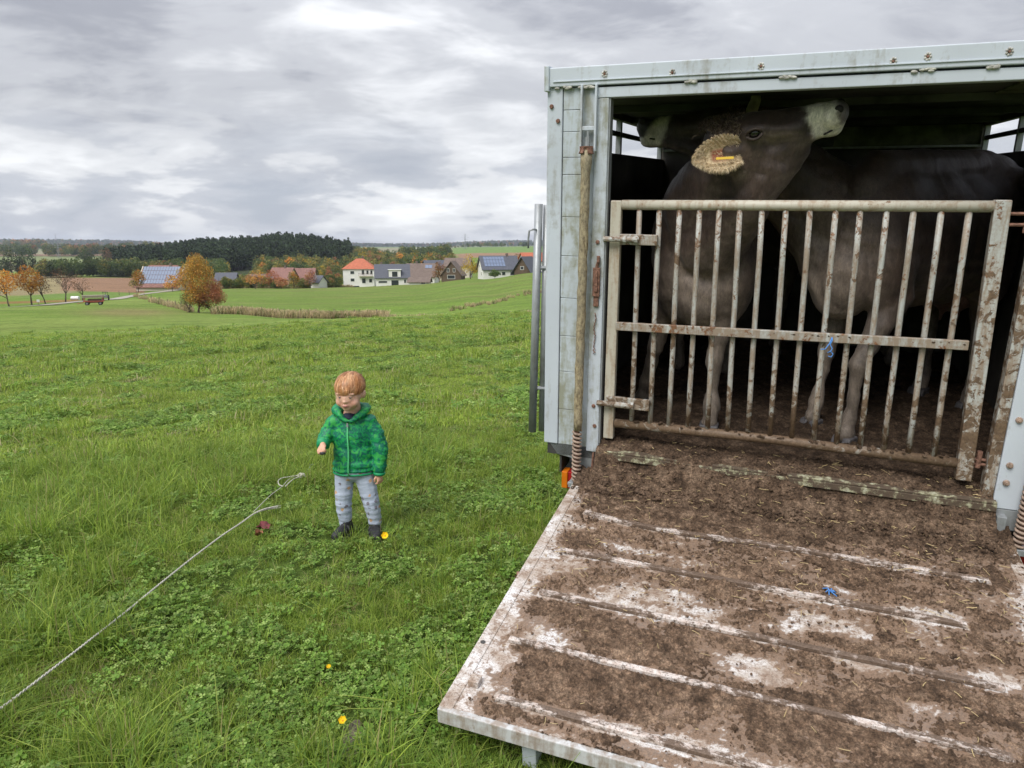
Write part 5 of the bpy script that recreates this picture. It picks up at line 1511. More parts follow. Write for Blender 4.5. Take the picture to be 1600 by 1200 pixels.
def head_col(HM, co, s, base):
    """hide colour by anatomical place: dark face, pale ring round a dark muzzle"""
    inv = np.array(HM.inverted()); L = (co @ inv[:3, :3].T + inv[:3, 3]) / s
    x, y, z = L[:, 0], L[:, 1], L[:, 2]
    nz = (vn3(L * 40, 3) - .5) * .03
    ring = sstep(.372, .395, x + nz + z * .25 + .02) * (np.abs(y) < .12)
    pad = sstep(.462, .478, x + nz * .6 - np.abs(z + .02) * .2) * sstep(-.075, -.055, z)
    near = (np.abs(y) < .16) & (z > -.25) & (z < .15) & (x < .60)
    return L, ring * near, pad * near

def near_(L): return (np.abs(L[:, 1]) < .16) & (L[:, 2] > -.075) & (L[:, 2] < .15) & (L[:, 0] < .60)
def hair_tuft(points, normals, length, cols, seed, w=.0016, droop=(0, 0, -1), spread=.5):
    r = np.random.default_rng(seed); n = len(points); P = np.asarray(points); N = np.asarray(normals)
    N = N / np.linalg.norm(N, axis=1)[:, None]
    d = N + r.normal(size=(n, 3)) * spread; d /= np.linalg.norm(d, axis=1)[:, None]
    L = length * (0.6 + .8 * r.random(n))[:, None]
    s = np.cross(d, r.normal(size=(n, 3))); s /= np.linalg.norm(s, axis=1)[:, None]; s *= w
    a = P; b = P + d * L * .55; c = P + d * L * .9 + np.array(droop) * L * .35
    V = np.stack([a - s, a + s, b + s * .8, b - s * .8, c + s * .15, c - s * .15], 1).reshape(-1, 3)
    k = np.arange(n)[:, None] * 6
    F = np.concatenate([k + np.array([0, 1, 2, 3]), k + np.array([3, 2, 4, 5])])
    C = np.array(cols)[r.integers(0, len(cols), n)] * (.75 + .5 * r.random(n))[:, None]
    return V, F, np.repeat(C, 6, axis=0)

def add_ear(root, base, M3, L, W, cols, seed, pink=True, tagged=False, n=1500):
    """M3: columns = ear axis (out along the ear), across, facing (opening)"""
    m = 13; V = []; ax, ac, fc = (M3.col[0], M3.col[1], M3.col[2]); base = Vector(base)
    for i in range(m):
        t = i / (m - 1); w = W * .5 * math.sin(math.pi * min(1, .20 + .78 * t)) ** .75 * (1 if t < .98 else .3) + .004
        for j in range(9):
            q = (j / 8 - .5) * 2
            cup = (1 - q * q) * -.35 * W * (1 - t * .6)
            V.append(base + ax * (L * t) + ac * (w * q) + fc * (cup - .12 * L * t * t))
    F = [(i * 9 + j, i * 9 + j + 1, (i + 1) * 9 + j + 1, (i + 1) * 9 + j) for i in range(m - 1) for j in range(8)]
    n0 = len(V); V2 = V + [v - fc * .006 for v in V]
    F2 = F + [tuple(n0 + a for a in reversed(f)) for f in F]
    for j in range(8): F2.append((j, n0 + j, n0 + j + 1, j + 1)); F2.append(((m - 1) * 9 + j, (m - 1) * 9 + j + 1, n0 + (m - 1) * 9 + j + 1, n0 + (m - 1) * 9 + j))
    for i in range(m - 1): F2.append((i * 9, (i + 1) * 9, n0 + (i + 1) * 9, n0 + i * 9)); F2.append((i * 9 + 8, n0 + i * 9 + 8, n0 + (i + 1) * 9 + 8, (i + 1) * 9 + 8))
    me = bpy.data.meshes.new('ear'); me.from_pydata([tuple(v) for v in V2], [], F2); me.update()
    me.polygons.foreach_set('use_smooth', [True] * len(F2))
    c = np.tile(np.array(cols[0]) * .8, (len(V2), 1))
    if pink:
        for k in range(n0):
            i, j = divmod(k, 9)
            if abs(j - 4) <= 1 and 2 < i < 8: c[k] = (.26, .10, .06)
    set_col(me, c)
    ear = link('ear', me, M['fur'], root)
    r = np.random.default_rng(seed); P, N = [], []
    for _ in range(n):
        k = r.integers(0, m - 1) * 9 + r.integers(0, 8)
        i, j = divmod(k, 9); q = Vector(V[k]).lerp(Vector(V[k + 10]), r.random())
        edge = abs(j - 3.5) / 3.5
        if edge < .45 and 2 < i < 9 and r.random() < .93: continue
        side = (q - (base + ax * (L * .55))); side = side - fc * side.dot(fc)
        if side.length < 1e-4: continue
        P.append(q); N.append(side.normalized() * (.35 + .65 * edge) + fc * (.55 if r.random() < .6 else -.5) + ax * .2)
    V3, F3, C3 = hair_tuft([tuple(p) for p in P], [tuple(p) for p in N], W * .12, cols, seed, .00085, spread=.45)
    link('ear_hair', np_mesh('ear_hair', V3, F3, False, C3), M['fur'], ear, kind='stuff')
    if tagged:
        q = MB(); q.box((-.036, -.005, -.0015), (.036, .005, .0015)); t_ = q.build('ear_tag', M['yellow_tag'], ear)
        dn = ac if ac.z < 0 else -ac
        mm = Matrix((ax, ac, fc)).transposed().to_4x4() @ Matrix.Rotation(R(6), 4, 'Z'); mm.translation = base + ax * L * .36 + dn * W * .20 + fc * .004
        t_.matrix_local = mm
    return ear

def cow(name, label, base, body, legs, HM, hs, horns=None, ears=(), tag_ear=None, seed=1, udder=None, hindleg=(), muzzle_dark=.3, voxel=.013, tail=None, brisket=None):
    """body/legs/head given in trailer coordinates; all skin is one mesh"""
    B = Vector(base)
    root = thing(name, label, 'cow', TRM @ Matrix.Translation(B), 'cows inside the cattle trailer')
    mb = MB()
    for c, r, ang in body:
        mb.ell(c, r, Matrix.Rotation(ang, 3, 'Z') if ang else None, 20, 14)
    for L in legs: mb.chain(L, .3)
    add_head(mb, HM, hs)
    mb.v = [tuple(Vector(v) - B) for v in mb.v]
    def disp(co):
        q = co + np.array(B)
        return (vn3(q * 6, seed) - .5) * .026 + (vn3(q * np.array([26, 26, 9]), seed + 3) - .5) * .009
    me = remesh(mb, 'body', voxel, 7, disp)
    co = get_co(me).astype(float) + np.array(B)
    HB = HM.copy()
    L, ring, pad = head_col(HB, co, hs, DARKH)
    h = co[:, 2]
    lowf = sstep(.75, .40, h)                                   # paler legs and underside
    c = DARKH * (1 - lowf)[:, None] + LIGHTH * .9 * lowf[:, None]
    nr = np.empty(len(me.vertices) * 3, dtype=np.float32); me.vertices.foreach_get('normal', nr); nr = nr.reshape(-1, 3)
    under = sstep(-.1, -.7, nr[:, 2]) * sstep(.3, .6, h) * .6
    c = c * (1 - under[:, None]) + LIGHTH * 1.25 * under[:, None]
    if brisket:
        bw = np.exp(-(((co - np.array(brisket[:3])) / np.array(brisket[3:])) ** 2).sum(1))[:, None] * .85; c = c * (1 - bw) + LIGHTH * 1.25 * bw
    c = c * (1 - ring[:, None]) + PALE * ring[:, None]
    c = c * (1 - pad[:, None]) + np.array([.10, .085, .085]) * (.5 + muzzle_dark) * pad[:, None]
    if muzzle_dark < 0:
        bl = (sstep(.425, .455, L[:, 0] + (L[:, 2] + .03) * .5) * near_(L))[:, None]; c = c * (1 - bl) + np.array([.018, .017, .018]) * bl
    head = (L[:, 0] > -.05) & (L[:, 0] < .37) & (np.abs(L[:, 1]) < .2) & (np.abs(L[:, 2]) < .2)
    c[head] = c[head] * (.95 - .35 * sstep(.22, .36, L[head][:, 0]))[:, None]
    er = np.exp(-(((L[:, 0] - .175) / .045) ** 2 + ((np.abs(L[:, 1]) - .10) / .06) ** 2 + ((L[:, 2] + .005) / .035) ** 2))
    c = c * (1 - .5 * er[:, None]) + BLACKH * .5 * er[:, None]
    set_col(me, c)
    link('body', me, M['hide'], root)
    HL = Matrix.Translation(-B) @ HM
    P = lambda x, y, z: HL @ Vector((x * hs, y * hs, z * hs)); R3 = HL.to_3x3()
    for y in (-1, 1):
        MB().ell(P(.180, y * .094, -.010), (.0225 * hs, .0185 * hs, .0205 * hs), R3, 16, 12).build('eye', M['eye'], root, smooth=True)
        q = MB()
        for sgn in (1, -1):
            q.tube([P(.180 + .030 * math.cos(a), y * (.104 + .010 * math.sin(a)), -.010 + sgn * .020 * math.sin(a)) for a in np.linspace(.0, math.pi, 9)], [.0035 * hs] + [.0062 * hs] * 7 + [.0035 * hs], 7)
        ol = q.build('eyelid', M['hide'], root, smooth=True); set_col(ol.data, np.tile(DARKH * .8, (len(ol.data.vertices), 1)))
        MB().ell(P(.480, y * .054, -.008), (.017 * hs, .0115 * hs, .017 * hs), R3, 12, 9).build('nostril', M['nostril'], root, smooth=True)
    q = MB(); q.tube([P(.484 - .05 * abs(t) ** 1.5 * 1.3, t * .062, -.072 - .012 * abs(t)) for t in np.linspace(-1, 1, 11)], .0038 * hs, 6)
    q.build('mouth_line', M['nostril'], root, smooth=True)
    if horns:
        for y in horns:
            q = MB(); q.tube([P(.02, y * .085, .035), (P(.01, y * .13, .075)), P(.02, y * .15, .13), P(.045, y * .15, .18)], [.026 * hs, .022 * hs, .015 * hs, .004 * hs], 10)
            q.build('horn', M['horn'], root, smooth=True)
    for e in ears:
        add_ear(root, P(*e['at']), e['M3'], e['L'], e['W'], e['cols'], seed + 11, True, e.get('tag', False), e.get('n', 1200))
    # curly brow hair beside the near ear
    r = np.random.default_rng(seed + 5); pts = []; nn = []
    for _ in range(700):
        a, b = r.uniform(.02, .135), r.uniform(.3, 1.35); s_ = 1 if r.random() < .7 else -1
        pts.append(tuple(P(a, s_ * math.sin(b) * .099, -.015 + math.cos(b) * .070))); nn.append(tuple(R3 @ Vector((.2 + r.normal() * .8, s_ * math.sin(b) + r.normal() * .7, math.cos(b) + r.normal() * .5))))
    V3, F3, C3 = hair_tuft(pts, nn, .022 * hs, [(.12, .085, .06), (.20, .15, .11), (.08, .055, .04), (.28, .22, .17)], seed, .0012, spread=.7)
    link('brow_hair', np_mesh('brow_hair', V3, F3, False, C3), M['fur'], root, kind='stuff')
    # curly poll hair
    r = np.random.default_rng(seed); pts = []; nn = []
    for _ in range(420):
        a, b = r.uniform(-.045, .11), r.uniform(-.10, .10)
        z = .058 - 2.2 * b * b - (a - .03) ** 2 * 2
        pts.append(tuple(P(a, b, z))); nn.append(tuple(R3 @ Vector((.3 + r.normal() * .5, b * 4 + r.normal() * .5, 1))))
    V3, F3, C3 = hair_tuft(pts, nn, .028 * hs, [(.09, .065, .05), (.15, .11, .08), (.07, .05, .04)], seed, .0018)
    link('poll_hair', np_mesh('poll_hair', V3, F3, False, C3), M['fur'], root, kind='stuff')
    for hx, hy, hz, yaw in hindleg:
        for s_ in (-1, 1):
            q = MB(); Mz = Matrix.Translation(Vector((hx, hy, hz)) - B) @ Matrix.Rotation(yaw, 4, 'Z')
            a = s_ * .027
            o_ = [(-.035, 0), (.05, 0), (.030, .048), (-.035, .055)]
            k = len(q.v); q.prism(o_, a - .021, a + .021, 'y'); q.v = [tuple(Mz @ Vector(v)) for v in q.v]
            q.build('hoof', M['hoof'], root, bevel=.008)
    if udder:
        q = MB(); q.ell(Vector(udder) - B, (.12, .12, .09), None, 14, 10)
        for a in range(4): q.chain([(Vector(udder) - B + Vector((.05 * math.cos(a * 1.57 + .6), .05 * math.sin(a * 1.57 + .6), -.06)), .020), (Vector(udder) - B + Vector((.055 * math.cos(a * 1.57 + .6), .055 * math.sin(a * 1.57 + .6), -.135)), .011)], .4)
        m2 = remesh(q, 'udder', .010, 4); set_col(m2, np.tile(np.array([.22, .13, .10]), (len(m2.vertices), 1)))
        link('udder', m2, M['hide'], root)
    if tail:
        q = MB(); q.tube([Vector(t_) - B for t_ in tail], [.030, .022, .018, .015, .022, .008], 8)
        o_ = q.build('tail', M['hide'], root, smooth=True); set_col(o_.data, np.tile(DARKH, (len(o_.data.vertices), 1)))
    return root

def foreleg(sh, knee, fet, hoofp, s=1.0):
    return [(sh, .088 * s), (tuple(Vector(sh).lerp(Vector(knee), .45)), .066 * s), (tuple(Vector(sh).lerp(Vector(knee), .85)), .043 * s), (knee, .047 * s), (tuple(Vector(knee).lerp(Vector(fet), .18)), .036 * s), (tuple(Vector(knee).lerp(Vector(fet), .6)), .029 * s), (fet, .041 * s), (tuple(Vector(fet).lerp(Vector(hoofp), .5)), .035 * s), (hoofp, .046 * s)]
def hindlegc(hip, stifle, hock, fet, hoofp):
    return [(hip, .15), (stifle, .11), (tuple(Vector(stifle).lerp(Vector(hock), .6)), .060), (hock, .050), (tuple(Vector(hock).lerp(Vector(fet), .3)), .036), (tuple(Vector(hock).lerp(Vector(fet), .8)), .031), (fet, .042), (hoofp, .048)]

# --- cow standing crosswise on the right, head up and turned left behind the front cow
ax = Vector((-.606, -.795, 0)); side = Vector((.795, -.606, 0)); ang = math.atan2(ax.y, ax.x)
cx = lambda a, b, h: tuple(Vector((1.14, .74, 0)) - ax * a + side * b + Vector((0, 0, h)))
bodyB = [(cx(.10, 0, .98), (.34, .235, .36), ang), (cx(.35, 0, .96), (.40, .275, .36), ang), (cx(.62, 0, .95), (.40, .30, .35), ang), (cx(.85, 0, 1.02), (.30, .27, .31), ang),
         (cx(.02, 0, 1.18), (.22, .13, .20), ang), (cx(.92, 0, 1.24), (.22, .19, .14), ang), (cx(1.04, 0, 1.14), (.16, .17, .18), ang),
         (cx(-.02, .13, .86), (.16, .10, .25), ang), (cx(-.02, -.13, .86), (.16, .10, .25), ang), (cx(-.14, 0, .80), (.15, .14, .20), ang), (cx(.91, .17, 1.25), (.09, .06, .06), ang), (cx(.91, -.17, 1.25), (.09, .06, .06), ang)]
legsB = [
 foreleg(cx(.02, .15, .72), (1.135, .50, .40), (1.125, .485, .13), (1.115, .465, .045)),
 foreleg(cx(.02, -.13, .70), (1.000, .72, .39), (.985, .70, .13), (.970, .685, .045)),
 hindlegc(cx(.90, .12, .95), cx(.82, .17, .70), (1.80, 1.42, .50), (1.80, 1.31, .14), (1.79, 1.28, .045)),
 hindlegc(cx(.90, -.12, .95), cx(.82, -.15, .70), (1.62, 1.68, .50), (1.60, 1.56, .14), (1.585, 1.53, .045)),
 [(cx(-.02, 0, 1.27), .115), (cx(.3, 0, 1.275), .12), (cx(.6, 0, 1.27), .13), (cx(.88, 0, 1.275), .125), (cx(1.02, 0, 1.25), .12)],
 [((1.02, .78, 1.06), .22), ((.86, .78, 1.18), .195), ((.70, .73, 1.31), .165), ((.56, .68, 1.43), .125)],
 [((1.02, .64, .70), .12), ((.93, .70, .88), .12), ((.80, .74, 1.06), .11), ((.62, .72, 1.24), .10), ((.45, .68, 1.38), .075)],
]
HMB = frame((.555, .66, 1.518), (-.985, -.10, .035), (.05, .02, 1))
earB = Matrix(((.35, .30, .85), (.75, .45, -.50), (.25, -.85, .15))).transposed()
DKFUR = [(.07, .055, .045), (.12, .10, .08), (.045, .038, .034)]
cow('cow', 'dark brown cow standing crosswise at the right, head raised leftward, small pale horns', (1.3, 1.0, 0), bodyB, legsB, HMB, 1.10, horns=(-1, 1),
    ears=[dict(at=(.035, 1 * .10, -.01), M3=Matrix(((.45, .75, .25), (.9, -.5, -.1), (.1, -.3, .95))).transposed(), L=.13, W=.085, cols=DKFUR, n=500)],
    seed=4, udder=cx(.80, .02, .63), brisket=(.95, .62, .78, .20, .26, .26), hindleg=[(1.115, .455, .0, ang), (.968, .672, .0, ang), (1.785, 1.27, .0, ang), (1.58, 1.52, .0, ang)], muzzle_dark=-.1, tail=[cx(1.12, 0, 1.27), cx(1.20, 0, 1.20), cx(1.21, .02, 1.0), cx(1.20, .03, .8), cx(1.19, .03, .6), cx(1.18, .03, .42)])
# --- cow facing out on the left, head turned to the right above the gate
bodyA = [((.36, .66, .93), (.27, .28, .38), 0), ((.34, .95, .95), (.28, .42, .36), 0), ((.32, 1.30, .94), (.30, .42, .35), 0), ((.30, 1.62, 1.0), (.26, .28, .30), 0), ((.36, .62, 1.14), (.20, .24, .20), 0),
         ((.27, .55, .80), (.14, .16, .26), 0), ((.50, .52, .80), (.14, .16, .26), 0), ((.385, .48, .70), (.14, .13, .17), 0)]
legsA = [
 foreleg((.235, .57, .74), (.145, .62, .38), (.085, .745, .13), (.06, .755, .045)),
 foreleg((.515, .50, .74), (.470, .46, .37), (.480, .44, .13), (.475, .42, .045)),
 hindlegc((.18, 1.6, .95), (.16, 1.5, .7), (.14, 1.72, .5), (.14, 1.62, .14), (.14, 1.6, .045)),
 hindlegc((.42, 1.6, .95), (.44, 1.5, .7), (.46, 1.72, .5), (.46, 1.62, .14), (.46, 1.6, .045)),
 [((.36, .58, 1.02), .24), ((.37, .50, 1.12), .215), ((.42, .42, 1.21), .185), ((.48, .33, 1.30), .145), ((.52, .27, 1.36), .105)],
 [((.60, .26, 1.20), .10), ((.69, .235, 1.29), .080), ((.77, .22, 1.375), .055)],
 [((.55, .27, 1.26), .11), ((.64, .24, 1.31), .095)],
 [((.42, .44, .95), .17), ((.50, .36, 1.06), .14), ((.585, .27, 1.16), .105), ((.63, .22, 1.24), .075)],
]
HMA = frame((.410, .235, 1.438), (.965, -.13, .205), (-.18, -.28, .94))
CREAM = [(.66, .53, .34), (.76, .65, .46), (.52, .38, .22), (.70, .57, .38)]
_a = Vector((-.90, -.22, -.14)).normalized(); _f = Vector((-.05, -.95, .22)); _f = (_f - _a * _f.dot(_a)).normalized()
earA = Matrix((_a, _a.cross(_f), _f)).transposed()
cow('cow', 'brown cow at the left, head turned right above the gate, pale furry ear with tag', (.35, .9, 0), bodyA, legsA, HMA, 1.06,
    ears=[dict(at=(.122, .134, -.050), M3=earA, L=.180, W=.135, cols=CREAM, tag=True, n=17000), dict(at=(.05, -.10, -.02), M3=Matrix((Vector((-.3, .9, .1)), Vector((.9, .3, 0)), Vector((0, 0, 1)))).transposed(), L=.14, W=.10, cols=CREAM, n=400)],
    seed=8, brisket=(.39, .42, .72, .20, .2, .18), hindleg=[(.06, .745, 0, -1.57), (.475, .41, 0, -1.57)], muzzle_dark=.6, voxel=.012)
# --- third cow deep inside
bodyC = [((1.15, 2.36, .90), (.5, .24, .33), 0), ((.80, 2.36, .92), (.30, .22, .33), 0), ((1.45, 2.38, .94), (.25, .22, .30), 0)]
legsC = [foreleg((.78, 2.26, .70), (.76, 2.2, .38), (.76, 2.2, .13), (.76, 2.18, .045)), foreleg((.78, 2.46, .70), (.74, 2.5, .38), (.74, 2.5, .13), (.74, 2.48, .045)),
         foreleg((1.5, 2.26, .70), (1.52, 2.2, .38), (1.5, 2.2, .13), (1.5, 2.18, .045)), foreleg((1.5, 2.46, .70), (1.52, 2.5, .38), (1.5, 2.5, .13), (1.5, 2.48, .045)),
         [((.72, 2.34, 1.02), .19), ((.55, 2.25, 1.14), .15), ((.45, 2.12, 1.25), .12)], ]
HMC = frame((.46, 2.14, 1.345), (-.50, -.86, -.08), (0, -.1, 1))
cow('cow', 'third cow deep in the dark trailer, only its pale ringed muzzle showing at the left', (1.1, 2.36, 0), bodyC, legsC, HMC, .95, seed=12, muzzle_dark=-.2, voxel=.02)

# ================================================================== TODDLER
CD = 3.57
_r = ray(556, 838); _t = 3.0
for _k in range(60):
    _P = CAM + _r * _t; _t += (_P[2] - gz(_P[0], _P[1])) * .6
cpos = Vector(CAM + _r * _t)
KS = math.hypot(cpos.x, cpos.y) / 3.57
CG = cpos.z
CM = Matrix.Translation(cpos) @ Matrix.Scale(KS, 4)
KID = thing('person', 'toddler with ginger hair, green patterned jacket and pale blue print trousers, standing in the grass', 'person', CM)
def skin_mat():
    t = NT('skin'); ca = t.attr(); n = t.noise(t.map(), 60, 3, .6)
    t.set('Base Color', t.mix(1.0, ca, t.ramp(n, [(.3, .94), (.7, 1.05)]), 'MULTIPLY')).set('Roughness', .5).set('Specular IOR Level', .35)
    t.set('Subsurface Weight', .15).set('Subsurface Radius', (.02, .008, .004)); return t.m
M['skin'] = skin_mat()
SK = np.array([.66, .40, .29]); LIP = np.array([.50, .20, .17]); CHK = np.array([.66, .30, .23])
# head: x right in the picture, y away, z up; face looks to -y, tipped down and slightly left
HF = Matrix.Translation((.006, -.014, .762)) @ Matrix.Rotation(R(-8), 4, 'Z') @ Matrix.Rotation(R(7), 4, 'X') @ Matrix.Diagonal((.93, 1, 1, 1))
hp = lambda x, y, z: HF @ Vector((x, y, z)); H3 = HF.to_3x3()
q = MB()
def he(c, r): q.ell(hp(*c), r, H3, 16, 11)
he((0, .008, .028), (.071, .082, .070)); he((0, -.022, -.008), (.066, .058, .056)); he((0, -.030, -.040), (.054, .046, .034)); he((0, -.064, -.058), (.020, .014, .012))
for s in (-1, 1):
    he((s * .036, -.046, -.030), (.027, .024, .024)); he((s * .028, -.064, .018), (.024, .012, .010))
    he((s * .073, .002, -.004), (.010, .016, .021)); he((s * .078, .006, .002), (.007, .014, .018)); he((s * .008, -.079, -.020), (.006, .007, .005))
he((0, -.074, -.008), (.008, .010, .018)); he((0, -.083, -.018), (.0085, .008, .0075)); he((0, -.079, -.037), (.017, .010, .0050)); he((0, -.077, -.045), (.014, .010, .0055))
q.chain([(hp(0, .015, -.04), .040), (tuple(hp(0, .022, -.085)), .040), ((0, .02, .64), .045)], .3)
me = remesh(q, 'head', .0042, 5)
co = get_co(me).astype(float); inv = np.array(HF.inverted()); L = co @ inv[:3, :3].T + inv[:3, 3]
g = lambda c, r: np.exp(-(((L - np.array(c)) / np.array(r)) ** 2).sum(1))
c = np.tile(SK, (len(co), 1))
for s in (-1, 1):
    w = g((s * .036, -.070, -.028), (.020, .03, .016))[:, None] * .6; c = c * (1 - w) + CHK * w
w = np.clip(g((0, -.088, -.041), (.017, .02, .0065)) * 1.3, 0, 1)[:, None]; c = c * (1 - w) + LIP * w
set_col(me, c); link('head', me, M['skin'], KID)
M['eyewhite'] = simple('eye_white', (.75, .73, .70), .25, var=.02); M['iris'] = simple('iris', (.06, .08, .09), .15, var=.1, spec=.7)
M['lash'] = simple('lash', (.22, .12, .08), .7)
for s in (-1, 1):
    e_ = MB().ell(hp(s * .029, -.066, .0035), (.0075, .0094, .0030), H3, 14, 10).build('eye', M['eyewhite'], KID, smooth=True)
    MB().ell(hp(s * .029, -.0735, .0010), (.0050, .0040, .0030), H3, 10, 8).build('iris', M['iris'], e_, smooth=True)
    qq = MB(); qq.tube([hp(s * .029 + .0135 * t, -.0775 + .004 * t * t * 1.6, .0062 - .0032 * t * t) for t in np.linspace(-1, 1, 7)], [.0005, .0010, .0013, .0014, .0013, .0010, .0005], 5); qq.build('eyelid', M['lash'], KID, smooth=True)
    qq = MB(); qq.tube([hp(s * (.029 + .013 * t), -.0795 + .004 * t * t, .0235 - .003 * t * t) for t in np.linspace(-1, 1, 5)], [.0005, .0010, .0011, .0010, .0005], 5); qq.build('eyebrow', simple('ginger_brow', (.50, .30, .19), .8), KID, smooth=True)
qq = MB(); qq.tube([hp(.0155 * t, -.0885 + .006 * t * t, -.0412 + .0022 * t * t) for t in np.linspace(-1, 1, 7)], .0009, 5); qq.build('mouth_line', simple('mouth_line', (.22, .07, .06), .6), KID)
for s in (-1, 1): MB().ell(hp(s * .005, -.0955, -.0245), (.0022, .0016, .0014), H3, 8, 6).build('nostril', M['nostril'], KID, smooth=True)
# hair: under-cap plus several thousand strands combed forward from the crown
def hair_mat():
    t = NT('ginger_hair'); t.set('Base Color', t.attr()).set('Roughness', .38).set('Specular IOR Level', .45); return t.m
M['hair'] = hair_mat()
HC = [(.52, .22, .08), (.62, .31, .13), (.38, .15, .055), (.70, .40, .20), (.46, .21, .09)]
qq = MB(); k0 = 0
cap_r = (.0765, .0875, .073)
qq.ell((0, .010, .033), cap_r, None, 30, 18)
keepf = []
for f in qq.f:
    cc = sum((Vector(qq.v[i]) for i in f), Vector()) / len(f)
    front = cc.y < -.012
    lim = (.046 - 0.0 * cc.x) if front and abs(cc.x) < .058 else (.004 if cc.y < .03 else -.030)
    if cc.z > lim: keepf.append(f)
qq.f = keepf; qq.v = [tuple(HF @ Vector(v)) for v in qq.v]
cap = qq.build('hair', M['hair'], KID, smooth=True); set_col(cap.data, np.tile(np.array([.42, .22, .10]), (len(cap.data.vertices), 1)))
r = np.random.default_rng(5); V, F, C = [], [], []
crown = np.array([.012, .055, .095])
n_h = 5200
for i in range(n_h):
    th = r.uniform(0, 2 * math.pi); u = r.random() ** .55 * 1.62
    # start point on the cap, measured from the crown whorl
    sx, sy, sz = math.sin(u * .95) * math.cos(th), math.sin(u * .95) * math.sin(th), math.cos(u * .95)
    p = np.array([sx * cap_r[0], .010 + sy * cap_r[1] + .0 , .033 + sz * cap_r[2]])
    frontish = -sy
    lo = .030 if (p[1] < -.015 and abs(p[0]) < .055) else (-.008 if p[1] < .03 else -.035)
    if p[2] < lo: continue
    d = np.array([p[0] * 1.0, p[1] - .055, -.02]); d[1] -= .03 * (1 if sy < .5 else -.6); d /= np.linalg.norm(d) + 1e-6
    off_ = r.random() ** 2 * (.4 + vn(np.array([th * 5]), np.array([u * 4]), 31)[0]); Ln = r.uniform(.035, .062); pts = [p.copy()]; q_ = p.copy()
    for k in range(4):
        q_ = q_ + d * Ln / 4
        rel = (q_ - np.array([0, .010, .033])) / (np.array(cap_r) * (1.025 + r.uniform(0, .02)))
        nn = np.linalg.norm(rel)
        if nn < 1.0 or q_[2] > 0.0: q_ = np.array([0, .010, .033]) + rel / nn * np.array(cap_r) * (1.015 + .055 * off_ + .02 * k / 4 * off_)
        nrm = (q_ - np.array([0, .010, .033])); nrm /= np.linalg.norm(nrm)
        d = d + np.array([r.normal() * .10, r.normal() * .06, -.30]); d -= nrm * d.dot(nrm) * .95; d /= np.linalg.norm(d)
        lim2 = .010 + .014 * (vn(np.array([p[0] * 60]), np.array([p[1] * 20]), 9)[0] - .5) * 2 if (q_[1] < -.02 and abs(q_[0]) < .056) else (-.020 if q_[1] < .02 else -.05)
        if q_[2] < lim2 + r.uniform(-.004, .008): break
        pts.append(q_.copy())
    if len(pts) < 3: continue
    side_ = np.cross(d, nrm); side_ /= np.linalg.norm(side_)
    cl_ = vn(np.array([math.atan2(p[0], p[1] - .055) * 9]), np.array([u * 2.0]), 7)[0]
    cc = np.array(HC[min(4, int(cl_ * 5))]) * r.uniform(.7, 1.15); k0 = len(V)
    for j, p_ in enumerate(pts):
        w_ = .00125 * (1 - .75 * j / (len(pts) - 1))
        V += [tuple(HF @ Vector(p_ - side_ * w_)), tuple(HF @ Vector(p_ + side_ * w_))]; C += [cc, cc]
    F += [(k0 + 2 * j, k0 + 2 * j + 1, k0 + 2 * j + 3, k0 + 2 * j + 2) for j in range(len(pts) - 1)]
link('hair_strands', np_mesh('hair_strands', np.array(V), np.array(F), False, np.array(C)), M['hair'], cap, kind='stuff')

# jacket
def jacket_mat():
    t = NT('green_print_jacket'); v = t.map()
    d = t.noise(v, 24, 2, .5, 1.2); e = t.vor(t.map((1, 1, .8)), 30); n = t.noise(v, 34, 3, .6, 2.2)
    c = t.mix(t.ramp(n, [(.47, 0.0), (.50, 1.0)]), (.012, .28, .08), (.007, .135, .085))
    c = t.mix(t.ramp(d, [(.56, 0.0), (.59, 1.0)]), c, (.035, .33, .07))
    c = t.mix(t.ramp(e, [(.10, 1.0), (.14, 0.0)]), c, (.006, .10, .075))
    t.set('Base Color', c).set('Roughness', .55).set('Specular IOR Level', .35); t.bump(t.noise(v, 16, 4, .6, .8), .5, .006); return t.m
M['jacket'] = jacket_mat()
M['navy'] = simple('navy_shirt', (.02, .025, .05), .85, var=.2, scale=80)
M['zip'] = simple('zip_green', (.10, .50, .20), .45, var=.05); M['jacket_plain'] = simple('jacket_binding', (.01, .26, .10), .55, var=.15, scale=30)
q = MB()
E = lambda c, r_, ang=0: q.ell(c, r_, Matrix.Rotation(ang, 3, 'Y') if ang else None, 18, 12)
E((-.002, .02, .53), (.100, .072, .12)); E((.002, .02, .44), (.104, .076, .10)); E((.004, .018, .395), (.112, .080, .05)); E((0, .025, .61), (.092, .062, .050)); E((.004, .018, .365), (.112, .082, .022))
# image-left arm: bent, forearm towards the camera
armL = [((-.083, .022, .610), .042), ((-.112, .014, .575), .040), ((-.134, -.006, .528), .039), ((-.134, -.042, .512), .036), ((-.122, -.082, .524), .034)]
q.chain(armL, .25)
# image-right arm: hanging
armR = [((.086, .022, .608), .043), ((.122, .018, .555), .042), ((.142, .010, .490), .040), ((.146, -.002, .430), .037), ((.138, -.010, .375), .034)]
q.chain(armR, .25)
def jd(co):
    w = vn3(co * np.array([14, 14, 34]), 3) - .5; w2 = vn3(co * np.array([40, 40, 60]), 9) - .5
    arm = sstep(.085, .12, np.abs(co[:, 0]))
    w3 = vn3(co * np.array([22, 22, 9]) + 5, 21) - .5
    return w * (.010 + .010 * arm) + w2 * .004 + w3 * .010
jk = remesh(q, 'jacket', .006, 5, jd); jo = link('jacket', jk, M['jacket'], KID)
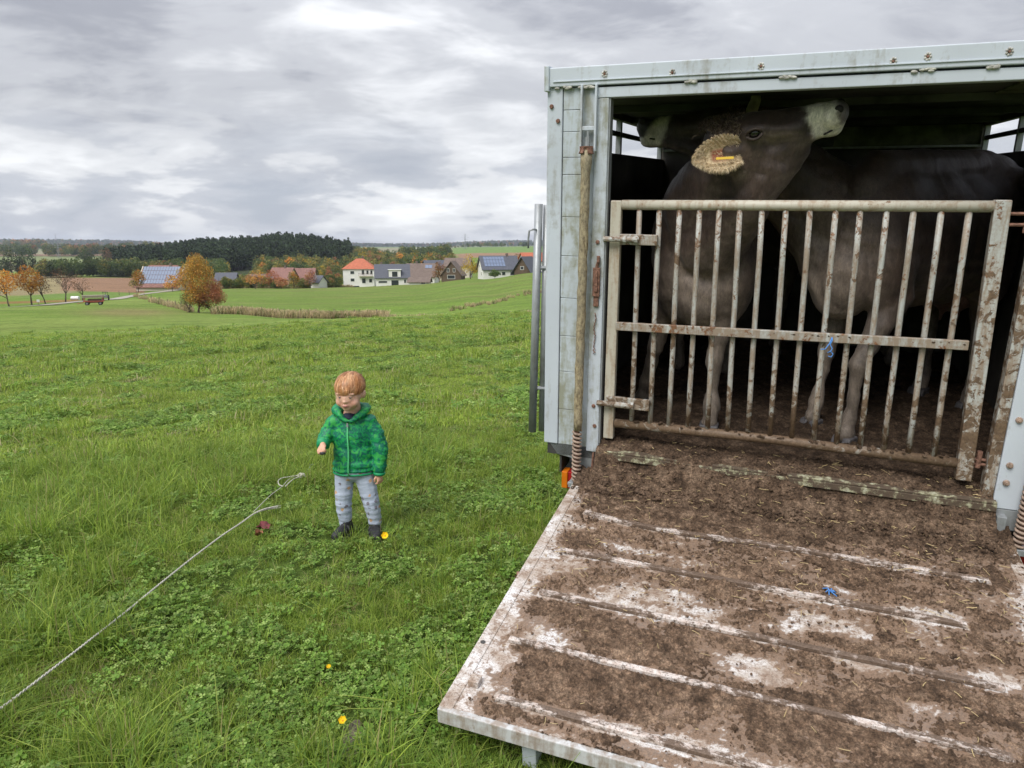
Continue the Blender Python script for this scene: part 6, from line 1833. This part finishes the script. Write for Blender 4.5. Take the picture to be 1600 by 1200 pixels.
# hem, cuffs, zip, hood collar
def ring(c, rx, ry, r_, n=28, tilt=None, z=None):
    pts = [(c[0] + rx * math.cos(2 * math.pi * i / n), c[1] + ry * math.sin(2 * math.pi * i / n), c[2]) for i in range(n + 1)]
    return MB().tube(pts, r_, 6, cap=False)
ring((.004, .018, .347), .105, .074, .0055).build('hem', M['jacket_plain'], jo, smooth=True)
qq = MB(); qq.tube([(-.118, -.106, .528), (-.116, -.116, .528)], [.030, .028], 14).build('cuff', M['jacket_plain'], jo, smooth=True)
qq = MB(); qq.tube([(.137, -.011, .352), (.136, -.012, .338)], [.031, .029], 14).build('cuff', M['jacket_plain'], jo, smooth=True)
pts = [(-.006 + .002 * math.sin(z * 30), 0, z) for z in np.linspace(.350, .632, 15)]
prof = lambda z: .018 - np.interp(z, [.35, .38, .44, .53, .59, .635], [.081, .084, .0800, .0745, .058, .036]) - .0015
qq = MB(); qq.tube([(x, prof(z), z) for x, _, z in pts], .0042, 6).build('zip', M['zip'], jo, smooth=True)
qq = MB(); qq.box((-.010, -.055, .598), (-.002, -.050, .618)).build('zip_pull', M['galv'], jo)
q = MB()
for s in (-1, 1):
    q.chain([((s * .012, -.040, .626), .012), ((s * .045, -.030, .648), .018), ((s * .075, .005, .668), .022), ((s * .066, .050, .675), .030), ((0, .078, .668), .036)], .25)
hd = remesh(q, 'hood', .005, 3, jd); link('hood', hd, M['jacket'], jo)
q = MB(); q.ell((0, -.005, .640), (.040, .034, .026), None, 14, 9); q.build('shirt_collar', M['navy'], KID, smooth=True)

# trousers
def trouser_mat():
    t = NT('print_trousers'); v = t.map()
    mpn = t.map((1, .6, 1)); dn = t.n.new('ShaderNodeTexVoronoi'); dn.inputs['Scale'].default_value = 27; dn.inputs['Randomness'].default_value = .75; t.l.new(mpn, dn.inputs['Vector'])
    wob = t.noise(v, 110, 2, .5); dist = t.math('MULTIPLY_ADD', wob, .55, dn.outputs['Distance'])
    m = t.ramp(dist, [(.50, 1.0), (.55, 0.0)]); sx = t.n.new('ShaderNodeSeparateXYZ'); t.l.new(dn.outputs['Color'], sx.inputs[0])
    pc = t.ramp(sx.outputs[0], [(0.0, (.10, .06, .06)), (.40, (.55, .26, .035)), (.72, (.06, .065, .08)), (.86, (.30, .27, .22))], 'CONSTANT')
    c = t.mix(t.math('MULTIPLY', m, .7), t.ramp(t.noise(v, 8, 3, .5), [(.3, (.37, .42, .53)), (.7, (.44, .49, .59))]), pc)
    t.set('Base Color', c).set('Roughness', .9).set('Specular IOR Level', .15); t.bump(t.noise(t.map((1, 1, 2.2)), 15, 3, .6, .6), .6, .007); return t.m
M['trousers'] = trouser_mat()
q = MB()
q.ell((.002, .018, .350), (.095, .072, .055), None, 16, 10)
q.chain([((-.046, .018, .335), .055), ((-.055, .012, .25), .047), ((-.058, .010, .18), .042), ((-.057, .018, .10), .038), ((-.055, .022, .070), .036)], .22)
q.chain([((.050, .016, .335), .056), ((.072, .010, .25), .048), ((.088, .006, .18), .043), ((.098, .012, .10), .038), ((.100, .016, .066), .036)], .22)
def td(co): return (vn3(co * np.array([12, 12, 46]), 13) - .5) * .012 * sstep(.34, .22, co[:, 2]) + (vn3(co * np.array([40, 40, 70]), 9) - .5) * .0025
link('trousers', remesh(q, 'trousers', .006, 4, td), M['trousers'], KID)

# shoes
M['shoe'] = simple('black_shoe', (.022, .022, .024), .55, var=.3, scale=60, spec=.4); M['sole'] = simple('shoe_sole', (.09, .09, .09), .7, var=.2); M['strap'] = simple('shoe_strap', (.05, .05, .055), .6)
def shoe(x, y, yaw):
    Mz = Matrix.Translation((x, y, 0)) @ Matrix.Rotation(yaw, 4, 'Z')
    q = MB(); q.chain([(Mz @ Vector((0, .030, .036)), .030), (Mz @ Vector((0, -.02, .036)), .031), (Mz @ Vector((0, -.070, .028)), .027)], .25); q.chain([(Mz @ Vector((0, .03, .045)), .032), (Mz @ Vector((0, .022, .075)), .031)], .25)
    o = link('shoe', remesh(q, 'shoe', .006, 3), M['shoe'], KID)
    k = MB(); n = 20
    k.prism([(Mz @ Vector((.032 * math.cos(a) * (1 + .05 * math.sin(a)), -.018 + .078 * math.sin(a), 0))).to_2d()[:] for a in np.linspace(0, 2 * math.pi, n, endpoint=False)], .001, .014, 'z'); k.build('sole', M['sole'], o, bevel=.003)
    for yy, zz in ((-.022, .052), (.004, .062)):
        k = MB(); k.tube([Mz @ Vector((.031 * math.cos(a), yy, zz - .028 + .036 * math.sin(a))) for a in np.linspace(0.05, math.pi - .05, 9)], .0052, 6); k.build('strap', M['strap'], o, smooth=True)
shoe(-.058, -.005, R(-22)); shoe(.103, -.012, R(14))

# hands: palm, four unequal curled fingers and a thumb, grown as one skin
def hand(nm, Mh, s, curl, spread=.9, thumb=(.020, -.012, -.004)):
    q = MB(); P = lambda x, y, z: Mh @ Vector((x * s, y * s, z * s))     # x across (thumb side +), y along fingers, z back of hand
    q.ell(P(0, .018, 0), (.019 * s, .022 * s, .011 * s), Mh.to_3x3(), 14, 9); q.chain([(P(0, -.012, 0), .0135 * s), (P(0, .010, 0), .0145 * s)], .3)
    for i, (x, L_) in enumerate(((.0135, .026), (.0045, .029), (-.0045, .027), (-.0130, .021))):
        p = Vector((x, .034, .001)); a = 0; pts = [(P(x * .8, .022, 0), .0056 * s), (P(*p), .0053 * s)]
        for j, f in enumerate((.42, .32, .26)):
            a += curl * (1, 1.1, .8)[j]
            p = p + Vector((x * .06 * spread, math.cos(a), -math.sin(a))) * L_ * f
            pts.append((P(*p), (.0049, .0045, .0040)[j] * s))
        q.chain(pts, .3)
    t0 = Vector((.014, .006, -.002)); t1 = Vector((.024, .020, -.008)); t2 = Vector((.022, .034, -.014))
    q.chain([(P(*t0), .0068 * s), (P(*t1), .0058 * s), (P(*t2), .0048 * s)], .3)
    m_ = remesh(q, nm, .0019, 2); set_col(m_, np.tile(SK * np.array([1.0, .92, .88]), (len(m_.vertices), 1)))
    return link(nm, m_, M['skin'], KID)
def hframe(o, along, back):
    y = Vector(along).normalized(); z = Vector(back); z = (z - y * z.dot(y)).normalized(); x = y.cross(z)
    m = Matrix((x, y, z)).transposed().to_4x4(); m.translation = Vector(o); return m
HL_ = hframe((-.115, -.118, .524), (.10, -.93, -.30), (-.35, -.1, .95))
hand('hand', HL_, 1.08, .75)
HR_ = hframe((.136, -.013, .342), (.10, -.12, -1), (.75, -.62, 0))
hand('hand', HR_, 1.02, .55)
st = MB(); st.ell((0, 0, 0), (.015, .018, .011), None, 12, 8)
st.v = [tuple(Vector(v) * random.uniform(.85, 1.12)) for v in st.v]
so = st.build('stone', simple('dark_stone', (.05, .05, .055), .5, var=.3, scale=60), None, smooth=True)
so.matrix_world = CM @ Matrix.Translation(HL_ @ Vector((.004, .040, -.017)))
tag(so, 'small dark stone held in the raised hand of the toddler', 'stone')

# ================================================================== ROPE, LEAVES, FLOWERS
M['rope'] = simple('pale_rope', (.47, .45, .39), .8, var=.25, scale=150)
def gpt(px, py, lift=0.0):
    """where the sight line through a picture point meets the turf"""
    r_ = ray(px, py); t = 1.2
    for _ in range(40):
        P_ = CAM + r_ * t; dz = P_[2] - gz(P_[0], P_[1]) - lift
        t += dz * .7
    return Vector(CAM + r_ * t)
ROPE = thing('rope', 'pale twisted rope stretched diagonally over the grass from the left picture edge', 'rope', Matrix.Identity(4))
ctrl = [(-60, 1146), (0, 1107), (60, 1062), (130, 1008), (200, 953), (250, 912), (300, 872), (345, 838), (375, 818), (398, 802), (415, 796)]
P0 = [gpt(x, y, .085) for x, y in ctrl]
def spl(Pt, n):
    out = []
    for i in range(len(Pt) - 1):
        a, b, c_, d_ = Pt[max(i - 1, 0)], Pt[i], Pt[i + 1], Pt[min(i + 2, len(Pt) - 1)]
        for k in range(n):
            t = k / n; out.append(.5 * ((2 * b) + (c_ - a) * t + (2 * a - 5 * b + 4 * c_ - d_) * t * t + (-a + 3 * b - 3 * c_ + d_) * t ** 3))
    return out + [Pt[-1]]
path = spl(P0, 30)
acc = 0; strands = [[], []]
for i, p in enumerate(path):
    t = (path[min(i + 1, len(path) - 1)] - path[max(i - 1, 0)]).normalized(); sx = t.cross(Vector((0, 0, 1))).normalized(); sz = sx.cross(t)
    if i: acc += (p - path[i - 1]).length
    for k in (0, 1):
        a = acc / .016 * math.pi + k * math.pi
        strands[k].append(p + (sx * math.cos(a) + sz * math.sin(a)) * .0022)
fine_path = []
for k in (0, 1):
    MB().tube(strands[k], .0027, 6).build('strand', M['rope'], ROPE, smooth=True)
q = MB(); r_ = random.Random(3); e = path[-1]; t = (path[-1] - path[-12]).normalized()
for k in range(16):
    L_ = r_.uniform(.03, .075); o_ = Vector((r_.uniform(-1, 1), r_.uniform(-1, 1), r_.uniform(-.2, .8))) * .014
    q.tube([e - t * .05 + o_ * .3, e + o_ * .7, e + t * L_ + o_ * 1.4 + Vector((0, 0, -.01))], .0013, 4)
q.build('frayed_end', M['rope'], ROPE, kind='stuff')
thin = [gpt(x, y, .085) for x, y in ((396, 800), (410, 786), (425, 772), (441, 760), (448, 752), (455, 747), (466, 743), (474, 741))]
MB().tube(spl(thin, 8), .0021, 6).build('thin_cord', M['rope'], ROPE, smooth=True)
loop = [gpt(x, y, .095) for x, y in ((442, 760), (436, 757), (435, 751), (441, 747), (452, 745), (464, 743), (470, 744), (460, 748), (452, 754), (446, 760))]
MB().tube(spl(loop, 8), .0034, 6).build('loop', M['rope'], ROPE, smooth=True)
q = MB(); kc = gpt(472, 743, .095)
for k in range(5):
    q.tube([kc + Vector((math.cos(a) * .018 + k * .004 - .01, math.sin(a) * .012, math.sin(a + k) * .012)) for a in np.linspace(0, 6.3, 12)], .0042, 5)
q.build('knot', M['rope'], ROPE, smooth=True)
q = MB()
for x0, y0, x1, y1 in ((484, 731, 490, 724), (478, 738, 486, 727), (486, 727, 489, 722), (483, 726, 491, 726)):
    q.tube([gpt(x0, y0, .055), gpt((x0 + x1) / 2, (y0 + y1) / 2, .075), gpt(x1, y1, .06)], .002, 5)
fr = q.build('cord_scrap', simple('grey_plastic_cord', (.38, .42, .50), .5), None, smooth=True); tag(fr, 'tangle of thin grey plastic cord in the grass beside the rope knot', 'cord')

M['dryleaf'] = simple('dry_leaf', (.23, .075, .045), .8, var=.4, scale=50)
def fallen_leaf(px, py, L_, W_, yaw, label, col=None):
    p = gpt(px, py, .045); q = MB(); n = 9; m = 5
    for i in range(n):
        t = i / (n - 1)
        for j in range(m):
            s_ = (j / (m - 1) - .5) * 2; w = W_ * .5 * math.sin(math.pi * (t * .92 + .04)) * (1 + .35 * math.sin(t * 19))
            q.v.append((L_ * (t - .5), w * s_, .014 * abs(s_) ** 1.5 + .010 * math.sin(t * 7 + j)))
    for i in range(n - 1):
        for j in range(m - 1): a = i * m + j; q.f.append((a, a + 1, a + m + 1, a + m))
    o = q.build('fallen_leaf', col or M['dryleaf'], None, smooth=True); o.matrix_world = Matrix.Translation(p) @ Matrix.Rotation(yaw, 4, 'Z') @ Matrix.Rotation(R(14), 4, 'X')
    tag(o, label, 'leaf')
fallen_leaf(412, 824, .085, .06, .5, 'larger curled red brown leaf lying right of the rope end', simple('wine_leaf', (.13, .025, .03), .7, var=.3, scale=60))
fallen_leaf(404, 834, .06, .035, 1.3, 'smaller rusty brown leaf touching the wine red leaf near the rope', simple('rusty_leaf', (.24, .10, .05), .7, var=.3, scale=60))
fallen_leaf(810, 902, .04, .03, .2, 'pale pinkish brown leaf in the grass at the left edge of the ramp', simple('pale_leaf', (.38, .22, .17), .7, var=.2, scale=60))
M['petal'] = simple('yellow_petal', (.85, .60, .02), .5, var=.1, scale=90); M['stem'] = simple('flower_stem', (.08, .16, .03), .6)
def flower(px, py, s, label, tilt):
    top = gpt(px, py, .075 * s ** .2); base = Vector((top.x + .01, top.y + .012, gz(top.x, top.y)))
    root = thing('flower', label, 'flower', Matrix.Translation(base))
    h = top - base
    MB().tube([(0, 0, 0), h * .5 + Vector((.004, 0, 0)), h], .0016, 5).build('stem', M['stem'], root, smooth=True)
    for k in range(6):
        a = k * math.pi / 3; q = MB()
        Mz = Matrix.Translation(h) @ Matrix.Rotation(tilt, 4, 'X') @ Matrix.Rotation(a, 4, 'Z') @ Matrix.Rotation(R(28), 4, 'Y').inverted()
        for i in range(5):
            t = i / 4; w = .0065 * s * math.sin(math.pi * (.15 + .75 * t))
            for sg in (-1, 0, 1): q.v.append(tuple(Mz @ Vector((.003 + .015 * s * t, sg * w, .003 * abs(sg) + .005 * t * t * s))))
        for i in range(4):
            for j in range(2): a_ = i * 3 + j; q.f.append((a_, a_ + 1, a_ + 4, a_ + 3))
        q.build('petal', M['petal'], root, smooth=True)
    MB().ell(h + Vector((0, 0, .002)), .004 * s, None, 8, 6).build('flower_centre', simple('flower_centre', (.55, .25, .02), .7), root, smooth=True)
flower(602, 838, 1.5, 'yellow flower in the grass beside the left shoe of the toddler', R(50))
flower(536, 1127, 1.0, 'yellow flower near the bottom of the picture above the bare soil spot', R(35))
flower(514, 1043, .62, 'tiny yellow flower bud in the long grass left of the ramp corner', R(30))

# bare soil spot
p = gpt(553, 1160, 0); q = MB(); n = 22
q.v.append((0, 0, .012))
for rr_ in (.33, .66, 1.0):
    for i in range(n):
        a = 2 * math.pi * i / n; w = rr_ * (1 + .25 * math.sin(a * 3 + 1) + .15 * math.sin(a * 5)); q.v.append((.045 * w * math.cos(a), .10 * w * math.sin(a), .014 * (1 - rr_) + random.uniform(-.003, .003) + .004))
for i in range(n): q.f.append((0, 1 + i, 1 + (i + 1) % n))
for k in range(2):
    for i in range(n): a = 1 + k * n + i; b = 1 + k * n + (i + 1) % n; q.f.append((a, a + n, b + n, b))
so_ = q.build('bare_soil', simple('damp_soil', (.11, .085, .065), .8, var=.35, scale=60, bump=.6), None, smooth=True, kind='structure'); so_.location = p

# ================================================================== TURF
GP = [(.245, .345, .05), (.31, .41, .06), (.19, .295, .045), (.38, .46, .09), (.28, .385, .065), (.14, .235, .035)]
DRYP = [(.42, .35, .17), (.36, .33, .14), (.48, .42, .24)]
def blade_patch(nm, n, rad, h, wid, seed, dry=.05, lean=.55, pal=GP, seg=2):
    r = np.random.default_rng(seed)
    a = r.random(n) * 6.28; rr = rad * np.sqrt(r.random(n)); x, y = rr * np.cos(a), rr * np.sin(a)
    hh = h * (.45 + .75 * r.random(n)); w = wid * (.6 + .8 * r.random(n))
    la = r.random(n) * 6.28; lm = np.abs(r.normal(0, lean, n))
    fx, fy = np.cos(la), np.sin(la); sx, sy = -fy, fx
    tw_ = r.normal(0, .5, n); sx, sy = np.cos(la + 1.57 + tw_), np.sin(la + 1.57 + tw_)
    V = []; ts = [0, .45, .8, 1.0] if seg == 3 else [0, .55, 1.0]
    cc = np.array(pal)[r.integers(0, len(pal), n)] * (.8 + .4 * r.random(n))[:, None]
    dm = r.random(n) < dry; cc[dm] = np.array(DRYP)[r.integers(0, 3, dm.sum())]
    C = []
    for t in ts:
        out = lm * hh * t * t * 1.15; up = hh * t * (1 - .32 * np.minimum(lm, 1.6) * t)
        ww = w * (1 - t) ** .6 * (1 if t < 1 else 0) + (.0001 if t == 1 else 0)
        cx_, cy_, cz_ = x + fx * out, y + fy * out, up
        V.append(np.stack([cx_ - sx * ww, cy_ - sy * ww, cz_], 1)); V.append(np.stack([cx_ + sx * ww, cy_ + sy * ww, cz_], 1))
        C += [cc, cc]
    m = len(ts); V = np.stack(V, 1).reshape(-1, 3); C = np.stack(C, 1).reshape(-1, 3)
    k = np.arange(n)[:, None] * 2 * m
    F = np.concatenate([k + np.array([2 * j, 2 * j + 1, 2 * j + 3, 2 * j + 2]) for j in range(m - 1)])
    return np_mesh(nm, V, F, False, C)
def clover_patch(nm, n, rad, h, size, seed):
    r = np.random.default_rng(seed); V, F, C = [], [], []
    for i in range(n):
        a = r.random() * 6.28; rr = rad * math.sqrt(r.random()); top = np.array([rr * math.cos(a), rr * math.sin(a), h * r.uniform(.5, 1.1)])
        tilt = r.normal(0, .3, 2); nz_ = np.array([tilt[0], tilt[1], 1]); nz_ /= np.linalg.norm(nz_)
        t0 = np.cross(nz_, [0.3, 1, 0]); t0 /= np.linalg.norm(t0); t1 = np.cross(nz_, t0); ph = r.random() * 6.28
        s_ = size * r.uniform(.6, 1.2); col = np.array([(.19, .32, .05), (.25, .39, .07), (.14, .26, .04), (.33, .45, .12)][r.integers(4)]) * r.uniform(.8, 1.15)
        for k in range(3):
            an = ph + k * 2.094; d = t0 * math.cos(an) + t1 * math.sin(an); e = np.cross(nz_, d); b = len(V)
            V += [top, top + d * s_ * .55 + e * s_ * .42 + nz_ * s_ * .10, top + d * s_ * .95 + e * s_ * .2 + nz_ * s_ * .12, top + d * s_ * .80 + nz_ * s_ * .02, top + d * s_ * .95 - e * s_ * .2 + nz_ * s_ * .12, top + d * s_ * .55 - e * s_ * .42 + nz_ * s_ * .10]
            F += [(b, b + 1, b + 2, b + 3), (b, b + 3, b + 4, b + 5)]; C += [col * .9, col, col * 1.05, col * 1.1, col * 1.05, col]
        b = len(V); o_ = np.array([top[0] * .8, top[1] * .8, 0]); w = np.array([.0009, 0, 0]); V += [o_ - w, o_ + w, top + w, top - w]; F.append((b, b + 1, b + 2, b + 3)); C += [np.array([.10, .17, .05])] * 4
    return np_mesh(nm, np.array(V), np.array(F), False, np.array(C))
near_src = source_collection('source_turf_near', [
 (blade_patch('short_grass0', 34, .045, .055, .0016, 1, .06, .7, seg=3), M['grass']), (blade_patch('short_grass1', 34, .05, .065, .0018, 2, .04, .8, seg=3), M['grass']),
 (blade_patch('long_grass0', 40, .05, .13, .0021, 3, .05, .75, seg=3), M['grass']), (blade_patch('long_grass1', 36, .06, .15, .0024, 4, .08, .95, seg=3), M['grass']),
 (clover_patch('clover0', 14, .055, .055, .0125, 5), M['grass']), (clover_patch('clover1', 12, .055, .045, .0155, 6), M['grass']),
 (blade_patch('dry_grass0', 24, .05, .05, .0012, 7, .85, 1.0, seg=3), M['grass']), (clover_patch('clover2', 7, .05, .06, .021, 8), M['grass'])])
def turf(name, d0, d1, dens, src, kinds, smin, smax, seed, azm=(-52, 50), thin=None):
    r = np.random.default_rng(seed)
    area = .5 * (d1 ** 2 - d0 ** 2) * (R(azm[1]) - R(azm[0])); n = int(area * dens)
    d = np.sqrt(r.uniform(d0 ** 2, d1 ** 2, n)); az = r.uniform(R(azm[0]), R(azm[1]), n)
    x, y = d * np.sin(az), d * np.cos(az)
    # nothing grows where the child's shoes or the bare soil are
    k = np.ones(n, bool)
    for (cx_, cy_, rad) in [(p.x, p.y, .05), (p.x, p.y + .06, .045), (p.x, p.y - .06, .045), (cpos.x - .060, cpos.y - .0, .038), (cpos.x + .105, cpos.y - .0, .038), (cpos.x - .07, cpos.y - .045, .028), (cpos.x + .115, cpos.y - .05, .028)]:
        k &= np.hypot(x - cx_, y - cy_) > rad
    k &= r.random(n) > sstep(22, 44, d) * .95
    # under the trailer the turf is thin: keep it below the ramp, drop it where chassis stands
    x, y, d = x[k], y[k], d[k]; n = len(x)
    long_ = fbm(x * 1.1, y * 1.1, 11, 4); clo = fbm(x * 1.9 + 7, y * 1.9, 17, 4); dry = fbm(x * 2.3 + 3, y * 2.3, 23, 4)
    if callable(kinds): idx = kinds(x, y, long_, clo, dry, r)
    else: idx = r.choice(len(kinds), n, p=kinds)
    z = ground_z(x, y)
    s = r.uniform(smin, smax, n) * (.75 + .55 * sstep(.35, .7, long_))
    tu = (x - TO.x) * TU.x + (y - TO.y) * TU.y; tv = (x - TO.x) * TV.x + (y - TO.y) * TV.y
    under_ = (tu > -.05) & (tu < 1.9) & (tv > -1.62) & (tv < 2.9)
    front_ = (tu > -.2) & (tu < 1.9) & (tv > -1.90) & (tv <= -1.50)
    s = s * np.where(under_, .45, np.where(front_, .62, 1.0))
    S = np.stack([s, s, s * r.uniform(.75, 1.2, n)], 1)
    Rr = np.stack([r.normal(0, .10, n), r.normal(0, .10, n), r.random(n) * 6.28], 1)
    return scatter(name, np.stack([x, y, z], 1), Rr, S, idx, src)
def near_kinds(x, y, long_, clo, dry, r):
    n = len(x); idx = r.integers(0, 2, n); u = r.random(n)
    lowleft = np.exp(-((x + .9) / 1.2) ** 2 - ((y - 1.8) / .7) ** 2) * .12
    u = np.where((x > .0) & (y < 2.2), 1, u)
    idx = np.where(u < sstep(.50, .66, long_ + lowleft) * (.25 + .45 * (y < 2.6)) + .04, r.integers(2, 4, n), idx)
    u = r.random(n); cl_ = sstep(.47, .62, clo + .03 * (x > -.6)) * .50 + .08
    idx = np.where(u < cl_, r.choice([4, 5, 7], n, p=[.45, .35, .20]), idx)
    u = r.random(n); idx = np.where(u < sstep(.58, .72, dry) * .45 + .015, 6, idx)
    return idx
turf('turf', .9, 3.2, 950, near_src, near_kinds, .75, 1.25, 1, (-56, 62))
turf('turf', 3.2, 6.5, 560, near_src, near_kinds, .75, 1.15, 2)
mid_src = source_collection('source_turf_mid', [
 (blade_patch('mid_grass0', 120, .16, .040, .0030, 21, .05, .8), M['grass']), (blade_patch('mid_grass1', 120, .16, .046, .0032, 22, .04, .9, [(.30, .42, .06), (.38, .47, .08), (.25, .37, .055)]), M['grass']),
 (blade_patch('mid_long', 90, .15, .075, .0042, 23, .08, 1.0), M['grass']), (clover_patch('mid_clover', 60, .15, .05, .020, 24), M['grass']), (blade_patch('mid_dry', 70, .15, .045, .003, 25, .7, 1.0), M['grass'])])
def mid_kinds(x, y, long_, clo, dry, r):
    n = len(x); idx = r.integers(0, 2, n)
    idx = np.where(r.random(n) < sstep(.52, .68, long_) * .5, 2, idx)
    idx = np.where(r.random(n) < sstep(.48, .64, clo) * .35 + .04, 3, idx)
    return np.where(r.random(n) < sstep(.60, .74, dry) * .5, 4, idx)
turf('turf', 6.5, 13, 75, mid_src, mid_kinds, .9, 1.4, 3, (-46, 20))
turf('turf', 13, 44, 15, mid_src, mid_kinds, 1.3, 2.1, 4, (-44, 12))

# ------------------------------------------------------------------ the air
hm = bpy.data.materials.new('haze_air'); hm.use_nodes = True
hn = hm.node_tree; hn.nodes.clear(); ho = hn.nodes.new('ShaderNodeOutputMaterial'); hv = hn.nodes.new('ShaderNodeVolumePrincipled')
hv.inputs['Color'].default_value = (.80, .87, 1.0, 1); hv.inputs['Density'].default_value = 0.000085; hv.inputs['Anisotropy'].default_value = 0.2
hn.links.new(hv.outputs[0], ho.inputs['Volume'])
hz = MB().box((-9500, -9500, -120), (9500, 9500, 150)).build('haze', hm, None); hz['kind'] = 'stuff'
